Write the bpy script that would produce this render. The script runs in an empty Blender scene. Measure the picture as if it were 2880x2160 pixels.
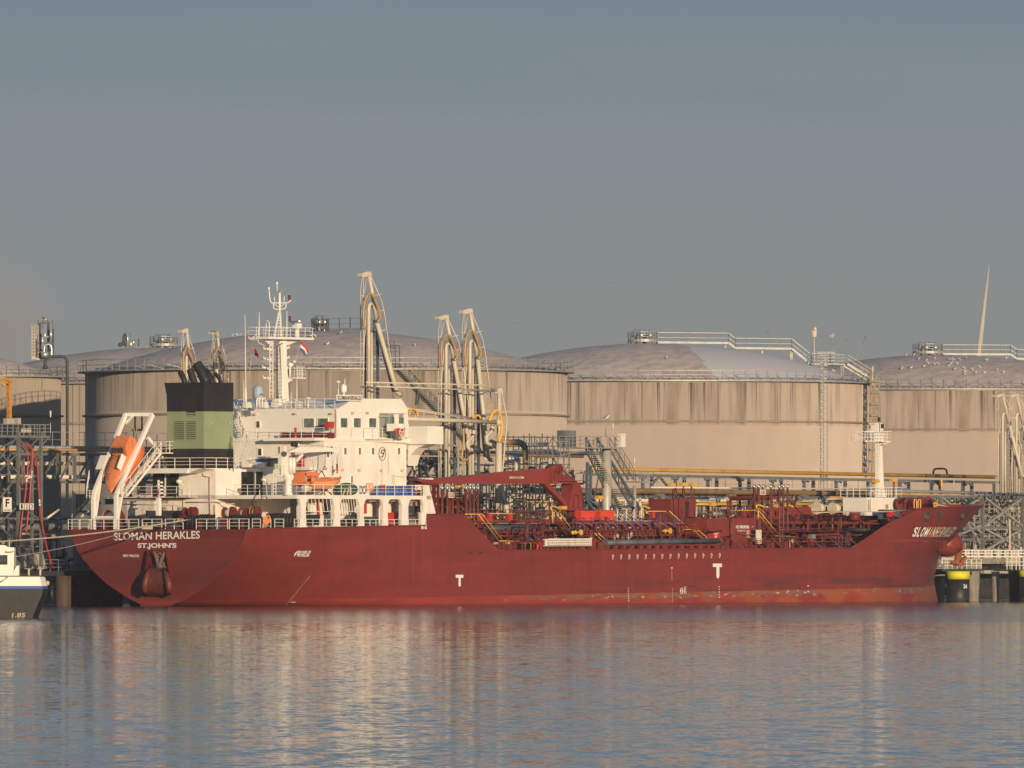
import bpy, math, random
from mathutils import Vector, Matrix
R = math.radians
random.seed(7)
C = bpy.context.scene.collection
SC = bpy.context.scene
# ---------------------------------------------------------------- camera
HC = 5.2                 # lens height above the water
FPX = 32000.0            # focal length in pixels of the 2880 px wide photograph
VH, UC = 1560.0, 1440.0  # horizon row and centre column
cam = bpy.data.objects.new('camera', bpy.data.cameras.new('camera'))
C.objects.link(cam); SC.camera = cam
cam.location = (0, 0, HC); cam.rotation_euler = (R(90), 0, 0)
cam.data.sensor_fit = 'HORIZONTAL'; cam.data.sensor_width = 36.0
cam.data.lens = 36.0 * FPX / 2880.0
cam.data.shift_y = (VH - 1080.0) / 2880.0
cam.data.clip_start = 1.0; cam.data.clip_end = 60000.0
# ---------------------------------------------------------------- light
SUN_AZ, SUN_EL = 18.5, 7.0       # degrees to the right of straight behind the camera, and up
sd = Vector((math.sin(R(SUN_AZ)) * math.cos(R(SUN_EL)), -math.cos(R(SUN_AZ)) * math.cos(R(SUN_EL)), math.sin(R(SUN_EL))))
sun = bpy.data.objects.new('sun', bpy.data.lights.new('sun', 'SUN')); C.objects.link(sun)
sun.data.energy = 4.55; sun.data.angle = R(0.55); sun.data.color = (1.0, 0.765, 0.50)
sun.rotation_euler = sd.to_track_quat('Z', 'Y').to_euler()
W = bpy.data.worlds.new('World'); SC.world = W; W.use_nodes = True
nt = W.node_tree; nt.nodes.clear(); N = nt.nodes.new
sky = N('ShaderNodeTexSky'); sky.sky_type = 'NISHITA'; sky.sun_disc = False
sky.sun_elevation = R(SUN_EL); sky.sun_rotation = R(180 - SUN_AZ)
sky.air_density = 1.2; sky.dust_density = 2.0; sky.ozone_density = 4.0
bg1 = N('ShaderNodeBackground'); bg1.inputs[1].default_value = 0.15
nt.links.new(sky.outputs[0], bg1.inputs[0])
tc = N('ShaderNodeTexCoord'); sp = N('ShaderNodeSeparateXYZ'); nt.links.new(tc.outputs['Generated'], sp.inputs[0])
# thin hazy streaks low in the sky
mp = N('ShaderNodeMapping'); mp.inputs['Scale'].default_value = (14, 14, 160); nt.links.new(tc.outputs['Generated'], mp.inputs[0])
nz = N('ShaderNodeTexNoise'); nz.inputs['Scale'].default_value = 1.0; nz.inputs['Detail'].default_value = 3; nt.links.new(mp.outputs[0], nz.inputs[0])
m0 = N('ShaderNodeMath'); m0.operation = 'MULTIPLY_ADD'; m0.inputs[1].default_value = 0.018; m0.inputs[2].default_value = -0.009
nt.links.new(nz.outputs[0], m0.inputs[0])
m1 = N('ShaderNodeMath'); m1.operation = 'ADD'; nt.links.new(sp.outputs[2], m1.inputs[0]); nt.links.new(m0.outputs[0], m1.inputs[1])
mr = N('ShaderNodeMapRange'); mr.inputs[1].default_value = 0.0; mr.inputs[2].default_value = 0.10; nt.links.new(m1.outputs[0], mr.inputs[0])
cr = N('ShaderNodeValToRGB'); e = cr.color_ramp.elements
e[0].position = 0.10; e[0].color = (0.202, 0.212, 0.206, 1)
e[1].position = 0.52; e[1].color = (0.150, 0.203, 0.248, 1)
for p, c in ((0.22, (0.206, 0.228, 0.230, 1)), (0.36, (0.196, 0.236, 0.262, 1)), (0.85, (0.10, 0.155, 0.225, 1))):
    n_ = e.new(p); n_.color = c
nt.links.new(mr.outputs[0], cr.inputs[0])
bg2 = N('ShaderNodeBackground'); bg2.inputs[1].default_value = 1.12; nt.links.new(cr.outputs[0], bg2.inputs[0])
mf = N('ShaderNodeMapRange'); mf.interpolation_type = 'SMOOTHSTEP'; mf.inputs[1].default_value = 0.09; mf.inputs[2].default_value = 0.30
nt.links.new(sp.outputs[2], mf.inputs[0])
mx = N('ShaderNodeMixShader'); nt.links.new(mf.outputs[0], mx.inputs[0]); nt.links.new(bg2.outputs[0], mx.inputs[1]); nt.links.new(bg1.outputs[0], mx.inputs[2])
wo = N('ShaderNodeOutputWorld'); nt.links.new(mx.outputs[0], wo.inputs[0])
SC.view_settings.view_transform = 'Standard'; SC.view_settings.look = 'None'
SC.view_settings.exposure = 0.0; SC.view_settings.gamma = 1.0
try: SC.view_settings.use_curve_mapping = False
except Exception: pass

# ---------------------------------------------------------------- frames
# Ship and quay run parallel; everything is built in a frame whose x runs from the
# ship's stern to her bow, y to port (towards the quay) and z up from the water.
TH = R(52.5); CT, ST = math.cos(TH), math.sin(TH)
X0, Y0 = -35.6, 1143.0
def P(u, v, b):            # point on the fore-and-aft plane b metres to starboard of the keel
    q = (u - UC) / FPX
    l = (q * Y0 - q * b * CT - X0 - b * ST) / (CT - q * ST)
    Y = Y0 + l * ST - b * CT
    return Vector((l, -b, HC - (v - VH) * Y / FPX))
def A(u, v, l):            # point on the athwartships plane l metres from the stern
    q = (u - UC) / FPX
    b = (q * (Y0 + l * ST) - X0 - l * CT) / (ST + q * CT)
    Y = Y0 + l * ST - b * CT
    return Vector((l, -b, HC - (v - VH) * Y / FPX))
def loc(X, Y, Z):          # world to frame
    dx, dy = X - X0, Y - Y0
    return Vector((dx * CT + dy * ST, -dx * ST + dy * CT, Z))
def D(u, v, Y):            # point at distance Y from the lens
    return loc((u - UC) * Y / FPX, Y, HC - (v - VH) * Y / FPX)
def world(p): return Vector((X0 + p[0] * CT - p[1] * ST, Y0 + p[0] * ST + p[1] * CT, p[2]))

# ---------------------------------------------------------------- materials
MATS = {}
def mat(name, c, rough=0.6, metal=0.0, var=0.12, sc=0.7, st=1.0, dirt=None, amt=0.45, dsc=None, dst=None, bump=0.0, spec=0.4):
    m = bpy.data.materials.new(name); m.use_nodes = True; t = m.node_tree; n = t.nodes; b = n['Principled BSDF']
    b.inputs['Roughness'].default_value = rough; b.inputs['Metallic'].default_value = metal
    b.inputs['Specular IOR Level'].default_value = spec
    co = n.new('ShaderNodeTexCoord'); ma = n.new('ShaderNodeMapping'); ma.inputs['Scale'].default_value = (sc, sc, sc / st)
    t.links.new(co.outputs['Object'], ma.inputs[0])
    z = n.new('ShaderNodeTexNoise'); z.inputs['Scale'].default_value = 1; z.inputs['Detail'].default_value = 5; t.links.new(ma.outputs[0], z.inputs[0])
    r = n.new('ShaderNodeValToRGB'); q = r.color_ramp.elements
    q[0].position = 0.3; q[1].position = 0.7
    q[0].color = tuple(x * (1 - var) for x in c) + (1,); q[1].color = tuple(min(1, x * (1 + var)) for x in c) + (1,)
    t.links.new(z.outputs[0], r.inputs[0]); out = r.outputs[0]
    if dirt:
        mb_ = n.new('ShaderNodeMapping'); d = dsc or sc * 2; ds = dst or 6.0
        mb_.inputs['Scale'].default_value = (d, d, d / ds); mb_.inputs['Location'].default_value = (3.1, 7.7, 1.3)
        t.links.new(co.outputs['Object'], mb_.inputs[0])
        y = n.new('ShaderNodeTexNoise'); y.inputs['Scale'].default_value = 1; y.inputs['Detail'].default_value = 6; y.inputs['Roughness'].default_value = 0.6
        t.links.new(mb_.outputs[0], y.inputs[0])
        g = n.new('ShaderNodeMapRange'); g.inputs[1].default_value = 0.5; g.inputs[2].default_value = 0.78; g.inputs[4].default_value = amt
        t.links.new(y.outputs[0], g.inputs[0])
        x = n.new('ShaderNodeMix'); x.data_type = 'RGBA'; t.links.new(g.outputs[0], x.inputs[0]); t.links.new(out, x.inputs[6]); x.inputs[7].default_value = tuple(dirt) + (1,)
        out = x.outputs[2]
    t.links.new(out, b.inputs['Base Color'])
    if bump:
        u = n.new('ShaderNodeBump'); u.inputs['Strength'].default_value = bump; u.inputs['Distance'].default_value = 0.05; t.links.new(z.outputs[0], u.inputs['Height']); t.links.new(u.outputs[0], b.inputs['Normal'])
    MATS[name] = m; return m
RUST = (0.20, 0.075, 0.03)
mat('white', (0.80, 0.76, 0.69), 0.5, var=0.05, dirt=(0.45, 0.27, 0.14), amt=0.35, dsc=1.1, dst=5)
mat('white_clean', (0.80, 0.77, 0.70), 0.4, var=0.04)
mat('white_dirty', (0.72, 0.67, 0.60), 0.6, var=0.08, dirt=(0.35, 0.2, 0.1), amt=0.6, dsc=1.6, dst=3)
mat('white_rail', (0.80, 0.76, 0.68), 0.45, var=0.05)
mat('deck_red', (0.17, 0.030, 0.024), 0.7, var=0.3, sc=1.1, dirt=(0.09, 0.025, 0.02), amt=0.6)
mat('ship_red', (0.205, 0.037, 0.032), 0.42, var=0.18, sc=.9, dirt=(0.13, 0.03, 0.025), amt=0.5, dst=3)
mat('crane_red', (0.24, 0.040, 0.035), 0.4, var=0.1, sc=.5, dirt=(0.2, 0.03, 0.03), amt=0.4, dst=2)
mat('pipe_red', (0.155, 0.034, 0.028), 0.5, var=0.25, sc=1.5, dirt=RUST, amt=0.5)
mat('bright_red', (0.50, 0.040, 0.036), 0.4, var=0.1)
mat('maroon', (0.14, 0.020, 0.022), 0.45, var=0.2, sc=1.5)
mat('box_red', (0.66, 0.07, 0.04), 0.5, var=0.08)
mat('black', (0.022, 0.022, 0.026), 0.5, var=0.3, sc=1.0)
mat('funnel_black', (0.018, 0.017, 0.020), 0.55, var=0.25, sc=.8, dirt=(0.05, 0.045, 0.045), amt=0.35, dst=3)
mat('funnel_green', (0.255, 0.31, 0.185), 0.5, var=0.06, sc=.5, dirt=(0.18, 0.24, 0.11), amt=0.3, dst=6)
mat('glass', (0.05, 0.06, 0.055), 0.12, var=0.5, sc=3, spec=0.8)
mat('curtain_glass', (0.12, 0.16, 0.13), 0.2, var=0.7, sc=4, st=6, spec=0.8)
mat('louvre_dark', (0.03, 0.04, 0.025), 0.8)
mat('orange', (0.74, 0.23, 0.085), 0.42, var=0.10, sc=.8, dirt=(0.26, 0.12, 0.07), amt=0.65, dsc=2.2, dst=2)
mat('orange_light', (0.86, 0.33, 0.14), 0.4, var=0.06)
mat('orange_dark', (0.62, 0.11, 0.03), 0.4)
mat('blue_barrel', (0.03, 0.10, 0.36), 0.35, var=0.15)
mat('green_net', (0.025, 0.10, 0.075), 0.9, var=0.5, sc=4)
mat('lime', (0.35, 0.55, 0.25), 0.6)
mat('yellow', (0.62, 0.38, 0.06), 0.45, var=0.1)
mat('yellow_rail', (0.85, 0.52, 0.08), 0.45)
mat('fender_yellow', (0.68, 0.62, 0.03), 0.5, var=0.08, sc=1)
mat('rope', (0.62, 0.53, 0.40), 0.9, var=0.15, sc=3)
mat('rope_dark', (0.35, 0.28, 0.2), 0.9, var=0.15, sc=3)
mat('arm_cream', (0.58, 0.52, 0.41), 0.5, var=0.07, sc=1, dirt=(0.30, 0.22, 0.14), amt=0.4, dst=5)
mat('hose_grey', (0.30, 0.29, 0.24), 0.5)  # plain grey of the hose beside the middle arms
mat('hose_orange', (0.46, 0.27, 0.10), 0.4, var=0.12, sc=2)
mat('hose_yellow', (0.80, 0.42, 0.05), 0.4, var=0.1, sc=2)
mat('steel', (0.17, 0.18, 0.175), 0.55, metal=0.2, var=0.2, sc=1.3, dirt=(0.12, 0.09, 0.06), amt=0.4)
mat('steel_light', (0.36, 0.36, 0.34), 0.5, metal=0.3, var=0.15, sc=1.5)
mat('steel_pale', (0.48, 0.45, 0.38), 0.5, metal=0.2, var=0.1, sc=1.5)
mat('steel_blue', (0.085, 0.105, 0.135), 0.6, metal=0.0, var=0.25, sc=1)
mat('dark_steel', (0.05, 0.055, 0.065), 0.6, var=0.3, sc=1)
mat('galv', (0.55, 0.55, 0.54), 0.3, metal=0.7, var=0.15, sc=2)
mat('chrome', (0.60, 0.59, 0.57), 0.3, metal=0.6, var=0.1, sc=2)
mat('pipe_yellow', (0.68, 0.36, 0.035), 0.45, var=0.1, sc=.5, dirt=(0.28, 0.15, 0.04), amt=0.55, dsc=.6, dst=1)
mat('pipe_ochre', (0.50, 0.27, 0.08), 0.5, var=0.15, sc=.5, dirt=(0.2, 0.12, 0.06), amt=0.5, dst=1)
mat('pipe_brown', (0.24, 0.15, 0.065), 0.4, var=0.2, sc=.8, dirt=(0.12, 0.09, 0.05), amt=0.5, dst=1)
mat('pipe_cream', (0.66, 0.58, 0.46), 0.5, var=0.08, sc=.5)
mat('pipe_blue', (0.20, 0.24, 0.29), 0.5, metal=0.1, var=0.2, sc=1)
mat('concrete', (0.27, 0.24, 0.20), 0.85, var=0.15, sc=.6, dirt=(0.10, 0.085, 0.07), amt=0.7, dst=4, bump=.3)
mat('concrete_light', (0.42, 0.38, 0.32), 0.85, var=0.12, sc=.6, dirt=(0.2, 0.17, 0.13), amt=0.5)
mat('rusty_pile', (0.085, 0.055, 0.042), 0.85, var=0.35, sc=1.5, st=4, dirt=(0.16, 0.08, 0.04), amt=0.6, bump=.3)
mat('dark_pile', (0.035, 0.033, 0.035), 0.8, var=0.4, sc=1, bump=.2)
mat('anchor_rust', (0.30, 0.10, 0.045), 0.85, var=0.35, sc=3)
mat('hose_red', (0.50, 0.025, 0.030), 0.35, var=0.15, sc=2)
mat('crane_orange', (0.50, 0.24, 0.06), 0.5, var=0.3, sc=2)
mat('sign_white', (0.75, 0.72, 0.66), 0.6, var=0.06)
mat('sign_pink', (0.72, 0.60, 0.55), 0.6, var=0.05)
mat('boat_black', (0.016, 0.015, 0.015), 0.55, var=0.3, sc=1, dirt=(0.05, 0.035, 0.025), amt=0.5)
mat('boat_blue', (0.02, 0.09, 0.36), 0.4)
mat('anchor_brown', (0.15, 0.105, 0.075), 0.85, var=0.3, sc=3)
mat('apron_red', (0.11, 0.028, 0.022), 0.5, var=0.2, sc=1.2, dirt=(0.30, 0.07, 0.03), amt=0.6, dst=2)
mat('flag_red', (0.60, 0.04, 0.04), 0.8); mat('flag_white', (0.75, 0.70, 0.62), 0.8); mat('flag_blue', (0.03, 0.10, 0.35), 0.8)
mat('green_pipe', (0.05, 0.20, 0.08), 0.5)
mat('gull_white', (0.62, 0.60, 0.57), 0.8, var=.03); mat('gull_grey', (0.22, 0.22, 0.23), 0.8); mat('beak', (0.6, 0.35, 0.05), 0.6)
mat('dome_blue', (0.33, 0.42, 0.52), 0.45, var=.05)
mat('embankment', (0.045, 0.042, 0.04), 0.95, var=0.4, sc=.8, bump=.5)
mat('ground_grey', (0.16, 0.15, 0.13), 0.95, var=0.25, sc=.1)
mat('turbine', (0.36, 0.34, 0.32), 0.5, var=.04)
mat('far_haze', (0.21, 0.20, 0.20), 0.8)
mat('cream_rust', (0.60, 0.48, 0.36), 0.6, var=0.1, dirt=RUST, amt=0.7, dsc=2)

def nodes_of(m):
    m.use_nodes = True; t = m.node_tree; return t, t.nodes, t.nodes['Principled BSDF']
def hull_material():
    m = bpy.data.materials.new('hull_paint'); t, n, b = nodes_of(m); lk = t.links.new
    co = n.new('ShaderNodeTexCoord'); s = n.new('ShaderNodeSeparateXYZ'); lk(co.outputs['Object'], s.inputs[0])
    def noise(sx, sy, sz, det=5, off=0):
        a = n.new('ShaderNodeMapping'); a.inputs['Scale'].default_value = (sx, sy, sz); a.inputs['Location'].default_value = (off, off * .7, 0)
        lk(co.outputs['Object'], a.inputs[0]); z = n.new('ShaderNodeTexNoise'); z.inputs['Scale'].default_value = 1; z.inputs['Detail'].default_value = det; z.inputs['Roughness'].default_value = .62
        lk(a.outputs[0], z.inputs[0]); return z.outputs[0]
    def math_(op, a, c):
        x = n.new('ShaderNodeMath'); x.operation = op
        for i, w in enumerate((a, c)):
            if hasattr(w, 'links'): lk(w, x.inputs[i])
            else: x.inputs[i].default_value = w
        return x.outputs[0]
    def rng(x, a, c, d=0.0, e=1.0):
        g = n.new('ShaderNodeMapRange'); lk(x, g.inputs[0])
        for i, w in enumerate((a, c, d, e)): g.inputs[i + 1].default_value = w
        return g.outputs[0]
    def mix(f, a, c):
        x = n.new('ShaderNodeMix'); x.data_type = 'RGBA'; lk(f, x.inputs[0])
        for i, w in ((6, a), (7, c)):
            if hasattr(w, 'links'): lk(w, x.inputs[i])
            else: x.inputs[i].default_value = tuple(w) + (1,)
        return x.outputs[2]
    top = mix(rng(noise(.12, .12, .5, 4), .3, .7), (0.178, 0.032, 0.028), (0.238, 0.039, 0.033))
    top = mix(rng(noise(.9, .9, .10, 5, 9), .50, .80, 0, .45), top, (0.12, 0.024, 0.026))
    top = mix(rng(noise(2.2, 2.2, .07, 4, 4), .58, .82, 0, .42), top, (0.33, 0.11, 0.07))
    cb = n.new('ShaderNodeCombineXYZ'); lk(s.outputs[0], cb.inputs[0]); lk(s.outputs[2], cb.inputs[1])
    bk = n.new('ShaderNodeTexBrick'); lk(cb.outputs[0], bk.inputs[0]); bk.inputs['Scale'].default_value = 1; bk.inputs['Brick Width'].default_value = 9.0; bk.inputs['Row Height'].default_value = 2.3; bk.inputs['Mortar Size'].default_value = .035; bk.inputs['Mortar Smooth'].default_value = .3
    bk.inputs['Color1'].default_value = (.9, .9, .9, 1); bk.inputs['Color2'].default_value = (1, 1, 1, 1); bk.inputs['Mortar'].default_value = (.74, .74, .74, 1)
    ml_ = n.new('ShaderNodeMix'); ml_.data_type = 'RGBA'; ml_.blend_type = 'MULTIPLY'; ml_.inputs[0].default_value = .8; lk(top, ml_.inputs[6]); lk(bk.outputs['Color'], ml_.inputs[7]); top = ml_.outputs[2]
    boot = mix(rng(noise(.25, .25, 1.2, 5, 2), .35, .65), (0.22, 0.036, 0.030), (0.30, 0.045, 0.037))
    # paint line rises forward: she trims by the stern
    lvl = math_('SUBTRACT', s.outputs[2], math_('MULTIPLY', s.outputs[0], 0.0092))
    wob = math_('MULTIPLY', noise(.4, .4, .4, 2, 5), 0.06)
    bt = rng(math_('ADD', lvl, wob), 0.62, 0.66, 1, 0)
    # scuffs and rust by the boot-topping amidships and forward
    fwd = math_('MULTIPLY', rng(s.outputs[0], 38, 62), rng(lvl, 1.1, 2.3, 1, 0))
    band = math_('MULTIPLY', fwd, rng(lvl, -.15, .2))
    scr = math_('MULTIPLY', rng(noise(.35, .35, 2.0, 7, 11), .45, .53), band)
    boot = mix(math_('MULTIPLY', scr, .85), boot, (0.19, 0.13, 0.10))
    scr2 = math_('MULTIPLY', rng(noise(1.0, 1.0, 3.0, 6, 21), .595, .64), band)
    boot = mix(scr2, boot, (0.50, 0.42, 0.36))
    rst = math_('MULTIPLY', rng(noise(.22, .22, .5, 6, 31), .46, .56), rng(s.outputs[0], 45, 80))
    boot = mix(math_('MULTIPLY', rst, .8), boot, (0.30, 0.085, 0.035))
    low = math_('MULTIPLY', rng(noise(.13, .13, 1.6, 7, 41), .47, .58), math_('MULTIPLY', rng(lvl, 1.4, 2.6, 1, 0), rng(s.outputs[0], 40, 75)))
    top = mix(math_('MULTIPLY', low, .75), top, (0.075, 0.035, 0.035))
    top = mix(math_('MULTIPLY', math_('MULTIPLY', rng(s.outputs[0], 117, 118), rng(s.outputs[2], 6.55, 6.6, 1, 0)), .16), top, (0.30, 0.06, 0.05))
    ed = math_('ABSOLUTE', math_('SUBTRACT', s.outputs[2], math_('ADD', 6.45, math_('MULTIPLY', noise(.25, .25, .05, 3, 61), .5))), 0)
    top = mix(math_('MULTIPLY', math_('MULTIPLY', rng(ed, .02, .06, 1, 0), rng(s.outputs[0], 108, 116)), .45), top, (0.42, 0.2, 0.17))
    col = mix(bt, top, boot)
    col = mix(rng(s.outputs[0], -.02, .06, .30, 0), col, (0.085, 0.030, 0.022))   # the transom is painted with an older, browner coat
    wl = rng(s.outputs[2], .05, .22, 1, 0)
    col = mix(math_('MULTIPLY', wl, .6), col, (0.07, 0.025, 0.022))
    lk(col, b.inputs['Base Color']); b.inputs['Roughness'].default_value = .42; b.inputs['Specular IOR Level'].default_value = .35
    # plate seams and slight dishing between the frames
    w = n.new('ShaderNodeTexWave'); w.wave_type = 'BANDS'; w.bands_direction = 'X'; w.inputs['Scale'].default_value = .22; w.inputs['Distortion'].default_value = .6; lk(co.outputs['Object'], w.inputs[0])
    bp = n.new('ShaderNodeBump'); bp.inputs['Strength'].default_value = .35; bp.inputs['Distance'].default_value = .03
    lk(math_('ADD', w.outputs[1], noise(.5, .5, .5, 3, 3)), bp.inputs['Height']); lk(bp.outputs[0], b.inputs['Normal'])
    MATS['hull_paint'] = m
hull_material()
def tank_wall(name, base, stain, ribs=0.0, streak=.8, top_z=23.0, mid_z=17.9):
    m = bpy.data.materials.new(name); t, n, b = nodes_of(m); lk = t.links.new
    co = n.new('ShaderNodeTexCoord'); s = n.new('ShaderNodeSeparateXYZ'); lk(co.outputs['Object'], s.inputs[0])
    # unwrap the cylinder: angle around it, height up it
    at = n.new('ShaderNodeMath'); at.operation = 'ARCTAN2'; lk(s.outputs[1], at.inputs[0]); lk(s.outputs[0], at.inputs[1])
    cb = n.new('ShaderNodeCombineXYZ'); lk(at.outputs[0], cb.inputs[0]); lk(s.outputs[2], cb.inputs[1])
    def noise(sx, sz, det, off):
        a = n.new('ShaderNodeMapping'); a.inputs['Scale'].default_value = (sx, sz, 1); a.inputs['Location'].default_value = (off, off, off)
        lk(cb.outputs[0], a.inputs[0]); z = n.new('ShaderNodeTexNoise'); z.inputs['Scale'].default_value = 1; z.inputs['Detail'].default_value = det; z.inputs['Roughness'].default_value = .6
        lk(a.outputs[0], z.inputs[0]); return z.outputs[0]
    def rng(x, a, c, d=0.0, e=1.0):
        g = n.new('ShaderNodeMapRange'); lk(x, g.inputs[0])
        for i, w in enumerate((a, c, d, e)): g.inputs[i + 1].default_value = w
        return g.outputs[0]
    def mul(a, c):
        x = n.new('ShaderNodeMath'); x.operation = 'MULTIPLY'; lk(a, x.inputs[0])
        if hasattr(c, 'links'): lk(c, x.inputs[1])
        else: x.inputs[1].default_value = c
        return x.outputs[0]
    def mix(f, a, c):
        x = n.new('ShaderNodeMix'); x.data_type = 'RGBA'; lk(f, x.inputs[0])
        for i, w in ((6, a), (7, c)):
            if hasattr(w, 'links'): lk(w, x.inputs[i])
            else: x.inputs[i].default_value = tuple(w) + (1,)
        return x.outputs[2]
    col = mix(rng(noise(9, .12, 5, 1), .3, .7), tuple(x * .93 for x in base), tuple(x * 1.04 for x in base))
    up = rng(s.outputs[2], mid_z - .15, mid_z + .15)
    col = mix(mul(up, .55), col, tuple(x * .86 for x in base))
    blot = mul(rng(noise(16, .05, 6, 4), .46, .64), up)
    col = mix(mul(blot, streak * .75), col, stain)
    fine = mul(mul(rng(noise(60, .03, 3, 8), .57, .66), up), rng(s.outputs[2], mid_z, top_z, .35, 1))
    col = mix(mul(fine, streak), col, tuple(x * .45 for x in stain))
    low = rng(noise(22, .06, 5, 15), .64, .84, 0, .22)
    col = mix(low, col, stain)
    lk(col, b.inputs['Base Color']); b.inputs['Roughness'].default_value = .8; b.inputs['Specular IOR Level'].default_value = .2
    if 'Diffuse Roughness' in b.inputs: b.inputs['Diffuse Roughness'].default_value = 1.0
    if ribs:
        sn = n.new('ShaderNodeMath'); sn.operation = 'MULTIPLY'; lk(at.outputs[0], sn.inputs[0]); sn.inputs[1].default_value = ribs
        si = n.new('ShaderNodeMath'); si.operation = 'SINE'; lk(sn.outputs[0], si.inputs[0])
        bp = n.new('ShaderNodeBump'); bp.inputs['Strength'].default_value = .8; bp.inputs['Distance'].default_value = .12; lk(rng(si.outputs[0], .75, .95), bp.inputs['Height']); lk(bp.outputs[0], b.inputs['Normal'])
    MATS[name] = m
tank_wall('tank_wall', (0.46, 0.385, 0.335), (0.22, 0.175, 0.145), streak=.95)
tank_wall('tank_wall_grey', (0.39, 0.335, 0.29), (0.19, 0.16, 0.14), streak=.85)
tank_wall('tank_wall_ribbed', (0.39, 0.335, 0.28), (0.22, 0.19, 0.165), ribs=190, streak=.2)
def roof_material(name, base, frost=0.0):
    m = bpy.data.materials.new(name); t, n, b = nodes_of(m); lk = t.links.new
    co = n.new('ShaderNodeTexCoord'); s = n.new('ShaderNodeSeparateXYZ'); lk(co.outputs['Object'], s.inputs[0])
    def noise(sx, sy, det, off):
        a = n.new('ShaderNodeMapping'); a.inputs['Scale'].default_value = (sx, sy, 1); a.inputs['Location'].default_value = (off, off, 0); a.inputs['Rotation'].default_value = (0, 0, -TH)
        a.vector_type = 'POINT'; lk(co.outputs['Object'], a.inputs[0]); z = n.new('ShaderNodeTexNoise'); z.inputs['Scale'].default_value = 1; z.inputs['Detail'].default_value = det; z.inputs['Roughness'].default_value = .62
        lk(a.outputs[0], z.inputs[0]); return z.outputs[0]
    def rng(x, a, c, d=0.0, e=1.0):
        g = n.new('ShaderNodeMapRange'); lk(x, g.inputs[0])
        for i, w in enumerate((a, c, d, e)): g.inputs[i + 1].default_value = w
        return g.outputs[0]
    def mix(f, a, c):
        x = n.new('ShaderNodeMix'); x.data_type = 'RGBA'; lk(f, x.inputs[0])
        for i, w in ((6, a), (7, c)):
            if hasattr(w, 'links'): lk(w, x.inputs[i])
            else: x.inputs[i].default_value = tuple(w) + (1,)
        return x.outputs[2]
    col = mix(rng(noise(.35, .8, 8, 2), .36, .64), tuple(x * .82 for x in base), tuple(x * 1.15 for x in base))
    col = mix(rng(noise(.5, 2.0, 6, 7), .58, .68, 0, .65), col, (0.22, 0.185, 0.16))
    col = mix(rng(noise(.3, 1.4, 4, 17), .66, .69, 0, .8), col, (0.62, 0.60, 0.60))
    if frost:
        # hoar frost on one side: a ragged edge across the dome
        v = n.new('ShaderNodeVectorMath'); v.operation = 'DOT_PRODUCT'; lk(co.outputs['Object'], v.inputs[0])
        v.inputs[1].default_value = FROST_DIR
        ad = n.new('ShaderNodeMath'); ad.operation = 'MULTIPLY_ADD'; lk(noise(.12, .12, 4, 27), ad.inputs[0]); ad.inputs[1].default_value = 3.0; lk(v.outputs['Value'], ad.inputs[2])
        col = mix(rng(ad.outputs[0], frost, frost + .15), col, (0.66, 0.635, 0.63))
    lk(col, b.inputs['Base Color']); b.inputs['Roughness'].default_value = .85; b.inputs['Specular IOR Level'].default_value = .2
    MATS[name] = m
# the frost edge runs from the crown of the dome down towards the right-hand front
_fd = Vector((0.985, 0.174)); FROST_DIR = (_fd.x * CT + _fd.y * ST, -_fd.x * ST + _fd.y * CT, 0)
roof_material('roof_grey', (0.56, 0.475, 0.415)); roof_material('roof_frost', (0.58, 0.50, 0.44), frost=4.4)

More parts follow.
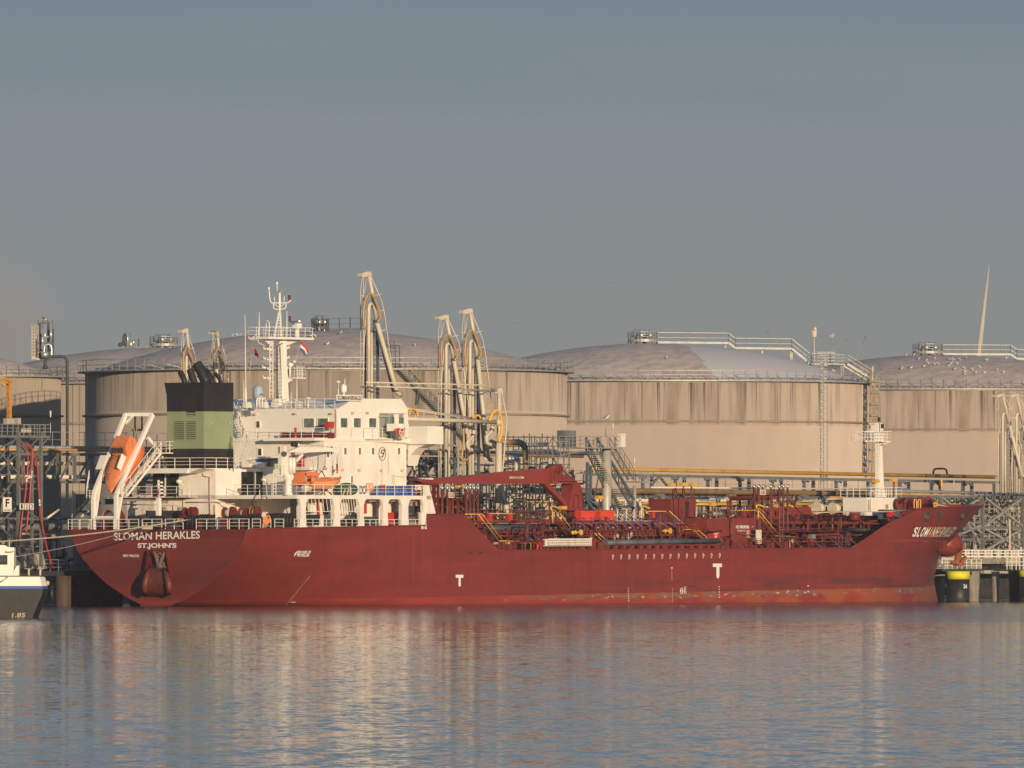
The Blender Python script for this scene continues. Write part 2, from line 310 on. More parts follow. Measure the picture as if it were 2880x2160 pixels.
# ---------------------------------------------------------------- mesh builder
class MB:
    def __init__(s): s.v = []; s.f = []; s.sm = []; s.mi = []; s.m = 0; s.cut = [(0, 0)]; s.pr = []
    def nx(s): s.cut.append((len(s.v), len(s.f))); return s      # what follows is the next separate piece
    def pieces(s):
        cs = [c for c in s.cut if c[1] < len(s.f)] + [(len(s.v), len(s.f))]; out = []
        for (v0, f0), (v1, f1) in zip(cs, cs[1:]):
            m = MB(); m.v = s.v[v0:v1]; m.f = [tuple(i - v0 for i in f) for f in s.f[f0:f1]]; m.sm = s.sm[f0:f1]; m.mi = s.mi[f0:f1]; out.append(m)
        return out
    def add(s, vs, fs, smooth=False):
        o = len(s.v); s.pr.append((o, len(s.f))); s.v += [tuple(x) for x in vs]
        for f in fs: s.f.append(tuple(o + i for i in f)); s.sm.append(smooth); s.mi.append(s.m)
        return s
    def box(s, x0, x1, y0, y1, z0, z1):
        if x0 > x1: x0, x1 = x1, x0
        if y0 > y1: y0, y1 = y1, y0
        if z0 > z1: z0, z1 = z1, z0
        return s.add([(x0, y0, z0), (x1, y0, z0), (x1, y1, z0), (x0, y1, z0), (x0, y0, z1), (x1, y0, z1), (x1, y1, z1), (x0, y1, z1)],
            [(0, 3, 2, 1), (4, 5, 6, 7), (0, 1, 5, 4), (1, 2, 6, 5), (2, 3, 7, 6), (3, 0, 4, 7)])
    def beam(s, p, q, w, h=None):
        p, q = Vector(p), Vector(q); h = h or w; d = q - p
        if d.length < 1e-6: return s
        d.normalize(); a = Vector((0, 0, 1)) if abs(d.z) < .95 else Vector((1, 0, 0))
        x = d.cross(a).normalized() * w / 2; y = x.cross(d).normalized() * h / 2
        vs = [p - x - y, p + x - y, p + x + y, p - x + y, q - x - y, q + x - y, q + x + y, q - x + y]
        return s.add(vs, [(0, 3, 2, 1), (4, 5, 6, 7), (0, 1, 5, 4), (1, 2, 6, 5), (2, 3, 7, 6), (3, 0, 4, 7)])
    def cyl(s, p, q, r, r2=None, n=8, cap=True):
        p, q = Vector(p), Vector(q); r2 = r if r2 is None else r2; d = q - p
        if d.length < 1e-6: return s
        d.normalize(); a = Vector((0, 0, 1)) if abs(d.z) < .95 else Vector((1, 0, 0))
        x = d.cross(a).normalized(); y = d.cross(x); vs = []
        for c, rr in ((p, r), (q, r2)):
            for i in range(n):
                t = 2 * math.pi * i / n; vs.append(c + x * (rr * math.cos(t)) + y * (rr * math.sin(t)))
        s.add(vs, [(i, (i + 1) % n, n + (i + 1) % n, n + i) for i in range(n)], n > 5)
        if cap: o = len(s.v) - 2 * n; s.f += [tuple(o + i for i in reversed(range(n))), tuple(o + n + i for i in range(n))]; s.sm += [False] * 2; s.mi += [s.m] * 2
        return s
    def tube(s, pts, r, n=6, closed=False, cap=True):
        pts = [Vector(p) for p in pts]; k = len(pts); vs = []; ref = None
        for i, p in enumerate(pts):
            a = pts[(i - 1) % k] if (i or closed) else p; b = pts[(i + 1) % k] if (i < k - 1 or closed) else p
            d = (b - a).normalized()
            if ref is None: ref = d.cross(Vector((0, 0, 1)) if abs(d.z) < .9 else Vector((1, 0, 0))).normalized()
            ref = (ref - d * ref.dot(d)).normalized(); y = d.cross(ref)
            rr = r[i] if isinstance(r, (list, tuple)) else r
            for j in range(n):
                t = 2 * math.pi * j / n; vs.append(p + ref * (rr * math.cos(t)) + y * (rr * math.sin(t)))
        fs = []
        for i in range(k if closed else k - 1):
            a, b = i * n, ((i + 1) % k) * n
            fs += [(a + j, a + (j + 1) % n, b + (j + 1) % n, b + j) for j in range(n)]
        if cap and not closed: fs += [tuple(reversed(range(n))), tuple((k - 1) * n + j for j in range(n))]
        return s.add(vs, fs, n > 4)
    def prism(s, pts, ext):
        e = Vector(ext); a = [Vector(p) for p in pts]; n = len(a)
        return s.add(a + [p + e for p in a], [tuple(range(n)), tuple(reversed(range(n, 2 * n)))] + [(i, n + i, n + (i + 1) % n, (i + 1) % n) for i in range(n)])
    def lathe(s, c, prof, n=24, a0=0, a1=360, axis=(0, 0, 1), smooth=True):
        c = Vector(c); ax = Vector(axis).normalized(); full = abs(a1 - a0) >= 360; m = n if full else n + 1
        x = Vector((1, 0, 0)) if abs(ax.z) > .9 else ax.cross(Vector((0, 0, 1))).normalized()
        x = (x - ax * x.dot(ax)).normalized(); y = ax.cross(x); vs = []
        for r, z in prof:
            for i in range(m):
                t = R(a0 + (a1 - a0) * i / n); vs.append(c + x * (r * math.cos(t)) + y * (r * math.sin(t)) + ax * z)
        fs = []
        for k in range(len(prof) - 1):
            for i in range(n): j = (i + 1) % m; fs.append((k * m + i, k * m + j, (k + 1) * m + j, (k + 1) * m + i))
        return s.add(vs, fs, smooth)
    def ball(s, c, r, n=10, sx=1, sy=1, sz=1):
        c = Vector(c); h = max(4, n // 2 + 1); vs = []; fs = []
        for k in range(h + 1):
            t = math.pi * k / h
            for i in range(n):
                a = 2 * math.pi * i / n; vs.append(c + Vector((r * sx * math.sin(t) * math.cos(a), r * sy * math.sin(t) * math.sin(a), r * sz * math.cos(t))))
        for k in range(h):
            for i in range(n): fs.append((k * n + i, k * n + (i + 1) % n, (k + 1) * n + (i + 1) % n, (k + 1) * n + i))
        return s.add(vs, fs, True)
    def rail(s, pts, h=1.05, step=1.5, nr=3, r=0.03, close=False, tilt=None):
        pts = [Vector(p) for p in pts]; r *= .72
        if close: pts.append(pts[0])
        for a, b in zip(pts, pts[1:]):
            d = b - a; k = max(1, int(round(d.length / step)))
            for i in range(k + 1):
                p = a + d * (i / k); s.beam(p, p + Vector((0, 0, h)), r * 2.2)
            for j in range(nr):
                z = Vector((0, 0, h * (nr - j) / nr)); s.beam(a + z, b + z, r * (2.2 if j == 0 else 1.5))
        return s
    def ladder(s, p, q, w=0.45, side=(1, 0, 0), r=.03, step=.35):
        p, q = Vector(p), Vector(q); o = Vector(side).normalized() * w / 2
        s.beam(p - o, q - o, r * 2); s.beam(p + o, q + o, r * 2)
        k = max(1, int((q - p).length / step))
        for i in range(1, k): c = p.lerp(q, i / k); s.beam(c - o, c + o, r * 1.5)
        return s
    def stair(s, p, q, w=.8, side=(0, 1, 0), step=.25, r=.05, rail=1.0):
        p, q = Vector(p), Vector(q); o = Vector(side).normalized() * w / 2; d = (q - p)
        for k_ in (-1, 1): s.beam(p + o * k_, q + o * k_, r, r * 4)
        n = max(2, int(abs(d.z) / step)); f = Vector((d.x, d.y, 0)); f = f.normalized() * .12 if f.length > 1e-6 else Vector((.1, 0, 0))
        for i in range(n):
            c = p.lerp(q, (i + .5) / n); s.prism([c - o - f, c + o - f, c + o + f, c - o + f], (0, 0, .035))
        if rail:
            for k_ in (-1, 1):
                z = Vector((0, 0, rail)); s.beam(p + o * k_ + z, q + o * k_ + z, .05); s.beam(p + o * k_ + z / 2, q + o * k_ + z / 2, .035)
                for i in range(5): c = p.lerp(q, i / 4) + o * k_; s.beam(c, c + z, .045)
        return s

def thing(name, label, cat, at=(0, 0, 0), group=None, kind=None):
    o = bpy.data.objects.new(name, None); C.objects.link(o); o.empty_display_size = .5
    o.location = world(at); o.rotation_euler = (0, 0, TH); o['at'] = list(at)
    o['label'] = label; o['category'] = cat
    if group: o['group'] = group
    if kind: o['kind'] = kind
    return o
def origin(o):
    while o.parent is not None: o = o.parent
    return Vector(o['at']) if 'at' in o.keys() else Vector((0, 0, 0))
def mesh_of(name, mb, mats, off):
    me = bpy.data.meshes.new(name); me.from_pydata([(x - off[0], y - off[1], z - off[2]) for x, y, z in mb.v], [], mb.f)
    for m in (mats if isinstance(mats, (list, tuple)) else [mats]): me.materials.append(MATS[m])
    me.polygons.foreach_set('use_smooth', mb.sm); me.polygons.foreach_set('material_index', mb.mi); me.update(); return me
KEEP = {'pipe_run', 'deck_pipework', 'cargo_pipes', 'valve_block', 'screen_bars', 'brace', 'draught_marks', 'notice_lines', 'rules_notice', 'grab_lines', 'louvre', 'tread',
        'weed_band', 'crane_ladder', 'wall_rungs', 'propeller_symbol', 'load_line_mark', 'house_emblem', 'crest_ring', 'white_sleeve', 'cabinet_lettering', 'hazard_stripes', 'shell_stair', 'bracing'}
def clusters(mb, gap=.3):      # pieces that do not touch each other, by their boxes
    pr = mb.pr; n = len(pr)
    if n < 2 or n > 700: return None
    bb = []
    for i, (v0, f0) in enumerate(pr):
        vs = mb.v[v0:(pr[i + 1][0] if i + 1 < n else len(mb.v))]
        bb.append([min(p[k] for p in vs) - gap / 2 for k in range(3)] + [max(p[k] for p in vs) + gap / 2 for k in range(3)])
    par = list(range(n))
    def find(a):
        while par[a] != a: par[a] = par[par[a]]; a = par[a]
        return a
    for i in range(n):
        a = bb[i]
        for j in range(i):
            b = bb[j]
            if a[0] < b[3] and b[0] < a[3] and a[1] < b[4] and b[1] < a[4] and a[2] < b[5] and b[2] < a[5]: par[find(i)] = find(j)
    gr = {}
    for i in range(n): gr.setdefault(find(i), []).append(i)
    if len(gr) < 2 or len(gr) > 60: return None
    out = []
    for g in gr.values():
        m = MB()
        for i in g:
            v0, f0 = pr[i]; v1, f1 = pr[i + 1] if i + 1 < n else (len(mb.v), len(mb.f)); o = len(m.v); m.v += mb.v[v0:v1]; m.f += [tuple(k - v0 + o for k in f) for f in mb.f[f0:f1]]; m.sm += mb.sm[f0:f1]; m.mi += mb.mi[f0:f1]
        out.append(m)
    return out
def part(name, mb, mats, parent, label=None, kind=None):
    if name not in KEEP and len(mb.cut) == 1 and mb.pr:
        cl = clusters(mb)
        if cl:
            for m in cl: o = part(name, m, mats, parent, label, kind)
            return o
    if len(mb.cut) > 1:
        for m in mb.pieces(): o = part(name, m, mats, parent, label, kind)
        return o
    o = bpy.data.objects.new(name, mesh_of(name, mb, mats, origin(parent))); C.objects.link(o); o.parent = parent
    if label: o['label'] = label
    if kind: o['kind'] = kind
    return o
def solo(name, mb, mats, label, cat, at=(0, 0, 0), group=None, kind=None):
    o = bpy.data.objects.new(name, mesh_of(name, mb, mats, at)); C.objects.link(o); o.location = world(at); o.rotation_euler = (0, 0, TH); o['at'] = list(at)
    if label: o['label'] = label
    if cat: o['category'] = cat
    if group: o['group'] = group
    if kind: o['kind'] = kind
    return o
def copy_thing(o, at, label, rz=0.0, sc=1.0):
    def cp(x, par):
        c = x.copy(); C.objects.link(c)
        if par is not None: c.parent = par
        for ch in [k for k in kids.get(x.name, [])]: cp(ch, c)
        return c
    kids = {}
    for k in o.children_recursive: kids.setdefault(k.parent.name, []).append(k)
    r = cp(o, None); r.location = world(at); r.rotation_euler = (0, 0, TH + rz); r.scale = (sc,) * 3; r['label'] = label; r['at'] = list(at); return r
def bez(pts, n=6):     # smooth curve through points (Catmull-Rom)
    pts = [Vector(p) for p in pts]; out = []
    for i in range(len(pts) - 1):
        a = pts[max(i - 1, 0)]; b = pts[i]; c = pts[i + 1]; d = pts[min(i + 2, len(pts) - 1)]
        for k in range(n):
            t = k / n; out.append(.5 * ((2 * b) + (c - a) * t + (2 * a - 5 * b + 4 * c - d) * t * t + (3 * b - a - 3 * c + d) * t ** 3))
    out.append(pts[-1]); return out
def lettering(name, s, fn, mats, parent, fat=.012, label=None, slant=0.0):
    cu = bpy.data.curves.new(name, 'FONT'); cu.body = s; cu.size = 1; cu.offset = fat; cu.resolution_u = 4
    ob = bpy.data.objects.new(name + '_tmp', cu); C.objects.link(ob); bpy.context.view_layer.update()
    me = bpy.data.meshes.new_from_object(ob.evaluated_get(bpy.context.evaluated_depsgraph_get()))
    bpy.data.objects.remove(ob)
    xs = [v.co.x for v in me.vertices]; ys = [v.co.y for v in me.vertices]
    x0, x1, y0, y1 = min(xs), max(xs), min(ys), max(ys); of = origin(parent)
    for v in me.vertices:
        ty = (v.co.y - y0) / (y1 - y0); tx = (v.co.x - x0) / (x1 - x0); v.co = Vector(fn(tx, ty)) - of
    me.materials.clear(); me.materials.append(MATS[mats]); me.name = name
    o = bpy.data.objects.new(name, me); C.objects.link(o); o.parent = parent
    if label: o['label'] = label
    return o
def side_fn(u0, v0, u1, v1, b):      # rectangle of text on the plane b
    a, c = P(u0, v1, b), P(u1, v0, b)
    return lambda tx, ty: (a.x + (c.x - a.x) * tx, -b, a.z + (c.z - a.z) * ty)
def aft_fn(u0, v0, u1, v1, l):
    a, c = A(u0, v1, l), A(u1, v0, l)
    return lambda tx, ty: (l, a.y + (c.y - a.y) * tx, a.z + (c.z - a.z) * ty)
def sbox(mb, u0, v0, u1, v1, b, d):  # box whose starboard face lies on plane b
    a, c = P(u0, v1, b), P(u1, v0, b); return mb.box(a.x, c.x, -b, -b + d, a.z, c.z)
def abox(mb, u0, v0, u1, v1, l, d):  # box whose after face lies on plane l
    a, c = A(u0, v1, l), A(u1, v0, l); return mb.box(l, l + d, a.y, c.y, a.z, c.z)
# ================================================================ SETTING
def water_material():
    m = bpy.data.materials.new('water'); t, n, b = nodes_of(m); lk = t.links.new
    b.inputs['Base Color'].default_value = (0.020, 0.032, 0.045, 1); b.inputs['IOR'].default_value = 1.33; b.inputs['Specular IOR Level'].default_value = .5
    g = n.new('ShaderNodeNewGeometry'); s = n.new('ShaderNodeSeparateXYZ'); lk(g.outputs['Position'], s.inputs[0])
    def noise(sx, sy, det, off=0, ro=.55):
        a = n.new('ShaderNodeMapping'); a.inputs['Scale'].default_value = (sx, sy, 1); a.inputs['Location'].default_value = (off, off, 0); lk(g.outputs['Position'], a.inputs[0])
        z = n.new('ShaderNodeTexNoise'); z.inputs['Scale'].default_value = 1; z.inputs['Detail'].default_value = det; z.inputs['Roughness'].default_value = ro; lk(a.outputs[0], z.inputs[0]); return z.outputs[0]
    def rng(x, a, c, d=0.0, e=1.0):
        r = n.new('ShaderNodeMapRange'); lk(x, r.inputs[0])
        for i, w in enumerate((a, c, d, e)): r.inputs[i + 1].default_value = w
        return r.outputs[0]
    # a breeze-ruffled band lies along the ship, calmer water nearer the lens, cat's-paws here and there
    rb = n.new('ShaderNodeMath'); rb.operation = 'MULTIPLY_ADD'; lk(noise(.03, .02, 4, 5), rb.inputs[0]); rb.inputs[1].default_value = 160; lk(s.outputs[1], rb.inputs[2])
    ruff = rng(rb.outputs[0], 920, 990); paw = rng(noise(.04, .04, 4, 3), .52, .66)
    mx_ = n.new('ShaderNodeMath'); mx_.operation = 'MAXIMUM'; lk(ruff, mx_.inputs[0]); sc_ = n.new('ShaderNodeMath'); sc_.operation = 'MULTIPLY'; sc_.inputs[1].default_value = .25; lk(paw, sc_.inputs[0]); lk(sc_.outputs[0], mx_.inputs[1])
    lk(rng(mx_.outputs[0], 0, 1, .05, .12), b.inputs['Roughness'])
    # wavelets: the surface normal is tilted directly, towards and away from the lens and sideways
    def vec(sx, sy, det, off, ro, ky, kx):
        a = n.new('ShaderNodeMapping'); a.inputs['Scale'].default_value = (sx, sy, 1); a.inputs['Location'].default_value = (off, off, 0); lk(g.outputs['Position'], a.inputs[0])
        z = n.new('ShaderNodeTexNoise'); z.inputs['Scale'].default_value = 1; z.inputs['Detail'].default_value = det; z.inputs['Roughness'].default_value = ro; lk(a.outputs[0], z.inputs[0])
        c = n.new('ShaderNodeVectorMath'); c.operation = 'SUBTRACT'; lk(z.outputs['Color'], c.inputs[0]); c.inputs[1].default_value = (.5, .5, .5)
        d = n.new('ShaderNodeVectorMath'); d.operation = 'MULTIPLY'; lk(c.outputs[0], d.inputs[0]); d.inputs[1].default_value = (kx, ky, 0); return d.outputs[0]
    def addv(a, c):
        x = n.new('ShaderNodeVectorMath'); x.operation = 'ADD'; lk(a, x.inputs[0])
        if hasattr(c, 'links'): lk(c, x.inputs[1])
        else: x.inputs[1].default_value = c
        return x.outputs[0]
    w = addv(vec(1.25, .36, 5, 3, .74, .10, .03), vec(4.2, 1.5, 3, 11, .6, .06, .04)); w = addv(w, vec(.04, .05, 2, 17, .5, .008, .0))
    nn = n.new('ShaderNodeVectorMath'); nn.operation = 'NORMALIZE'; lk(addv(w, (0, -.0100, 1)), nn.inputs[0]); lk(nn.outputs[0], b.inputs['Normal'])   # the faces one sees of wavelets lean towards the eye
    MATS['water'] = m
water_material()
me = bpy.data.meshes.new('water'); me.from_pydata([(-6000, -200, 0), (6000, -200, 0), (6000, 20000, 0), (-6000, 20000, 0)], [], [(0, 1, 2, 3)]); me.materials.append(MATS['water'])
wt = bpy.data.objects.new('water', me); C.objects.link(wt); wt['kind'] = 'structure'; wt['label'] = 'rippled blue grey harbour water'
mb = MB(); yb = 62   # shore: sloping bank and flat yard behind the jetty
mb.add([(-900, yb - 14, -.5), (2500, yb - 14, -.5), (2500, yb, 3.9), (-900, yb, 3.9)], [(0, 1, 2, 3)]); o = solo('bank', mb, 'embankment', 'dark sloping stone bank behind the jetties', None, (0, 0, 0), kind='structure')
mb = MB(); mb.add([(-3000, yb, 3.9), (6000, yb, 3.9), (6000, 6000, 3.9), (-3000, 6000, 3.9)], [(0, 1, 2, 3)]); o = solo('ground', mb, 'ground_grey', 'flat grey yard of the tank farm', None, (0, 0, 0), kind='structure')
# ================================================================ SHIP
ship = thing('tanker_ship', 'long dark red chemical tanker with white superstructure and green black funnel moored at the jetty', 'ship', (0, 0, 0))
TR = [(-.6, 0.0), (-.05, .05), (.12, 2.0), (.7, 3.6), (1.35, 4.9), (2.3, 6.7), (3.3, 8.1), (4.6, 9.6), (5.8, 10.6), (6.8, 11.2), (7.6, 11.5), (9.6, 11.5)]
def tabl(t, x):
    if x <= t[0][0]: return t[0][1]
    for (a, b), (c, d) in zip(t, t[1:]):
        if x <= c: return b + (d - b) * (x - a) / (c - a)
    return t[-1][1]
STEM = [(-1.5, 136.2), (0, 135.4), (2.4, 134.6), (4.8, 135.2), (6.2, 136.7), (7.2, 138.5), (8.2, 140.3), (9.4, 142.0), (10.7, 144.1)]
def stem(z): return tabl(STEM, z)
def hb(l, z):          # half breadth of the hull
    t = max(0.0, 1 - l / 36.0); g = 1 - t ** 2.3
    w = tabl(TR, z); w = w + (11.5 - w) * g
    ls = stem(z); l0 = 104 + .9 * max(0, z); pw = 1.75 + .02 * max(0, z)
    if l > l0: w *= max(0.0, 1 - ((l - l0) / (ls - l0)) ** pw) if l < ls else 0.0
    return w
lp = lambda u, b=11.5: P(u, 1500, b).x
zs = lambda u, v, b=11.5: P(u, v, b).z
SH = [(-1, 7.75), (0, 7.75), (lp(1196), zs(1196, 1478)), (lp(1199), zs(1199, 1447)), (lp(1306), zs(1306, 1447)), (lp(1404), zs(1404, 1548)), (lp(2395), zs(2395, 1541)),
      (lp(2440), zs(2440, 1512)), (lp(2500), zs(2500, 1471)), (lp(2565, 10), zs(2565, 1430, 10)), (146, 10.75)]
def sheer(l): return tabl(SH, l)
LM = SH[5][0]; LF = SH[6][0]     # start and end of the low main deck
def hull_mesh():
    mb = MB(); st = sorted(set([0, .5, 1.5, 3, 5, 8, 11, 14, 18, 22, 26, 30, 34, 38] + [s[0] for s in SH[2:-1]] + list(range(48, 104, 8)) + list(range(104, 132, 3))))
    zl = [-1.5, -.6, -.05, .12, .7, 1.35, 2.3, 3.3, 4.6, 5.35]
    NZ = len(zl) + 6
    def zrow(l):
        s = sheer(l); return zl + [5.35 + (s - 5.35) * k / 6 for k in range(1, 7)]
    cols = []
    for l in st:
        cols.append([(l, z) for z in zrow(l)])
    nb = 16   # stations that run parallel to the raked stem
    lb = st[-1]
    for i in range(1, nb + 1):
        f = 1 - (1 - i / nb) ** 1.3; c = []
        for k in range(NZ):
            zz = 10.7 if k == NZ - 1 else None
            z = zl[k] if k < len(zl) else 5.35 + (sheer(lb + (143 - lb) * f) - 5.35) * (k - len(zl) + 1) / 6
            c.append((lb + (stem(z) - lb) * f, z))
        cols.append(c)
    for sgn in (1, -1):
        vs = [(l, -sgn * hb(l, z), z) for c in cols for (l, z) in c]; fs = []
        for i in range(len(cols) - 1):
            for k in range(NZ - 1):
                a = i * NZ + k; q = (a, a + NZ, a + NZ + 1, a + 1); fs.append(q if sgn == 1 else q[::-1])
        mb.add(vs, fs, True)
    z = zrow(0); tv = [(0, -hb(0, a), a) for a in z] + [(0, hb(0, a), a) for a in z]; n = len(z)   # flat transom
    mb.add(tv, [(i, i + 1, n + i + 1, n + i) for i in range(n - 1)])
    return mb
hull = part('hull', hull_mesh(), 'hull_paint', ship)
# decks
mb = MB()
def deck(mb, l0, l1, z0, z1, n=8, w=-.06):
    vs = []
    for i in range(n + 1):
        l = l0 + (l1 - l0) * i / n; z = z0 + (z1 - z0) * i / n; h = max(.02, hb(l, z) + w); vs += [(l, -h, z), (l, h, z)]
    mb.add(vs, [(2 * i, 2 * i + 2, 2 * i + 3, 2 * i + 1) for i in range(n)])
deck(mb, .02, LM - 2, 7.66, 7.9); deck(mb, LM - 5, 126, 5.5, 5.85, 12); deck(mb, 124.5, 142.5, 9.45, 9.5, 14)
mb.box(LM - 2.1, LM - 2, -11.3, 11.3, 5.5, 7.9); bz = [5.8, 6.6, 7.4, 8.2, 9.0, 9.45]; mb.prism([(124.4, -hb(124.4, z) + .15, z) for z in bz] + [(124.4, hb(124.4, z) - .15, z) for z in reversed(bz)], (.1, 0, 0))
part('deck', mb, 'deck_red', ship)
mb = MB()   # thin rubbing bars and capping along the sheer
for sg in (1, -1):
    for a, c in ((0.05, SH[2][0]), (SH[3][0], SH[4][0]), (LM, LF), (LF, 142)):
        k = 26; pts = [Vector((l, -sg * (hb(l, sheer(l)) + .02), sheer(l) + .02)) for l in [a + (c - a) * i / k for i in range(k + 1)]]; mb.tube(pts, .07, 5)
mb.tube([(-.03, -hb(0, z), z) for _, z in [(0, z) for z in (.15, .7, 1.4, 2.3, 3.3, 4.6, 5.8, 6.8, 7.7)]], .05, 5)
part('gunwale_bar', mb, 'ship_red', ship)

# ---- marks on the hull
def hull_pt(u, v):      # point of the starboard shell seen at a pixel
    lo = None; best = (9e9, 11.5)
    for k in range(240):
        b = 11.8 - .05 * k; p = P(u, v, b); f = b - hb(p.x, p.z)
        if abs(f) < best[0]: best = (abs(f), b)
        if f <= 0: best = (0, b + .02); break
    p = P(u, v, best[1]); return Vector((p.x, p.y - .03, p.z))
def side_txt(name, s, u0, v0, u1, v1, m='sign_white', fat=.02, shear=0.0):
    def fn(tx, ty):
        p = hull_pt(u0 + (u1 - u0) * tx + shear * ty, v1 + (v0 - v1) * ty); return (p.x, p.y - .03, p.z)
    return lettering(name, s, fn, m, ship, fat)
lettering('stern_name', 'SLOMAN HERAKLES', lambda tx, ty: (-.05, A(321 + 242 * tx, 1507, 0).y, A(440, 1520 - (22 - 3 * 0) * ty + (-5 * tx), 0).z), 'sign_white', ship, .018)
lettering('home_port', "ST.JOHN'S", lambda tx, ty: (-.05, A(388 + 109 * tx, 1535, 0).y, A(440, 1545 - 18 * ty, 0).z), 'sign_white', ship, .035)
lettering('registry_number', 'IMO 9466726', lambda tx, ty: (-.05, A(347 + 45 * tx, 1562, 0).y, A(440, 1567 - 8 * ty, 0).z), 'sign_white', ship, .02)
side_txt('propeller_warning', 'BEWARE OF', 835, 1549, 872, 1557, shear=2, fat=.03); side_txt('propeller_warning', 'PROPELLER', 833, 1557.5, 868, 1565.5, shear=2, fat=.03)
mb = MB(); pts = [hull_pt(u, v) for u, v in ((827, 1565), (832, 1556), (834, 1549), (831, 1557), (826, 1558), (834, 1552))]
mb.prism([hull_pt(826, 1566), hull_pt(832, 1557), hull_pt(835, 1549), hull_pt(829, 1557)], (0, -.03, 0)); mb.prism([hull_pt(826, 1559), hull_pt(834, 1557), hull_pt(834, 1556), hull_pt(827, 1557.5)], (0, -.04, 0))
part('propeller_symbol', mb, 'sign_white', ship)
# name on the bow, following the flare, with the dropped letters rusted through
cols_ = ['sign_white'] * 4 + ['orange_light', 'sign_white'] + ['sign_white', 'orange_light'] + ['sign_white'] * 6
nm = 'SLOMANHERAKLES'; us = [2565, 2579, 2590, 2603, 2616, 2626, 2637, 2646, 2654, 2662, 2669, 2676, 2682, 2688, 2694]
for i, ch in enumerate(nm):
    lettering('bow_letter', ch, (lambda a, c: lambda tx, ty: tuple(hull_pt((2563 + 106 * (a + (c - a) * tx)) * (1 - ty) + (2572 + 122 * (a + (c - a) * tx)) * ty, 1510 - 27.5 * ty) + Vector((0, -.05, 0))))((us[i] - 2565) / 129, (us[i + 1] - 2.2 - 2565) / 129), cols_[i], ship, .03)
# freeing ports, tug marks, draught marks, frame numbers
mb = MB()
def shell_quad(mb, u0, v0, u1, v1, t=.03):
    mb.prism([hull_pt(u0, v1), hull_pt(u1, v1), hull_pt(u1, v0), hull_pt(u0, v0)], (0, -t, 0))
shell_quad(mb, 2004, 1585, 2029, 1594.5); shell_quad(mb, 2014, 1594, 2022, 1622); mb.prism([hull_pt(2014, 1622), hull_pt(2022, 1622), hull_pt(2018, 1628)], (0, -.03, 0))
shell_quad(mb, 1281, 1616.5, 1302, 1625); shell_quad(mb, 1289, 1624.5, 1294.5, 1649)
part('tug_push_mark', mb, 'sign_white', ship)
mb = MB()
for i in range(14):
    u = 1723 + i * 23.1; v = 1564.5 - i * .33; c = hull_pt(u, v)
    mb.tube([c + Vector((.12 * math.cos(t), -.02, .17 * math.sin(t))) for t in [k * math.pi / 5 for k in range(10)]], .03, 4, closed=True); q = hull_pt(u, v + 7.5); mb.box(q.x - .07, q.x + .07, q.y - .02, q.y + .05, q.z - .04, q.z + .04)
part('frame_mark', mb, 'sign_pink', ship)
mb = MB()
def dots(mb, u0, v0, u1, v1, n, w=1.6, h=2.2):
    for i in range(n):
        u = u0 + (u1 - u0) * i / (n - 1); v = v0 + (v1 - v0) * i / (n - 1); shell_quad(mb, u - w, v - h / 2, u + w, v + h / 2)
dots(mb, 869, 1622, 800, 1706, 20, 1.1, 1.1); dots(mb, 1888, 1597, 1889, 1632, 9, .6, 1.4); dots(mb, 1890, 1656, 1890, 1690, 8, .6, 1.4); dots(mb, 1766, 1655, 1767, 1690, 6, 1.2, 2.4); dots(mb, 2022, 1650, 2022, 1680, 5, 1.2, 3)
shell_quad(mb, 816, 1693, 830, 1694.5); shell_quad(mb, 1886, 1596, 1891, 1598.5)
for u, v in ((2272, 1646), (2272, 1662)): shell_quad(mb, u - 2, v, u + 2, v + 3)
part('draught_marks', mb, 'sign_pink', ship)
mb = MB(); c = hull_pt(1916, 1662)
mb.tube([c + Vector((.22 * math.cos(t), -.02, .30 * math.sin(t))) for t in [k * math.pi / 7 for k in range(14)]], .04, 4, closed=True); shell_quad(mb, 1911, 1661.4, 1921, 1662.6); 
for v in (1651, 1657, 1663, 1668): shell_quad(mb, 1923, v, 1930, v + 1)
shell_quad(mb, 1924.5, 1650, 1925.7, 1669)
part('load_line_mark', mb, 'sign_white', ship)
mb = MB()
for u in (1323, 1350): 
    for v in (1551.5, 1554.2, 1556.6): shell_quad(mb, u - 4, v, u + 4, v + .9, .02)
    shell_quad(mb, u + 3.2, 1551.5, u + 4, 1557.5, .02)
for u in (2517, 2536): 
    for v in (1531.5, 1534.2): shell_quad(mb, u - 3, v, u + 3, v + 1, .02)
part('freeing_port', mb, 'black', ship)
mb = MB(); c = hull_pt(2605, 1453); mb.lathe(c + Vector((0, .25, 0)), [(.0, 0), (.30, 0), (.32, .3), (.45, .42), (.55, .3), (.55, 0)], 16, axis=(.28, -1, 0)); c = hull_pt(2706, 1451); mb.lathe(c + Vector((0, .15, 0)), [(.0, 0), (.30, 0), (.32, .25), (.42, .3), (.48, .2), (.48, 0)], 14, axis=(.5, -1, 0))
part('hawse_fairlead', mb, 'dark_steel', ship)
mb = MB()
for k in range(3):
    c = hull_pt(2640 + 3 * k * .6, 1440 + 7 * k); mb.box(c.x - .45, c.x + .45, c.y - .1, c.y + .2, c.z - .10, c.z + .10)
part('hull_recess', mb, 'dark_steel', ship)
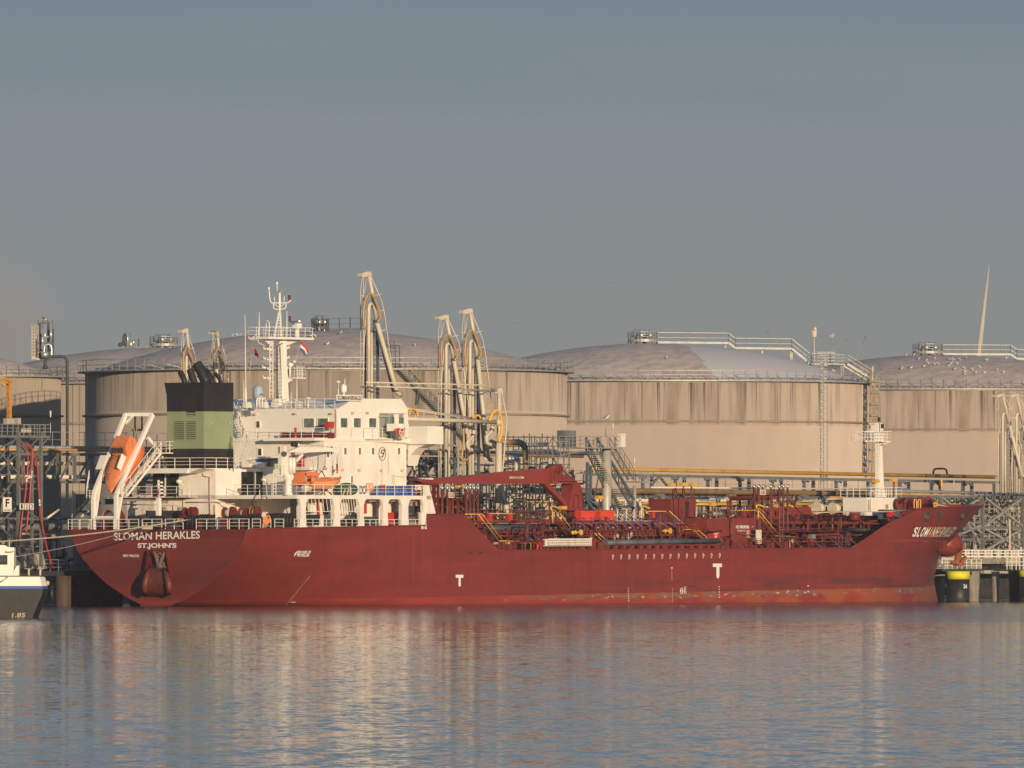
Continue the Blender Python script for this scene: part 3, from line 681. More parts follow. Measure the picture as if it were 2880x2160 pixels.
# stern anchor pocket: raked cheeks either side of a curved apron, the anchor housed above
def T(u, v, l): return A(u, v, l)
mb = MB()
mb.prism([T(412, 1549, -.12), T(470, 1549, -.12), T(479, 1624, -.12), T(405, 1624, -.12)], (.2, 0, 0))
part('anchor_pocket_back', mb, 'maroon', ship)
mb = MB(); prof = [(1588, -.25), (1600, -.9), (1618, -1.5), (1640, -1.8), (1658, -1.7), (1670, -1.2), (1677, -.3)]; hw = [18, 20, 27, 33, 35, 33, 28]; vs = []
for (v, l), w in zip(prof, hw): vs += [T(443 - w, v, l), T(443 + w, v, l)]
vs = [Vector((p.x, p.y + .0 * p.x, p.z)) for p in vs]
mb.add(vs, [(2 * i, 2 * i + 2, 2 * i + 3, 2 * i + 1) for i in range(6)], True)
for s_ in (0, 1):
    side = [vs[2 * i + s_] for i in range(7)]; mb.add([Vector((0, side[0].y, side[0].z))] + side + [Vector((0, side[-1].y, side[-1].z))], [tuple(range(9))])
    e = [Vector((p.x - .1, p.y, p.z)) for p in side[1:6]]; mb.tube(e, [.16, .28, .36, .34, .2], 8)
for u0, u1, u2 in ((412, 416, 404), (470, 466, 482)): mb.prism([T(u0, 1549, -.05), T(u1, 1549, -.7), T(u2 + (4 if u2 < 443 else -4), 1624, -1.1), T(u2, 1630, -.05)], (0, .08, 0))
part('anchor_pocket', mb, 'apron_red', ship)
mb = MB()
mb.tube(bez([T(433, 1553, -.45), T(440, 1568, -.6), T(447, 1596, -.7)]), .20, 7); mb.tube(bez([T(464, 1553, -.45), T(456, 1570, -.6), T(447, 1596, -.7)]), .20, 7)
mb.tube([T(438, 1594, -.6), T(458, 1594, -.6)], .26, 8); mb.prism([T(452, 1576, -.6), T(462, 1580, -.6), T(466, 1595, -.6), T(450, 1595, -.6)], (-.15, 0, 0)); mb.cyl(T(430, 1595, -.55), T(467, 1595, -.55), .14, n=8)
mb.tube([T(449 + 5 * math.cos(t), 1562 + 6 * math.sin(t), -.5) for t in [k * math.pi / 5 for k in range(10)]], .10, 6, closed=True)
part('stern_anchor', mb, 'anchor_brown', ship)
# bulging anchor bolster at the stem and the bower anchor hanging under it
mb = MB(); BC = P(2664, 1530, -3.2); mb.ball(BC, 1.45, 20, 1.35, 1.15, 1.0); part('anchor_bolster', mb, 'ship_red', ship)
mb = MB(); az = lambda u, v: P(u, v, -2.6)
mb.beam(az(2709, 1533), az(2696, 1574), .3, .3); mb.beam(az(2694, 1547), az(2690, 1580), .45, .4); mb.prism([az(2680, 1583), az(2702, 1581), az(2700, 1592), az(2684, 1592)], (0, -.5, 0)); mb.beam(az(2684, 1584), az(2699, 1560), .3); mb.beam(az(2716, 1567), az(2700, 1584), .35); mb.beam(az(2676, 1580), az(2686, 1588), .3); mb.tube([az(2710 + 3 * math.cos(t), 1531 + 3 * math.sin(t)) for t in [k * math.pi / 4 for k in range(8)]], .07, 5, closed=True)
part('bow_anchor', mb, 'anchor_rust', ship)

# ---- superstructure
LA_, LB_ = P(911, 1300, 9).x, P(944, 1200, 9).x     # after faces of the lower and of the bridge block
LF_ = P(1143, 1200, 9).x
Zpoop, Zboat, Zcas = 7.7, zs(1000, 1393), A(540, 1317, 7).z
Zbr, Zmon, Zwh = zs(1050, 1233, 9), zs(960, 1149, 9), zs(1060, 1121, 9)
LC = A(600, 1400, 8).x
mb = MB(); mb.box(LC, LA_ + 1, -1.0, 7.0, Zpoop - .1, Zcas - .12); mb.box(LC - .9, LA_ + 1, -.95, 7.2, Zcas - .12, Zcas)   # engine casing
u455 = A(462, 1330, LC - 1).y
mb.prism([(LC, -.9, Zcas - .12), (LC, u455, Zcas - .12), (LC, u455, Zcas - .75)], (-.001, 0, 0)); mb.prism([(LC - .9, u455 + .1, Zcas - .12), (LC, u455 + .1, Zcas - .12), (LC, u455 + .1, Zcas - .8)], (0, .08, 0)); mb.prism([(LC - 2.0, 7.2, Zcas - .5), (LC - 2.0, 1.2, Zcas - .5), (LC - 1.6, 1.2, Zcas), (LC - 1.6, 7.2, Zcas)], (1.7, 0, 0))
mb.prism([(LC - .02, 1.2, Zcas - .1), (LC - .02, -.6, Zcas - .1), (LC - .02, 1.2, Zcas - .55)], (-1.6, 0, .1))
part('engine_casing', mb, 'white', ship)
mb = MB(); mb.box(14.0, LF_, -9, 9, Zpoop, Zboat - .15); mb.box(LA_, LF_, -9, 9, Zboat - .16, Zbr - .32); part('accommodation_block', mb, 'white', ship)
mb = MB(); mb.box(LA_ - .15, LF_, -9.1, 9.1, Zbr - .32, Zbr)
mb.box(LA_ - 1.5, LA_ - .15, -9.0, A(740, 1232, LA_ - 1.5).y, Zbr - .3, Zbr); part('bridge_deck', mb, 'white_clean', ship)
mb = MB(); mb.box(LB_, LB_ + 9.5, -8.9, 8.9, Zbr, Zmon)
q = lambda u, v: P(u, v, 9.0)
mb.prism([q(944.5, 1233), q(949, 1150), q(987, 1127), q(1020, 1121), q(1129, 1122), q(1148, 1151), q(1143, 1233)], (0, 18, 0))
part('wheelhouse', mb, 'white_clean', ship)
mb = MB(); nl = Zboat - .0
mb.box(LC, LF_ + .9, -11.5, 11.5, Zboat - .38, Zboat)
part('boat_deck', mb, 'white', ship)
mb = MB()    # frames with rounded corners holding the boat deck up along the ship's side
us_ = [(847, 861), (941, 956), (1012, 1024), (1078, 1091), (1131, 1149), (1192, 1201)]
zb, zt = Zpoop + .1, Zboat - .3
for i, (a, c) in enumerate(us_):
    x0, x1 = lp(a), lp(c); mb.box(x0, x1, -11.48, -11.05, zb, zt); mb.prism([(x0 - .35, -11.49, zb), (x1 + .35, -11.49, zb), (x1, -11.49, zb + .5), (x0, -11.49, zb + .5)], (0, .4, 0))
    for s_, x in ((-1, x0), (1, x1)): mb.prism([(x, -11.47, zt), (x + s_ * .7, -11.47, zt), (x + s_ * .25, -11.47, zt - .2), (x, -11.47, zt - .7)], (0, .3, 0))
xe = lp(1200); mb.prism([(xe, -11.5, Zboat + 1.05), (xe + .35, -11.5, Zboat + 1.05), (xe + 1.5, -11.5, 9.5), (xe + 1.4, -11.5, 9.3), (xe, -11.5, 9.3)], (0, .5, 0)); mb.box(xe - .9, xe, -11.5, -10.9, zb, 9.5)
part('side_frame', mb, 'white', ship)
# bridge wing
lw = P(1151, 1220, 9.6).x; lw1 = lw + 2.6; bwg = 11.9
zt_, zl_ = A(1180, 1199, lw).z, A(1180, 1249, lw).z
mb = MB(); mb.box(lw, lw + .12, -bwg, -9.3, zl_, zt_); mb.box(lw + .12, lw1, -bwg, -bwg + .12, zl_, zt_); mb.box(lw1, lw1 + .1, -bwg, -9, zl_, zt_); mb.box(lw + .1, lw1, -bwg + .1, -9, zl_, zl_ + .15)
f0, f1 = P(1022, 1243, 9.05), P(1151, 1243, 9.05)
mb.add([(f0.x, -9.05, Zbr), (lw, -bwg + 2.3, Zbr - .0), (lw, -bwg + 2.3, zl_ + .15), (f0.x, -9.05, Zbr - .3), (lw1, -9.0, zl_ - .1)], [(0, 3, 2, 1), (3, 4, 2)])
mb.prism([(lw + .5, -9, zl_), (lw + .5, -bwg + .3, zl_), (lw + .5, -10.2, zl_ - .4), (lw + .5, -9.4, zl_ - 1.1), (lw + .5, -9, zl_ - 2.2)], (1.6, 0, 0))
mb.box(f0.x, lw + .1, -9.7, -8.9, Zbr - .12, Zbr)
part('bridge_wing', mb, 'white_clean', ship)
mb = MB(); mb.box(LB_ - 1.7, LB_, -9, 9, Zbr, Zbr + .02)
mb = MB(); o0 = P(1062, 1161, 9.03); o1 = P(1143, 1232, 9.03)
mb.box(o0.x, o1.x, -9.03, -9.0, o1.z + .05, o0.z); part('wing_shelter', mb, 'steel_light', ship)
mb = MB()
for u0, v0, u1, v1 in ((1083, 1172, 1093, 1231), (1097, 1172, 1110, 1205), (1122, 1175, 1137, 1192)): sbox(mb, u0, v0, u1, v1, 9.06, .02)
part('wing_window', mb, 'curtain_glass', ship)
mb = MB()
for u0, v0, u1, v1 in ((1062, 1161, 1067, 1232), (1110, 1165, 1122, 1232), (1137, 1165, 1148, 1215), (1084, 1205, 1110, 1216), (1068, 1157, 1143, 1162)): sbox(mb, u0, v0, u1, v1, 9.12, .1)
part('wing_frame', mb, 'white_clean', ship)
mb = MB(); sbox(mb, 1114, 1192, 1150, 1212, 11.2, 1.2); sbox(mb, 1139, 1192, 1150, 1230, 11.6, .4); part('wing_console', mb, 'white_clean', ship)
mb = MB(); sbox(mb, 1069, 1169, 1098, 1173, 9.35, .2); sbox(mb, 1102, 1209, 1113, 1228, 9.5, .2); part('wing_locker', mb, 'steel_pale', ship)
# funnel badge board
mb = MB(); cc = P(1129, 1216, 11.7); mb.prism([P(1116, 1204, 11.7), P(1139, 1204, 11.7), P(1139, 1222, 11.7), P(1134, 1229, 11.7), P(1127, 1226, 11.7), P(1118, 1222, 11.7), P(1116, 1213, 11.7)], (0, .08, 0)); part('crest_board', mb, 'bright_red', ship)
mb = MB(); mb.tube([cc + Vector((.38 * math.cos(t), -.06, .42 * math.sin(t))) for t in [k * math.pi / 7 for k in range(14)]], .05, 5, closed=True); mb.beam(cc + Vector((-.33, -.06, .08)), cc + Vector((.33, -.06, .08)), .06); mb.beam(cc + Vector((0, -.06, .08)), cc + Vector((0, -.06, -.5)), .07); part('crest_ring', mb, 'sign_white', ship)
# windows
def window(parent, kind, u0, v0, u1, v1, p, glass='curtain_glass'):
    m1, m2 = MB(), MB(); fr = .09
    if kind == 's':
        a, c = P(u0, v1, p), P(u1, v0, p); m1.box(a.x, c.x, -p - .03, -p - .01, a.z, c.z)
        for x0, x1, z0, z1 in ((a.x - fr, a.x, a.z - fr, c.z + fr), (c.x, c.x + fr, a.z - fr, c.z + fr), (a.x, c.x, a.z - fr, a.z), (a.x, c.x, c.z, c.z + fr)): m2.box(x0, x1, -p - .07, -p, z0, z1)
    else:
        a, c = A(u0, v1, p), A(u1, v0, p); m1.box(p - .03, p - .01, c.y, a.y, a.z, c.z)
        for y0, y1, z0, z1 in ((a.y, a.y + fr, a.z - fr, c.z + fr), (c.y - fr, c.y, a.z - fr, c.z + fr), (c.y, a.y, a.z - fr, a.z), (c.y, a.y, c.z, c.z + fr)): m2.box(p - .07, p, y0, y1, z0, z1)
    w = part('window', m2, 'white_clean', parent); part('pane', m1, glass, w)
wh = bpy.data.objects['wheelhouse']; ac = bpy.data.objects['accommodation_block']
for u0, u1 in ((957, 976), (994, 1014), (1037, 1057)): window(wh, 's', u0, 1176.5, u1, 1202, 9)
for u0, u1 in ((855, 884), (894, 923)): window(wh, 'a', u0, 1177, u1, 1203, LB_)
window(wh, 'a', 721, 1185, 731, 1203, LB_, 'glass')
for u0 in (967, 1008, 1045, 1118): window(ac, 's', u0, 1260, u0 + 6.5, 1278, 9.0, 'curtain_glass')
window(ac, 'a', 726, 1262, 736, 1281, LA_, 'glass'); window(ac, 'a', 783, 1256, 788, 1276, LA_, 'glass'); window(ac, 's', 986.5, 1339, 991, 1358, 9, 'glass'); window(ac, 'a', 931, 1256, 936, 1278, LA_, 'glass')
# deck lamps and small fittings on the walls
mb = MB()
for u, v in ((722, 1164), (834, 1162), (936, 1162)): p = A(u, v, LB_); mb.box(p.x - .35, p.x, p.y - .12, p.y + .12, p.z - .12, p.z + .05)
for u, v in ((988, 1161), (1029, 1161)): p = P(u, v, 9); mb.box(p.x - .12, p.x + .12, p.y - .3, p.y, p.z - .12, p.z + .1)
for u, v in ((934, 1323), (1006, 1322), (1068, 1322), (1127, 1322)): p = P(u, v, 9); mb.box(p.x - .12, p.x + .12, p.y - .3, p.y, p.z - .12, p.z + .1)
for u, v in ((820, 1239), (845, 1240)): p = A(u, v + 2, LA_); mb.box(p.x - .4, p.x, p.y - .12, p.y + .12, p.z - .15, p.z + .05)
part('wall_lamp', mb, 'cream_rust', ship)
mb = MB(); p = P(1074, 1276, 9.02); mb.prism([p + Vector((.55 * math.cos(t), -.02, .68 * math.sin(t))) for t in [k * math.pi / 12 for k in range(24)]], (0, -.02, 0)); part('house_emblem_disc', mb, 'sign_white', ship)
mb = MB(); mb.tube([p + Vector((.55 * math.cos(t), -.06, .68 * math.sin(t))) for t in [k * math.pi / 12 for k in range(24)]], .03, 5, closed=True)
for a, c in (((.34, .40), (-.10, .36)), ((-.10, .36), (-.22, .06)), ((-.22, .06), (.16, .04)), ((.16, .04), (.06, -.30)), ((.06, -.30), (-.34, -.34)), ((.34, .40), (.22, -.05))): mb.beam(p + Vector((a[0], -.06, a[1])), p + Vector((c[0], -.06, c[1])), .08)
part('house_emblem', mb, 'black', ship)
mb = MB(); 
for u, v0, v1 in ((1074, 1288, 1392), (1092, 1275, 1330)): mb.beam(P(u, v0, 9.05), P(u, v1, 9.05), .05)
sbox(mb, 959, 1318, 967, 1326, 9.05, .05); mb.beam(P(944.5, 1150, 9.06), P(944.5, 1232, 9.06), .09)
part('wall_pipe', mb, 'cream_rust', ship)
mb = MB(); 
for k in range(6): mb.beam(P(1102, 1336 + k * 4.5, 9.1), P(1110, 1336 + k * 4.5, 9.1), .05)
part('wall_rungs', mb, 'cream_rust', ship)
lettering('house_number', 'IMO 9466726', side_fn(1113, 1338, 1142, 1343, 9.05), 'sign_pink', ship, .0)
# name board on the roof
mb = MB(); sbox(mb, 947, 1111, 1019, 1127, 9.3, .08); part('name_board', mb, 'sign_white', ship); lettering('board_name', 'SLOMANHERAKLES', side_fn(950, 1114, 1017, 1124, 9.36), 'dark_steel', ship, .005)
mb = MB(); sbox(mb, 924, 1186, 940, 1204, 9.6, .5); sbox(mb, 925, 1193.5, 938, 1195.5, 9.62, .02); part('fire_locker', mb, 'bright_red', ship)
mb = MB()
for u0, u1 in ((791, 806), (811, 826), (831, 854), (858, 880), (884, 911), (915, 927)): abox(mb, u0, 1217, u1, 1232, LA_ + .5, .8)
part('bench_locker', mb, 'maroon', ship)
for u, v0, v1 in ((831, 1206, 1254), (827, 1268, 1292)):
    mb = MB(); a, c = A(u, v0, LA_ - .3), A(u, v1, LA_ - .3); mb.cyl(a, c, .11, n=8); mb.ball(a, .15, 8); part('fire_post', mb, 'bright_red', ship)
# railings of the white upperworks
mb = MB(); zz = Zbr
mb.rail([(LA_, A(690, 1232, LA_).y, zz), (LA_, -9.0, zz), (f0.x - 2, -9.05, zz), (f0.x, -9.1, zz), (lw, -9.7, zz)], 1.02, 1.45, 3, .03)
part('bridge_deck_railing', mb, 'white_rail', ship)
mb = MB(); mb.rail([(LB_ + .02, 8.8, Zmon), (LB_ + .02, -8.8, Zmon), (P(944, 1150, 9).x, -8.9, Zmon)], 1.0, 1.3, 3, .03)
part('roof_railing', mb, 'white_rail', ship)
mb = MB(); a = A(661, 1394, LC)
mb.rail([(LA_, 9, Zboat), (LC + .05, 9, Zboat)], 1, 2); mb.rail([(LC + .05, a.y, Zboat), (LC + .05, -11.4, Zboat), (LF_ + .8, -11.4, Zboat), (LF_ + .8, -9.1, Zboat)], 1.05, 1.5, 3, .032)
part('boat_deck_railing', mb, 'white_rail', ship)
mb = MB(); mb.rail([(LC + 3, 7.0, Zcas), (LC - 1.5, 7.0, Zcas), (LC - 1.5, -.85, Zcas), (LA_, -.85, Zcas)], 1.05, 2.0, 3, .034); part('casing_railing', mb, 'white_rail', ship)
mb = MB(); z = 7.72
def rl(us, l=.15, **k): mb.rail([(l, A(u, 1480, l).y, z) for u in us], 1.05, 1.3, 3, .034)
rl((192, 253)); rl((264, 320)); rl((335, 390)); rl((400, 455)); rl((465, 515)); mb.rail([(.15, 11.3, z), (8, 11.35, z)], 1.05, 1.3, 3, .034)
rl((552, 640)); rl((645, 700))
mb.rail([(x, -11.4, z) for x in (lp(712), lp(735))], 1.05); mb.rail([(x, -11.4, z) for x in (lp(742), lp(764))], 1.05); mb.rail([(x, -11.4, z) for x in (lp(775), lp(800))], 1.05); mb.rail([(x, -11.4, z) for x in (lp(830), lp(846))], 1.05)
for i in range(5): mb.rail([(lp(us_[i][1] + 2), -11.4, z), (lp(us_[i + 1][0] - 2), -11.4, z)], 1.05, 1.0, 3, .03)
part('poop_railing', mb, 'white_rail', ship)
# screens of thin bars in the first two openings
mb = MB()
for i, n in ((0, 7), (1, 7)):
    x0, x1 = lp(us_[i][1] + 3), lp(us_[i + 1][0] - 3)
    for k in range(n): x = x0 + (x1 - x0) * (k + .5) / n; mb.beam((x, -11.3, zt - .05), (x + .25, -11.3, zt - 1.35), .05)
    mb.beam((x0, -11.3, zt - 1.35), (x1, -11.3, zt - 1.35), .05)
part('screen_bars', mb, 'white_rail', ship)
# inside the side passage
def pb(u0, v0, u1, v1, b, d, m, name='deck_fitting'):
    x = MB(); sbox(x, u0, v0, u1, v1, b, d); part(name, x, m, ship)
pb(818, 1402, 834, 1462, 9.1, .1, 'steel_light', 'passage_door'); pb(911, 1415, 924, 1445, 9.15, .3, 'maroon', 'hose_cabinet'); pb(981, 1402, 991, 1462, 9.1, .1, 'steel_light', 'passage_door'); pb(1048, 1410, 1058, 1465, 9.1, .1, 'steel_light', 'passage_door'); pb(1106, 1410, 1112, 1470, 9.1, .1, 'steel_light', 'passage_door')
pb(1098, 1442, 1131, 1475, 9.8, .6, 'bright_red', 'foam_cabinet'); pb(1027, 1416, 1032, 1445, 10.4, .3, 'bright_red', 'fire_extinguisher'); pb(1126, 1425, 1131, 1445, 10.4, .3, 'bright_red', 'fire_extinguisher')
pb(862, 1448, 900, 1477, 10.6, 1.0, 'black', 'mooring_drum_box'); pb(873, 1420, 889, 1440, 9.3, .4, 'white_clean', 'wall_cabinet'); pb(1025, 1453, 1062, 1476, 10.4, .8, 'dark_steel', 'bollard_pair'); pb(980, 1458, 1010, 1477, 10.4, .8, 'black', 'bollard_pair')
pb(1147, 1423, 1180, 1443, 9.4, .6, 'dark_steel', 'storage_rack')
mb = MB(); 
for k in range(3): mb.prism([P(1170 + 5 * k, 1440, 9.5), P(1173 + 5 * k, 1440, 9.5), P(1178 + 5 * k, 1424, 9.5), P(1175 + 5 * k, 1424, 9.5)], (0, -.05, 0))
part('hazard_stripes', mb, 'yellow', ship)
mb = MB(); mb.tube(bez([P(898, 1476, 9.4), P(897, 1440, 9.4), P(897, 1412, 9.4), P(906, 1406, 9.4), P(925, 1404, 9.4)]), .12, 7); part('fire_main', mb, 'bright_red', ship)
for u, v in ((1180, 1458), (996, 1462)):
    mb = MB(); p = P(u, v, 11.0); mb.tube([p + Vector((.42 * math.cos(t), 0, .62 * math.sin(t))) for t in [k * math.pi / 7 for k in range(14)]], .17, 8, closed=True); part('tyre_fender', mb, 'black', ship)
mb = MB()
for (a, c) in ((1040, 1070), (1100, 1126), (1150, 1175)): mb.cyl(P(a, 1407, 10.4), P(c, 1407, 10.4), .14, n=8)
part('overhead_pipe', mb, 'cream_rust', ship)
mb = MB(); mb.stair(P(985, 1476, 9.9), P(1008, 1405, 9.9), .7, (0, 1, 0), .3, .05, 0); part('inner_stair', mb, 'white_rail', ship)
# black louvred doors in the casing
for u0, u1, v0, v1, l in ((430, 462, 1331, 1397, LC), (468, 502, 1331, 1397, LC), (386, 409, 1353, 1390, LC), (358, 370, 1365, 1398, LC)):
    mb = MB(); abox(mb, u0, v0, u1, v1, l - .06, .05)
    for k in range(int((v1 - v0) / 4)): a, c = A(u0 + 1, v0 + 4 * k + 3, l - .09), A(u1 - 1, v0 + 4 * k + 2, l - .09); mb.box(a.x, a.x + .04, a.y, c.y, a.z, c.z)
    part('louvred_door', mb, 'black', ship)
for u0, u1 in ((680, 714), (721, 755)):
    mb = MB(); sbox(mb, u0, 1327, u1, 1393, 1.08, .06)
    for k in range(16): a, c = P(u0 + 1, 1330 + 4 * k, 1.12), P(u1 - 1, 1329 + 4 * k, 1.12); mb.box(a.x, c.x, a.y, a.y + .04, a.z, c.z)
    part('louvred_door', mb, 'black', ship)
mb = MB()
def poly(pts, r=.05, n=5): mb.tube(pts, r, n)
l = LC - .12
poly([A(*t, l) for t in ((571, 1330), (572, 1338), (590, 1342), (591, 1448))], .07); poly([A(*t, l) for t in ((522, 1413), (605, 1412), (632, 1412), (637, 1417), (660, 1417))]); poly([A(*t, l) for t in ((604, 1420), (604, 1455))]); poly([A(*t, l) for t in ((340, 1418), (500, 1420))]); poly([A(*t, l) for t in ((516, 1400), (516, 1440))]); poly([A(*t, l) for t in ((488, 1418), (488, 1442))])
part('casing_pipework', mb, 'cream_rust', ship)
mb = MB()
for u in (458, 502): abox(mb, u, 1425, u + 11, 1442, LC - .2, .15)
abox(mb, 456, 1406, 470, 1415, LC - .1, .05); part('vent_grille', mb, 'steel_pale', ship)
mb = MB(); abox(mb, 285, 1409, 395, 1480, LC - .02, .02)
# casing after part: lower walkway to port
mb = MB(); a, c = A(300, 1400, LC - 1.4), A(530, 1397, LC - 1.4); mb.box(LC - 1.4, LC, c.y, a.y, a.z, c.z); mb.box(LC - .05, LC + 3, 6.9, 10.5, Zpoop, Zcas - 3.3); part('casing_walkway', mb, 'white_dirty', ship)
mb = MB(); mb.rail([(LC - 1.35, A(320, 1397, LC - 1.35).y, c.z), (LC - 1.35, A(532, 1397, LC - 1.35).y, c.z)], 1.05, 1.6, 3, .03); part('walkway_railing', mb, 'white_rail', ship)
# stern light posts on the poop
mb = MB(); p = A(446, 1450, 2.6); t = A(446, 1350, 2.6); mb.box(p.x - .2, p.x + .2, p.y - .2, p.y + .2, p.z, A(446, 1398, 2.6).z); mb.cyl(A(446, 1398, 2.6), t, .12, n=8)
for v in (1357, 1367, 1377, 1387): mb.cyl(A(446, v, 2.6), A(457, v, 2.6), .10, n=6)
mb.cyl(A(446, 1360, 2.6), A(438, 1368, 2.6), .04); mb.box(t.x - .2, t.x + .2, A(459, 1395, 2.6).y, A(446, 1395, 2.6).y, A(446, 1399, 2.6).z, A(446, 1396, 2.6).z)
part('stern_light_post', mb, 'white_clean', ship)
for u, v in ((503, 1354), (743, 1349)):
    mb = MB(); p = A(u, v, 7.0); mb.ball(p, .28, 10, 1, 1.2, .8); mb.beam(p + Vector((.3, 0, -.3)), A(u + 8, 1395, 5.0), .09); mb.beam(p, p + Vector((0, -.5, -.45)), .12); part('searchlight', mb, 'white_clean', ship)
# mooring winches on the poop
def winch(u, v, r_px, l, n, wid=1.0, rope=True, m='maroon'):
    p = A(u, v, l); r = r_px / 28.; t = MB(); y = p.y
    for k in range(n + 1): t.cyl((l, y - k * wid, p.z), (l, y - k * wid - .10, p.z), r, n=22)
    t.cyl((l, y, p.z), (l, y - n * wid, p.z), r * .35, n=12); t.box(l - .5, l + .5, y - n * wid - .3, y + .2, Zpoop, p.z - r * .7)
    w = part('mooring_winch', t, m, ship)
    if rope:
        t = MB(); t.cyl((l, y - .12, p.z), (l, y - wid + .02, p.z), r * .72, n=18); part('rope_drum', t, 'rope', w)
        t = MB(); t.lathe((l, y - .0, p.z), [(r * .93, .02), (r * 1.01, .02), (r * 1.01, -.08), (r * .93, -.08)], 22, axis=(0, 1, 0)); part('drum_rim', t, 'yellow', w)
winch(302, 1458, 24, 2.2, 1, 1.5, True); winch(338, 1460, 20, 2.4, 0, 1, False)
winch(519, 1440, 14, 4.2, 1, .8, False); winch(536, 1441, 16, 4.4, 1, .5, False)
winch(632, 1443, 17, 2.4, 1, 1.1); winch(652, 1441, 17, 3.2, 0, 1, False); winch(676, 1443, 15, 4.4, 1, .7, True); winch(711, 1441, 17, 4.8, 1, .6, True)
mb = MB()
for u0, u1, v0 in ((360, 382, 1451), (431, 448, 1452), (525, 545, 1449), (560, 590, 1447), (655, 676, 1448)):
    mb.nx(); a, c = A(u0, 1478, 1.6), A(u1, v0, 1.6); mb.box(a.x, a.x + .9, a.y, c.y, Zpoop, c.z)
    for k in range(4): y = a.y + (c.y - a.y) * (k + .5) / 4; mb.cyl((a.x - .08, y, Zpoop), (a.x - .08, y, c.z + .05), .09, n=6)

for u0, u1, v0 in ((712, 735, 1446), (766, 786, 1444), (794, 828, 1444)):
    mb.nx(); a, c = P(u0, 1477, 10.7), P(u1, v0, 10.7); mb.box(a.x, c.x, a.y, a.y + .8, Zpoop, c.z)
    for k in range(4): x = a.x + (c.x - a.x) * (k + .5) / 4; mb.cyl((x, a.y - .06, Zpoop), (x, a.y - .06, c.z + .05), .09, n=6)
part('roller_fairlead', mb, 'black', ship)
mb = MB()
for u in (284, 292, 321, 560, 566, 682, 326): p = A(u, 1470, 1.0); mb.cyl((p.x, p.y, Zpoop), (p.x, p.y, Zpoop + .95), .13, n=8)
part('bollard', mb, 'pipe_red', ship)
mb = MB(); abox(mb, 410, 1436, 500, 1458, 5.5, 1.5); abox(mb, 404, 1452, 440, 1478, 3.5, .8); part('winch_bed', mb, 'dark_steel', ship)
mb = MB()
for u in (746, 754, 749): p = P(u, 1454 + (u % 3) * 6, 11.45); mb.nx(); mb.tube([p + Vector((.3 * math.cos(t), 0, .36 * math.sin(t))) for t in [k * math.pi / 6 for k in range(12)]], .09, 6, closed=True)
part('life_ring', mb, 'orange', ship)
# stairs beside the funnel
mb = MB(); mb.stair(A(672, 1314, 9.0), A(700, 1236, 9.0), .9, (0, 1, 0), .25, .05, 1.0); mb.stair(A(694, 1234, LB_ - 1), A(660, 1150, LB_ - 1), .8, (1, 0, 0), .25, .05, 1.0); part('outside_stair', mb, 'white_rail', ship)

# ---- funnel
fl0, fl1 = P(573, 1200, 0).x, P(656, 1200, 0).x; fy = A(470, 1200, fl0).y
fz = lambda v: A(540, v, fl0).z
fun = part('funnel', (lambda m: m.box(fl0, fl1, 0, fy, fz(1262), fz(1157)))(MB()), 'funnel_green', ship)
mb = MB(); mb.box(fl0 - .02, fl1 + .02, -.02, fy + .02, Zcas, fz(1262)); mb.prism([(fl0 - .02, -.02, fz(1157)), (fl0 - .02, fy + .02, fz(1157)), (fl0 - .02, fy + .05, fz(1108)), (fl0 - .02, A(462, 1077, fl0).y, fz(1076)), (fl0 - .02, -.02, fz(1075))], (fl1 - fl0 + .04, 0, 0)); part('funnel_band', mb, 'funnel_black', fun)
mb = MB()
def pipe_(pts, r): mb.tube(bez(pts, 5), r, 12)
g = lambda u, v, l: A(u, v, l)
pipe_([g(520, 1080, 9), g(517, 1066, 9), g(507, 1046, 9)], .30); pipe_([g(548, 1080, 9.5), g(542, 1062, 9.5), g(534, 1040, 9.5)], .36); pipe_([g(580, 1082, 10), g(571, 1055, 10), g(554, 1024, 10)], .52); pipe_([g(597, 1082, 10.5), g(590, 1062, 10.5), g(576, 1042, 10.5)], .38); pipe_([g(622, 1080, 11), g(617, 1066, 11), g(604, 1049, 11)], .18); mb.cyl(g(585, 1078, 10), g(566, 1052, 10), .5, n=12)
part('exhaust_pipe', mb, 'funnel_black', fun)
for u0, u1, v0, v1 in ((491, 517, 1185, 1237), (526, 550, 1185, 1237), (526, 550, 1119, 1170), (491, 517, 1119, 1170)):
    mb = MB(); a, c = A(u0, v1, fl0), A(u1, v0, fl0); mb.m = 1; mb.box(fl0 - .03, fl0 - .01, a.y, c.y, a.z, c.z); mb.m = 0; n = int((v1 - v0) / 5.2)
    dk = v0 < 1150
    for k in range(n):
        z = a.z + (c.z - a.z) * (k + .5) / n; mb.m = 2 if (dk and z > fz(1157)) else 0; mb.prism([(fl0 - .10, a.y, z - .05), (fl0 - .03, a.y, z + .03), (fl0 - .03, a.y, z - .01), (fl0 - .10, a.y, z - .09)], (0, c.y - a.y, 0))
    mb.m = 0
    if dk and u0 == 491: continue
    part('louvre', mb, ['funnel_green', 'louvre_dark', 'funnel_black'], fun)
mb = MB()
for u, v in ((592, 1190), (645, 1190)): p = P(u, v, 0); mb.cyl(p, p + Vector((0, -.12, 0)), .12, n=10)
part('funnel_lamp', mb, 'steel_pale', fun)

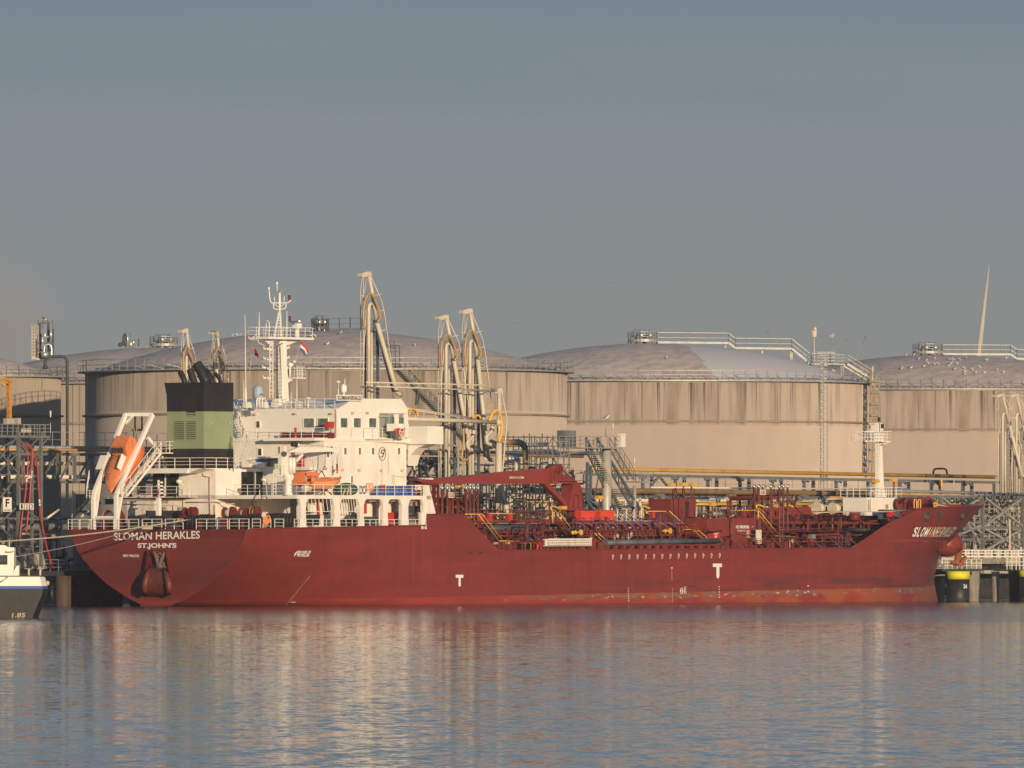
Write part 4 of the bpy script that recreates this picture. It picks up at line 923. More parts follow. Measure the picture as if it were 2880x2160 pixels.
# ---- radar mast
ml = P(806, 1140, 0).x; mz = lambda v: P(806, v, 0).z; MU = lambda u, v, b=0: P(u, v, b)
mast = part('radar_mast', (lambda m: (m.prism([MU(781, 1149, -.3), MU(795, 1120, -.2), MU(795, 955, -.2), MU(782, 955, -.2), MU(782, 1120, -.2), MU(773, 1149, -.3)], (0, -.45, 0)),
    m.prism([MU(795, 955), MU(795, 1149), MU(806, 1149), MU(803, 1110), MU(799, 1020), MU(797, 955)], (0, -.4, 0)), m.prism([MU(779, 1149, .6), MU(803, 1149, .6), MU(801, 1121, .6), MU(785, 1121, .6)], (0, .9, 0)))[0])(MB()), 'white_clean', ship)
mb = MB(); mb.tube([MU(790, 1140), MU(792, 1118), MU(792, 960)], .05, 4); mb.tube([MU(783, 1115, 1), MU(778, 1120, 1), MU(779, 1108, 1), MU(779, 975, 1), MU(785, 970, 1), MU(794, 966, .6)], .055, 5); part('mast_cable', mb, 'black', mast)
mb = MB(); mb.ladder(MU(763, 1120, 1.0), MU(763, 958, 1.0), .5, (1, 0, 0), .04, .4); mb.ladder(MU(798, 1125, 1.0), MU(793, 970, 1.0), .4, (1, 0, 0), .03, .4)
for v in (965, 985, 1012, 1032, 1054, 1075, 1100): mb.beam(MU(758, v, .8), MU(772, v, .8), .05)
part('mast_ladder', mb, 'white_rail', mast)
pv = 952; z0 = mz(pv)
mb = MB(); mb.box(P(726, pv, 0).x, P(855, pv, 0).x, -1.3, 1.3, z0 - .12, z0 + .1); mb.prism([MU(784, 957), MU(855, 953), MU(835, 960), MU(786, 978)], (0, -.12, 0)); mb.prism([MU(740, 957), MU(765, 957), MU(764, 977)], (0, -.12, 0)); mb.tube([MU(726, 955), MU(726, 962), MU(731, 966), MU(760, 977)], .05, 5); part('mast_platform', mb, 'white_clean', mast)
mb = MB(); xa, xb = P(727, pv, 0).x, P(852, pv, 0).x; mb.rail([(xa, -1.25, z0), (xb, -1.25, z0)], 1.1, 1.3, 3, .03); mb.rail([(xa, -1.25, z0), (xa, 1.25, z0), (xb, 1.25, z0)], 1.1, 1.3, 3, .03); part('platform_railing', mb, 'white_rail', mast)
mb = MB(); mb.beam(MU(770, 950), MU(785, 877), .13); mb.beam(MU(791, 950), MU(788, 877), .13)
for k in range(9): f = k / 9; mb.beam(MU(770, 950).lerp(MU(785, 877), f), MU(791, 950).lerp(MU(788, 877), f), .06)
mb.cyl(MU(786.5, 880), MU(786.5, 823), .13, n=8); mb.tube(bez([MU(757, 819), MU(759, 840), MU(763, 851), MU(775, 852), MU(800, 852), MU(812, 850), MU(816, 846), MU(816, 842)], 4), .07, 6); mb.tube(bez([MU(769, 853), MU(770, 866), MU(776, 870), MU(786, 870), MU(800, 868), MU(804, 864), MU(804, 853)], 4), .06, 6)
mb.beam(MU(771, 855), MU(784, 864), .06); mb.beam(MU(803, 852), MU(789, 862), .06); mb.cyl(MU(773, 851), MU(771, 835), .05, n=6); mb.cyl(MU(798, 850), MU(800, 832), .05, n=6); mb.cyl(MU(757, 822), MU(756, 810), .06, n=6); mb.cyl(MU(780, 820), MU(779, 797), .05, n=6); mb.ball(MU(756, 811), .12, 8, sz=1.3); mb.ball(MU(779, 797), .13, 8, sz=1.4)
part('top_pole', mb, 'white_clean', mast)
mb = MB(); mb.cyl(MU(814, 843), MU(814, 830), .13, n=10); mb.cyl(MU(815, 903), MU(815, 889), .13, n=10); part('signal_lamp', mb, 'maroon', mast)
mb = MB(); mb.box(P(783, 820, 0).x, P(790, 820, 0).x, -.2, .2, mz(823), mz(817)); part('lamp_box', mb, 'rope_dark', mast)
mb = MB(); mb.cyl(MU(835, 950), MU(836, 915), .28, .2, n=10); mb.box(P(829, 910, 0).x, P(842, 910, 0).x, -.3, .3, mz(923), mz(909)); mb.beam(MU(818, 906, -1), MU(842, 903, 1.5), .22, .18); part('radar_scanner', mb, 'white_clean', mast)
mb = MB(); mb.beam(MU(806, 1021, -.5), MU(829, 1017, .8), .12); mb.ball(MU(828, 1017, .9), .18, 8, sx=1.3, sz=.7); mb.ball(MU(818, 1026, .4), .25, 8, sx=1.5); mb.cyl(MU(815, 1060, .3), MU(816, 1026, .3), .1, n=6); part('small_radar', mb, 'white_clean', mast)
mb = MB(); za = mz(1062); mb.box(P(812, 0, 0).x, P(839, 0, 0).x, -1, 1, za - .1, za); mb.rail([(P(815, 0, 0).x, -.95, za), (P(838, 0, 0).x, -.95, za), (P(838, 0, 0).x, .95, za)], 1.1, .5, 3, .03); mb.prism([MU(800, 1062), MU(832, 1064), MU(804, 1078)], (0, -.1, 0)); mb.tube([MU(832, 1064), MU(820, 1069), MU(803, 1078), MU(802, 1120)], .04, 4); part('radar_balcony', mb, 'white_rail', mast)
mb = MB(); tips = []
for v, s_, ue, ur in ((981, -1, 741, 762), (1009, -1, 741, 762), (1034, -1, 738, 760), (1063, -1, 739, 760), (978, 1, 813, 793), (1006, 1, 813, 792), (1034, 1, 813, 792), (1064, 1, 812, 792)):
    mb.prism([MU(ur, v - 2), MU(ue, v - 2 - (s_ < 0) * 1), MU(ue, v + 1), MU(ur, v + 8)], (0, -.1, 0)); tips.append((ue, v))
part('lamp_bracket', mb, 'white_clean', mast)
mb = MB()
for u, v in tips[:7]: mb.cyl(MU(u, v + 4), MU(u, v - 9), .11, n=8)
mb.cyl(MU(813, 1057), MU(813, 1040), .12, n=8); part('navigation_lamp', mb, 'steel_pale', mast)
mb = MB()
for u, v0, v1, b in ((692, 885, 1148, -1), (686, 1068, 1148, 2), (729, 877, 950, 0), (807, 874, 950, 0), (835, 1060, 1148, 2), (819, 1102, 1148, 3), (970, 1064, 1085, 5)): mb.cyl(P(u, v1, b), P(u + (-3 if u == 692 else 0), v0, b), .07, .03, n=6)
mb.cyl(P(692, 1148, -1), P(691, 1090, -1), .11, n=6); mb.cyl(P(747, 950, 0), P(749, 908, 0), .05, n=6); mb.tube(bez([P(757, 950, 0), P(757, 912, 0), P(754, 903, 0), P(750, 902, 0)]), .05, 5); mb.tube([P(703, 955, 0), P(722, 940, 0), P(722, 956, 0), P(703, 955, 0)], .03, 4)
part('whip_aerial', mb, 'white_rail', ship)
dm = MB(); c = P(726, 1121, 0); dm.lathe(c, [(.05, 1.35), (.25, 1.33), (.42, 1.2), (.52, .95), (.55, .5), (.52, 0), (.3, -.05)], 20); dm.cyl(c, c - Vector((0, 0, .9)), .28, n=10); rd = part('satellite_dome', dm, 'dome_blue', ship)
lettering('dome_word', 'SAILOR', lambda tx, ty: (c.x + .57 * math.cos(R(-132 + 46 * tx)), c.y + .57 * math.sin(R(-132 + 46 * tx)), c.z + .34 + .17 * ty), 'black', ship, .02)
dm = MB(); c = P(967, 1102, 3); dm.lathe(c, [(.02, .82), (.2, .78), (.31, .6), (.33, .2), (.3, 0), (.15, -.1)], 16); dm.cyl(c, c - Vector((0, 0, .7)), .1, n=8); dm.beam(c + Vector((-.2, 0, -.7)), c + Vector((0, 0, -.1)), .05); dm.beam(c + Vector((.25, 0, -.7)), c + Vector((0, 0, -.1)), .05); part('satellite_dome', dm, 'white_clean', ship)
dm = MB(); c = P(951, 1076, 3); dm.lathe(c, [(.02, .22), (.15, .18), (.22, .05), (.21, 0), (.06, -.12)], 12); dm.cyl(c, P(952, 1125, 3), .055, n=6); part('satellite_dome', dm, 'white_clean', ship)
mb = MB()    # things on the monkey island: ventilators, hatches
for u, v0, w, b in ((693, 1132, 16, 3), (744, 1130, 12, 3), (842, 1128, 16, 4), (878, 1127, 16, 4), (915, 1130, 14, 5)):
    a = P(u, v0, b); mb.prism([P(u, 1147, b), P(u + w, 1147, b), P(u + w * .8, v0, b), P(u - 1, v0, b)], (0, .5, 0))
mb.lathe(P(866, 1147, 5), [(.14, 0), (.14, .75), (.28, .8), (.28, 1.0), (.1, 1.1), (.01, 1.12)], 12)
for k in range(3): a = P(722 + 8 * k, 1147, 4); mb.tube(bez([a, a + Vector((0, 0, .7)), a + Vector((.15, 0, .95)), a + Vector((.4, 0, 1.0)), a + Vector((.45, 0, .7))], 3), .09, 6)
part('roof_ventilator', mb, 'white_dirty', ship)
mb = MB(); mb.box(*(lambda a, c: (a.x, c.x, a.y, a.y + .5, a.z, c.z))(P(862, 1147, 4.5), P(895, 1143, 4.5))); part('green_tarpaulin', mb, 'green_net', ship)
mb = MB(); c = P(934, 1137, 5.5); mb.lathe(c, [(.01, -.25), (.2, -.15), (.3, .1), (.3, .2)], 12); part('red_bowl_lamp', mb, 'maroon', ship)
for u0, v0, u1, v1, m_ in ((719, 1290, 748, 1300, 'blue_barrel'), (722, 1303, 745, 1314, 'white_dirty'), (752, 1288, 795, 1312, 'dark_steel'), (684, 1304, 700, 1314, 'white_dirty')):
    mb = MB(); abox(mb, u0, v0, u1, v1, 11.5, 1.0); part('deck_locker', mb, m_, ship)
# ---- provision crane
cb, cl_ = 10.2, P(811, 1380, 10.2).x
Q = lambda u, v, b=cb: P(u, v, b)
pc = MB(); c = Q(811, 1393); pc.lathe(c, [(.55, 0), (.42, .15), (.38, .5), (.38, 1.6), (.55, 1.85), (.58, 2.0), (.4, 2.1)], 18)
for k in range(14): t = k * 2 * math.pi / 14; pc.beam(c + Vector((.4 * math.cos(t), .4 * math.sin(t), 1.55)), c + Vector((.56 * math.cos(t), .56 * math.sin(t), 1.9)), .06)
pcr = part('provision_crane', pc, 'white_clean', ship)
pc = MB(); sbox(pc, 793, 1276, 812, 1335, cb + .2, .5); sbox(pc, 798, 1255, 806, 1280, cb + .2, .4); pc.prism([Q(803, 1270), Q(835, 1257), Q(845, 1257), Q(946, 1260), Q(948, 1270), Q(900, 1271), Q(850, 1273), Q(803, 1272)], (0, -.35, 0)); pc.beam(Q(832, 1297), Q(850, 1278), .25); pc.cyl(Q(836, 1255), Q(837, 1248), .25, n=10)
part('crane_jib', pc, 'white_clean', pcr)
pc = MB(); pc.cyl(Q(817, 1330), Q(817, 1287), .2, n=12); pc.cyl(Q(826, 1330), Q(826, 1287), .2, n=12); part('crane_cylinder', pc, 'white_clean', pcr)
pc = MB(); pc.cyl(Q(799, 1277, cb + .2), Q(799, 1277, cb + .4), .28, n=14); pc.cyl(Q(822, 1249), Q(833, 1251), .25, n=12); part('crane_sheave', pc, 'black', pcr)
pc = MB(); 
for u in (913, 915.5): pc.beam(Q(u, 1268), Q(914.5, 1302), .025)
pc.beam(Q(944, 1275), Q(948, 1305), .025); pc.beam(Q(951, 1275), Q(949, 1305), .025); pc.beam(Q(914, 1295), Q(914, 1312), .05); pc.beam(Q(838, 1247), Q(946, 1259), .02); pc.beam(Q(860, 1250), Q(900, 1243), .02); pc.beam(Q(878, 1290), Q(883, 1322), .02); part('crane_wire', pc, 'dark_steel', pcr)
pc = MB(); pc.tube([Q(909, 1320), Q(914, 1311), Q(919, 1320), Q(909, 1320)], .05, 5); pc.cyl(Q(948, 1305), Q(948, 1318), .09, n=8); part('crane_hook', pc, 'black', pcr)
pc = MB(); pc.cyl(Q(948, 1316), Q(948, 1325), .13, n=8); pc.tube(bez([Q(948, 1325), Q(950, 1328), Q(948, 1331), Q(946, 1328)]), .05, 5); part('hook_block', pc, 'orange_dark', pcr)
pc = MB(); a = Q(769, 1336); pc.box(a.x, Q(793, 1336).x, a.y - .3, a.y + .6, a.z - .06, a.z); pc.rail([a + Vector((0, -.3, 0)), Q(793, 1336) + Vector((0, -.3, 0))], 1.0, .4, 4, .03); pc.ladder(Q(772, 1393), Q(772, 1338), .45, (1, 0, 0), .03, .3); part('crane_platform', pc, 'white_rail', pcr)
mb = MB(); sbox(mb, 779, 1304, 790, 1318, 10.3, .4); part('winch_cover', mb, 'lime', ship)
mb = MB(); sbox(mb, 836, 1341, 856, 1359, 9.6, .4); sbox(mb, 839, 1347, 854, 1348.5, 9.65, .05); part('fire_locker', mb, 'bright_red', ship)
mb = MB(); abox(mb, 830, 1313, 871, 1322, LA_ - .9, .9); mb.rail([A(832, 1313, LA_ - .9), A(868, 1313, LA_ - .9)], 1.0, .9, 3, .03); part('side_balcony', mb, 'white_dirty', ship)
mb = MB(); 
for u in (840, 847, 853): mb.cyl(A(u, 1312, LA_ - .4), A(u, 1282, LA_ - .4), .12, n=8)
part('gas_bottle', mb, 'bright_red', ship)
mb = MB(); sbox(mb, 897, 1321, 921, 1349, 9.2, .2); part('boat_wall_locker', mb, 'white_clean', ship)
mb = MB(); 
for u, v in ((893, 1340), (914, 1341)): mb.beam(P(905, 1324, 9.25), P(u, v, 9.25), .06)
part('locker_straps', mb, 'black', ship)
# life rafts and small gear on the boat deck
mb = MB(); a = P(852, 1373, 10.9); mb.lathe(a, [(.02, 0), (.3, .02), (.36, .1), (.36, 1.0), (.3, 1.08), (.02, 1.1)], 16, axis=(1, 0, 0)); part('raft_canister', mb, 'white_dirty', ship)
for k, u in enumerate((1034, 1044)):
    mb = MB(); p = P(u, 1370, 10.9); mb.tube([p + Vector((.26 * math.cos(t), 0, .36 * math.sin(t))) for t in [j * math.pi / 7 for j in range(14)]], .09, 6, closed=True); part('life_ring', mb, 'orange_light', ship)
mb = MB(); sbox(mb, 1073, 1363, 1085, 1374, 11.0, .3); sbox(mb, 1076, 1374, 1082, 1380, 11.0, .2); part('hose_box', mb, 'bright_red', ship)
mb = MB(); sbox(mb, 1180, 1364, 1196, 1378, 10.6, .6); part('deck_locker', mb, 'white_dirty', ship)
# ---- main hose crane amidships
q = lambda u, v, b=0: P(u, v, b)
kp = MB()
kp.prism([q(1613, 1358, .7), q(1634, 1366, .7), q(1639, 1395, .7), q(1640, 1436, .7), q(1597, 1436, .7), q(1606, 1395, .7)], (0, 1.4, 0)); c = q(1619, 1436); kp.cyl((c.x, 0, 5.5), (c.x, 0, c.z), 1.0, n=20); kp.cyl((c.x, 0, c.z - .1), (c.x, 0, c.z + .15), 1.2, n=20); kp.prism([q(1552, 1361, .7), q(1552, 1350, .7), q(1612, 1352, .7), q(1613, 1360, .7)], (0, 1.4, 0)); kp.prism([q(1554, 1322, .5), q(1614, 1346, .5), q(1633, 1364, .5), q(1612, 1358, .5), q(1554, 1350, .5)], (0, 1.0, 0))
hcr = part('hose_crane', kp, 'crane_red', ship)
jb = MB(); jb.prism([q(1174, 1352, .45), q(1176, 1345, .45), q(1188, 1348, .45), q(1300, 1340, .45), q(1420, 1327, .45), q(1546, 1317, .45), q(1554, 1322, .45), q(1552, 1361, .45), q(1370, 1361, .45), q(1202, 1361, .45), q(1196, 1360, .45)], (0, .9, 0)); part('crane_jib', jb, 'crane_red', hcr)
jb = MB(); jb.prism([q(1526, 1357, .3), q(1536, 1357, .3), q(1552, 1366, .3), q(1607, 1426, .3), q(1603, 1434, .3), q(1596, 1428, .3)], (0, .6, 0)); part('jib_strut', jb, 'crane_red', hcr)
jb = MB(); a = q(1576, 1318, .8); jb.cyl(a, a + Vector((0, 1.6, 0)), .42, n=20); jb.cyl(a, a + Vector((0, .1, 0)), .52, n=20); jb.cyl(a + Vector((-.8, 0, 0)), a + Vector((-.8, 1.2, 0)), .3, n=16); part('crane_winch', jb, 'crane_red', hcr)
jb = MB(); jb.rail([q(1554, 1350, 1.1), q(1612, 1350, 1.1)], 1.25, .7, 4, .025); jb.box(q(1553, 1352).x, q(1614, 1352).x, -1.15, 0, q(1580, 1353).z, q(1580, 1351).z); part('crane_walkway', jb, 'crane_red', hcr)
jb = MB(); 
for k in range(9): jb.beam(q(1630 + k * 1.1, 1372 + 7 * k, .8), q(1641 + k * .2, 1372 + 7 * k, .8), .06)
jb.tube(bez([q(1615, 1430, .8), q(1614, 1400, .8), q(1619, 1391, .8), q(1627, 1396, .8), q(1628, 1430, .8)]), .05, 5); part('crane_ladder', jb, 'maroon', hcr)
lettering('crane_lettering', 'SWL15T 3-17.5M', side_fn(1433, 1340.5, 1473, 1346, .5), 'sign_white', hcr, .03)
mb = MB(); mb.box(q(1187, 1345).x, q(1200, 1345).x, -.9, .6, q(1190, 1349).z, q(1190, 1344).z); part('crane_cradle', mb, 'white_dirty', ship)
# ---- main deck: rails, raised walkway, trunk pipes
Z0 = lambda l: 5.62 + .3 * (l - LM) / (LF - LM)
mb = MB(); n = 20
mb.rail([(LM + (LF - LM) * i / n, -11.35, Z0(LM + (LF - LM) * i / n)) for i in range(n + 1)], 1.05, 1.75, 3, .028)
for i in range(34): x = LM + 6 + i * 1.75; mb.beam((x, -11.3, Z0(x)), (x - 1.0, -10.6, Z0(x) + 1.0), .06) if i % 2 else None
mb.rail([(LM + (LF - LM) * i / 6, 11.35, Z0(LM + (LF - LM) * i / 6)) for i in range(7)], 1.05, 2.0, 3, .028)
part('main_deck_railing', mb, 'pipe_red', ship)
ZC = P(1700, 1463, 0).z
mb = MB(); x0, x1 = q(1232, 1460).x, q(2500, 1455).x; mb.box(x0, x1, -1.3, 1.3, ZC - .12, ZC)
for i in range(30): x = x0 + (x1 - x0) * i / 29; mb.beam((x, -1.2, 5.5), (x, -1.2, ZC), .14); mb.beam((x, 1.2, 5.5), (x, 1.2, ZC), .14); mb.beam((x, -1.2, ZC - .2), (x + 1.2, -1.2, ZC - 1.4), .08)
mb.box(x0, x1, -1.35, -1.3, ZC - .35, ZC); part('catwalk', mb, 'pipe_red', ship)
mb = MB(); mb.rail([(x0, -1.3, ZC), (x1, -1.3, ZC)], 1.05, 1.1, 3, .026); mb.rail([(x0, 1.3, ZC), (x1, 1.3, ZC)], 1.05, 1.1, 3, .026); part('catwalk_railing', mb, 'pipe_red', ship)
mb = MB(); rng = random.Random(3); xa, xz = q(1330, 1500).x, q(2420, 1500).x
for b, z, r in ((2.2, 6.6, .13), (2.8, 6.6, .11), (3.4, 6.7, .16), (4.1, 6.7, .12), (4.7, 6.75, .14), (3.0, 7.4, .1), (3.6, 7.5, .14), (4.3, 7.5, .1), (1.8, 7.8, .09), (-2.2, 7.4, .12), (-3, 8.2, .12), (-4, 8.3, .1), (-2.6, 8.8, .08), (5.6, 6.5, .09), (6.2, 6.4, .12)): mb.cyl((xa, -b, z), (xz, -b, z + .2), r, n=8)
for i in range(46):
    x = xa + (xz - xa) * i / 45; mb.beam((x, -6.4, 6.15), (x, 4.2, 6.15), .14); mb.beam((x, -6.4, 5.6), (x, -6.4, 6.2), .12); mb.beam((x, -4.9, 5.6), (x, -4.9, 7.4), .12)
part('cargo_pipes', mb, 'pipe_red', ship)
mb = MB(); k = 0    # cross pipes, goosenecks, small standpipes over the deck
for i in range(150):
    x = rng.uniform(xa - 3, xz + 3); b = rng.uniform(-4, 9.5); h = rng.uniform(.4, 2.6); z = 5.7 + rng.choice((0, 0, .8, 1.5)); mb.cyl((x, -b, z), (x, -b, z + h), rng.choice((.05, .07, .1, .14)), n=6)
    if rng.random() < .45: mb.cyl((x, -b, z + h), (x + rng.uniform(.4, 2.5), -b, z + h), .07, n=6)
    if rng.random() < .3: mb.cyl((x, -b, z + h), (x, -b - rng.uniform(.5, 2.5), z + h), .09, n=6)
    if rng.random() < .25: mb.cyl((x, -b, z + h), (x, -b, z + h + .08), .26, n=10)
part('deck_pipework', mb, 'pipe_red', ship, kind='stuff')
for sd_, m_, n_, b1, r_ in ((31, 'maroon', 230, 8.5, (.05, .08, .12, .2)), (32, 'dark_steel', 90, 7.5, (.06, .1, .16)), (33, 'deck_red', 200, 9.0, (.04, .06, .1, .14)), (34, 'ship_red', 130, 9.8, (.03, .05, .08))):
    mb = MB(); rg = random.Random(sd_)
    for i in range(n_):
        x = rg.uniform(xa - 4, xz + 5); b = rg.uniform(-3, b1); z = rg.uniform(5.7, 8.0); r = rg.choice(r_); k = rg.random()
        if k < .4: mb.cyl((x, -b, z), (x + rg.uniform(.6, 5), -b, z), r, n=6)
        elif k < .7: mb.cyl((x, -b, 5.6), (x, -b, z), r, n=6)
        elif k < .85: mb.cyl((x, -b, z), (x, -b + rg.uniform(1, 4), z), r, n=7); mb.cyl((x, -b - .02, z), (x, -b + .06, z), r * 1.7, n=9)
        else: mb.box(x - r * 3, x + r * 3, -b - r * 2, -b + r * 2, 5.6, 5.6 + (z - 5.6) * .6)
    part('deck_pipework', mb, m_, ship, kind='stuff')
mb = MB()
for i in range(70):
    x = rng.uniform(xa - 2, xz + 2); b = rng.uniform(1.5, 9); z = 5.75 + rng.uniform(0, 1.4); s_ = rng.uniform(.12, .4); mb.box(x - s_, x + s_, -b - s_ / 2, -b + s_ / 2, z, z + s_ * 1.6)
part('valve_block', mb, 'maroon', ship, kind='stuff')
for b, m, n_, sd_ in ((8.6, 'dark_steel', 14, 5), (7.4, 'blue_barrel', 9, 6), (8.9, 'steel_pale', 8, 8), (8.3, 'bright_red', 7, 9)):
    mb = MB(); rg = random.Random(sd_)
    for i in range(n_):
        x = rg.uniform(xa, xz); z = 5.9 + rg.uniform(.1, 1.5); mb.lathe((x, -b, z), [(.05, -.05), (.22, -.03), (.24, 0), (.22, .03), (.05, .05)], 10, axis=(0, -1, 0)); mb.cyl((x, -b, z), (x, -b + .4, z), .05, n=6); mb.cyl((x, -b + .4, 5.7), (x, -b + .4, z + .1), .06, n=6)
    part('hand_wheel', mb, m, ship)
# manifold: two rows of flanged pipe ends, midships
mb, mf, mv = MB(), MB(), MB()
for i in range(13):
    u = 1640 + i * 23; a, c = q(u, 1478, 7.2), q(u, 1497, 8.2)
    mb.tube(bez([a + Vector((-.7, 1.6, .1)), a + Vector((-.5, .6, .3)), a + Vector((-.1, .1, .15)), a + Vector((.25, 0, -.25)), a + Vector((.35, 0, -.8))], 3), .17, 8); mb.cyl(c, c + Vector((0, 5, 0)), .13, n=8); mf.cyl(c, c + Vector((0, .1, 0)), .28, n=14); mf.cyl(c + Vector((0, .5, 0)), c + Vector((0, .6, 0)), .26, n=12); mb.beam((c.x + .6, -8.4, 5.7), (c.x + .6, -8.4, c.z - .1), .12); mb.beam((c.x + .6, -7.2, 5.7), (c.x + .6, -7.2, a.z), .12)
    for p in (a + Vector((.1, 0, .75)), c + Vector((0, .9, .9))):
        mv.lathe(p, [(.05, -.05), (.2, -.04), (.25, 0), (.2, .04), (.05, .05)], 10, axis=(.3, -.2, 1)); mv.cyl(p, p - Vector((0, 0, .5)), .05, n=6)
a, c = q(1625, 1507, 8.4), q(1915, 1505, 8.4); mb.beam(a, c, .14); mb.beam(a + Vector((0, 0, .5)), c + Vector((0, 0, .5)), .08); mb.beam(q(1625, 1522, 8.6), q(1915, 1520, 8.6), .12)
mfp = part('manifold', mb, 'pipe_red', ship); part('manifold_flange', mf, 'crane_red', mfp); part('manifold_valve', mv, 'blue_barrel', mfp)
mb = MB()
for u, v in ((1635, 1497), (1620, 1497), (1612, 1498), (1873, 1493), (1886, 1493)):
    p = q(u, v, 8.8); mb.cyl(p, p + Vector((0, .15, 0)), .3 if u in (1635, 1886) else .2, n=14)
mb.cyl(q(1608, 1498, 8.6), q(1636, 1497, 8.6), .1, n=8); mb.cyl(q(1864, 1493, 8.6), q(1887, 1493, 8.6), .1, n=8); part('yellow_flange', mb, 'yellow', ship)
# drip tray screens, ladder, long black fender pipe
mb = MB(); sbox(mb, 1527, 1518, 1535, 1534, 11.4, 1.0); sbox(mb, 1664, 1514, 1676, 1550, 11.3, 1.2); sbox(mb, 1684, 1524, 1700, 1549, 11.3, .8); sbox(mb, 1516, 1517, 1528, 1534, 11.0, .4)
for k in range(11): sbox(mb, 1530 + k * 12.5, 1537, 1533 + k * 12.5, 1549, 11.0, .2); mb.beam(q(1534 + 12 * k, 1536, 10.8), q(1540 + 12 * k, 1549, 10.8), .09)
for k in range(14):
    u = 1708 + k * 23.3
    mb.prism([q(u, 1532, 11.4), q(u + 8, 1532, 11.4), q(u + 5, 1547, 11.4), q(u - 4, 1547, 11.4)], (0, .3, 0)) if k < 10 else mb.prism([q(u + 2, 1532, 11.4), q(u + 8, 1532, 11.4), q(u + 14, 1547, 11.4), q(u + 4, 1547, 11.4)], (0, .3, 0))
sbox(mb, 1706, 1531, 2020, 1534, 11.4, .3); part('deck_bracket', mb, 'ship_red', ship)
mb = MB(); mb.cyl(q(1703, 1526.5, 11.55), q(2023, 1521, 11.55), .25, n=14); mb.cyl(q(1703, 1526.5, 11.55), q(1703.5, 1526.5, 11.55), .3, n=14); part('hose_rail', mb, 'steel_blue', ship)
mb = MB()
for k, v in enumerate((1514.5, 1521, 1528)): mb.beam(q(1542, v + 2.6, 11.5), q(1664, v + 1.6, 11.5), .05, .17)
for k in range(24): u = 1541 + k * 5.3; mb.beam(q(u, 1515, 11.42), q(u, 1533, 11.42), .05)
sbox(mb, 1534, 1516, 1541, 1534.5, 11.5, .4); mb.beam(q(1528, 1535.5, 11.5), q(1664, 1534.5, 11.5), .06); part('accommodation_ladder', mb, 'white_dirty', ship)
mb = MB(); sbox(mb, 1541, 1514.5, 1664, 1533, 11.3, .05); part('ladder_back_plate', mb, 'steel_pale', ship)  # pale steel plate closing the back of the ladder
mb = MB(); sbox(mb, 1372, 1481, 1521, 1518, 2.5, .2); mb.cyl(q(1372, 1487, 3.2), q(1523, 1487, 3.2), .42, n=12); part('heating_drum', mb, 'dark_steel', ship)
mb = MB(); mb.cyl(q(1491, 1518, 4), q(1504, 1488, 4), .3, n=10)
for u in (1427, 1467, 1440, 1478): mb.beam(q(u, 1548, 5), q(u, 1484, 5), .16)
mb.beam(q(1380, 1497, 5), q(1520, 1499, 5), .12); mb.beam(q(1525, 1477, 7), q(1525, 1548, 7), .28); part('deck_supports', mb, 'pipe_red', ship)
mb = MB()
for u in (1400, 1432, 1414, 1445, 2170, 2208): sbox(mb, u, 1524, u + 8, 1545, 10.8, .5)
part('winch_brake', mb, 'ship_red', ship)
mb = MB(); 
for u in (1418, 1440, 2300, 2358): sbox(mb, u, 1534, u + 12, 1548, 10.2, .7); mb.cyl(q(u + 3, 1548, 10), q(u + 3, 1530, 10), .15, n=8)
part('mooring_bollard', mb, 'black', ship)
mb = MB(); 
for u in (1396, 1429): sbox(mb, u, 1525, u + 5, 1531, 11, .4)
part('cream_cap', mb, 'cream_rust', ship)
# yellow hand rails of the sloping ladders
mb = MB(); yr = lambda pts, b=6: mb.tube([q(u, v, b) for u, v in pts], .04, 5)
yr([(1306, 1446), (1356, 1446), (1415, 1521)]); yr([(1345, 1446), (1402, 1519)], 6.8); yr([(1400, 1521.5), (1462, 1522)]); yr([(1376, 1444.5), (1480, 1445)], 1.4); yr([(1513, 1443), (1552, 1443)], 1.4)
yr([(1575, 1444), (1608, 1488)]); yr([(1565, 1445), (1585, 1472)], 6.8); yr([(1671, 1499), (1699, 1525)], 9); yr([(1683, 1499), (1707, 1522)], 9.6)
yr([(1822, 1438), (1872, 1438), (1925, 1486)]); yr([(1882, 1437), (1938, 1488)], 6.8); yr([(1908, 1489), (1958, 1489)]); yr([(1950, 1494), (1953, 1492), (1980, 1519)], 9); yr([(1961, 1494), (1965, 1492), (1985, 1508), (1990, 1520), (1990, 1544)], 9.6)
yr([(2053, 1436), (2125, 1435), (2181, 1507), (2237, 1509)]); yr([(2135, 1437), (2192, 1506)], 6.8); yr([(1477, 1549), (1477, 1530), (1475, 1527)], 11); yr([(1493, 1549), (1493, 1530), (1491, 1527)], 11); yr([(2467, 1356), (2462, 1362)], 2)
part('yellow_hand_rail', mb, 'yellow_rail', ship)
mb = MB(); mb.stair(q(1352, 1466, 6.4), q(1408, 1541, 6.4), .8, (0, 1, 0), .25, .05, 0); mb.stair(q(1570, 1466, 6.4), q(1608, 1510, 6.4), .8, (0, 1, 0), .25, .05, 0); mb.stair(q(1872, 1460, 6.4), q(1930, 1510, 6.4), .8, (0, 1, 0), .25, .05, 0); mb.stair(q(2128, 1460, 6.4), q(2190, 1530, 6.4), .8, (0, 1, 0), .25, .05, 0); part('deck_stair', mb, 'maroon', ship)
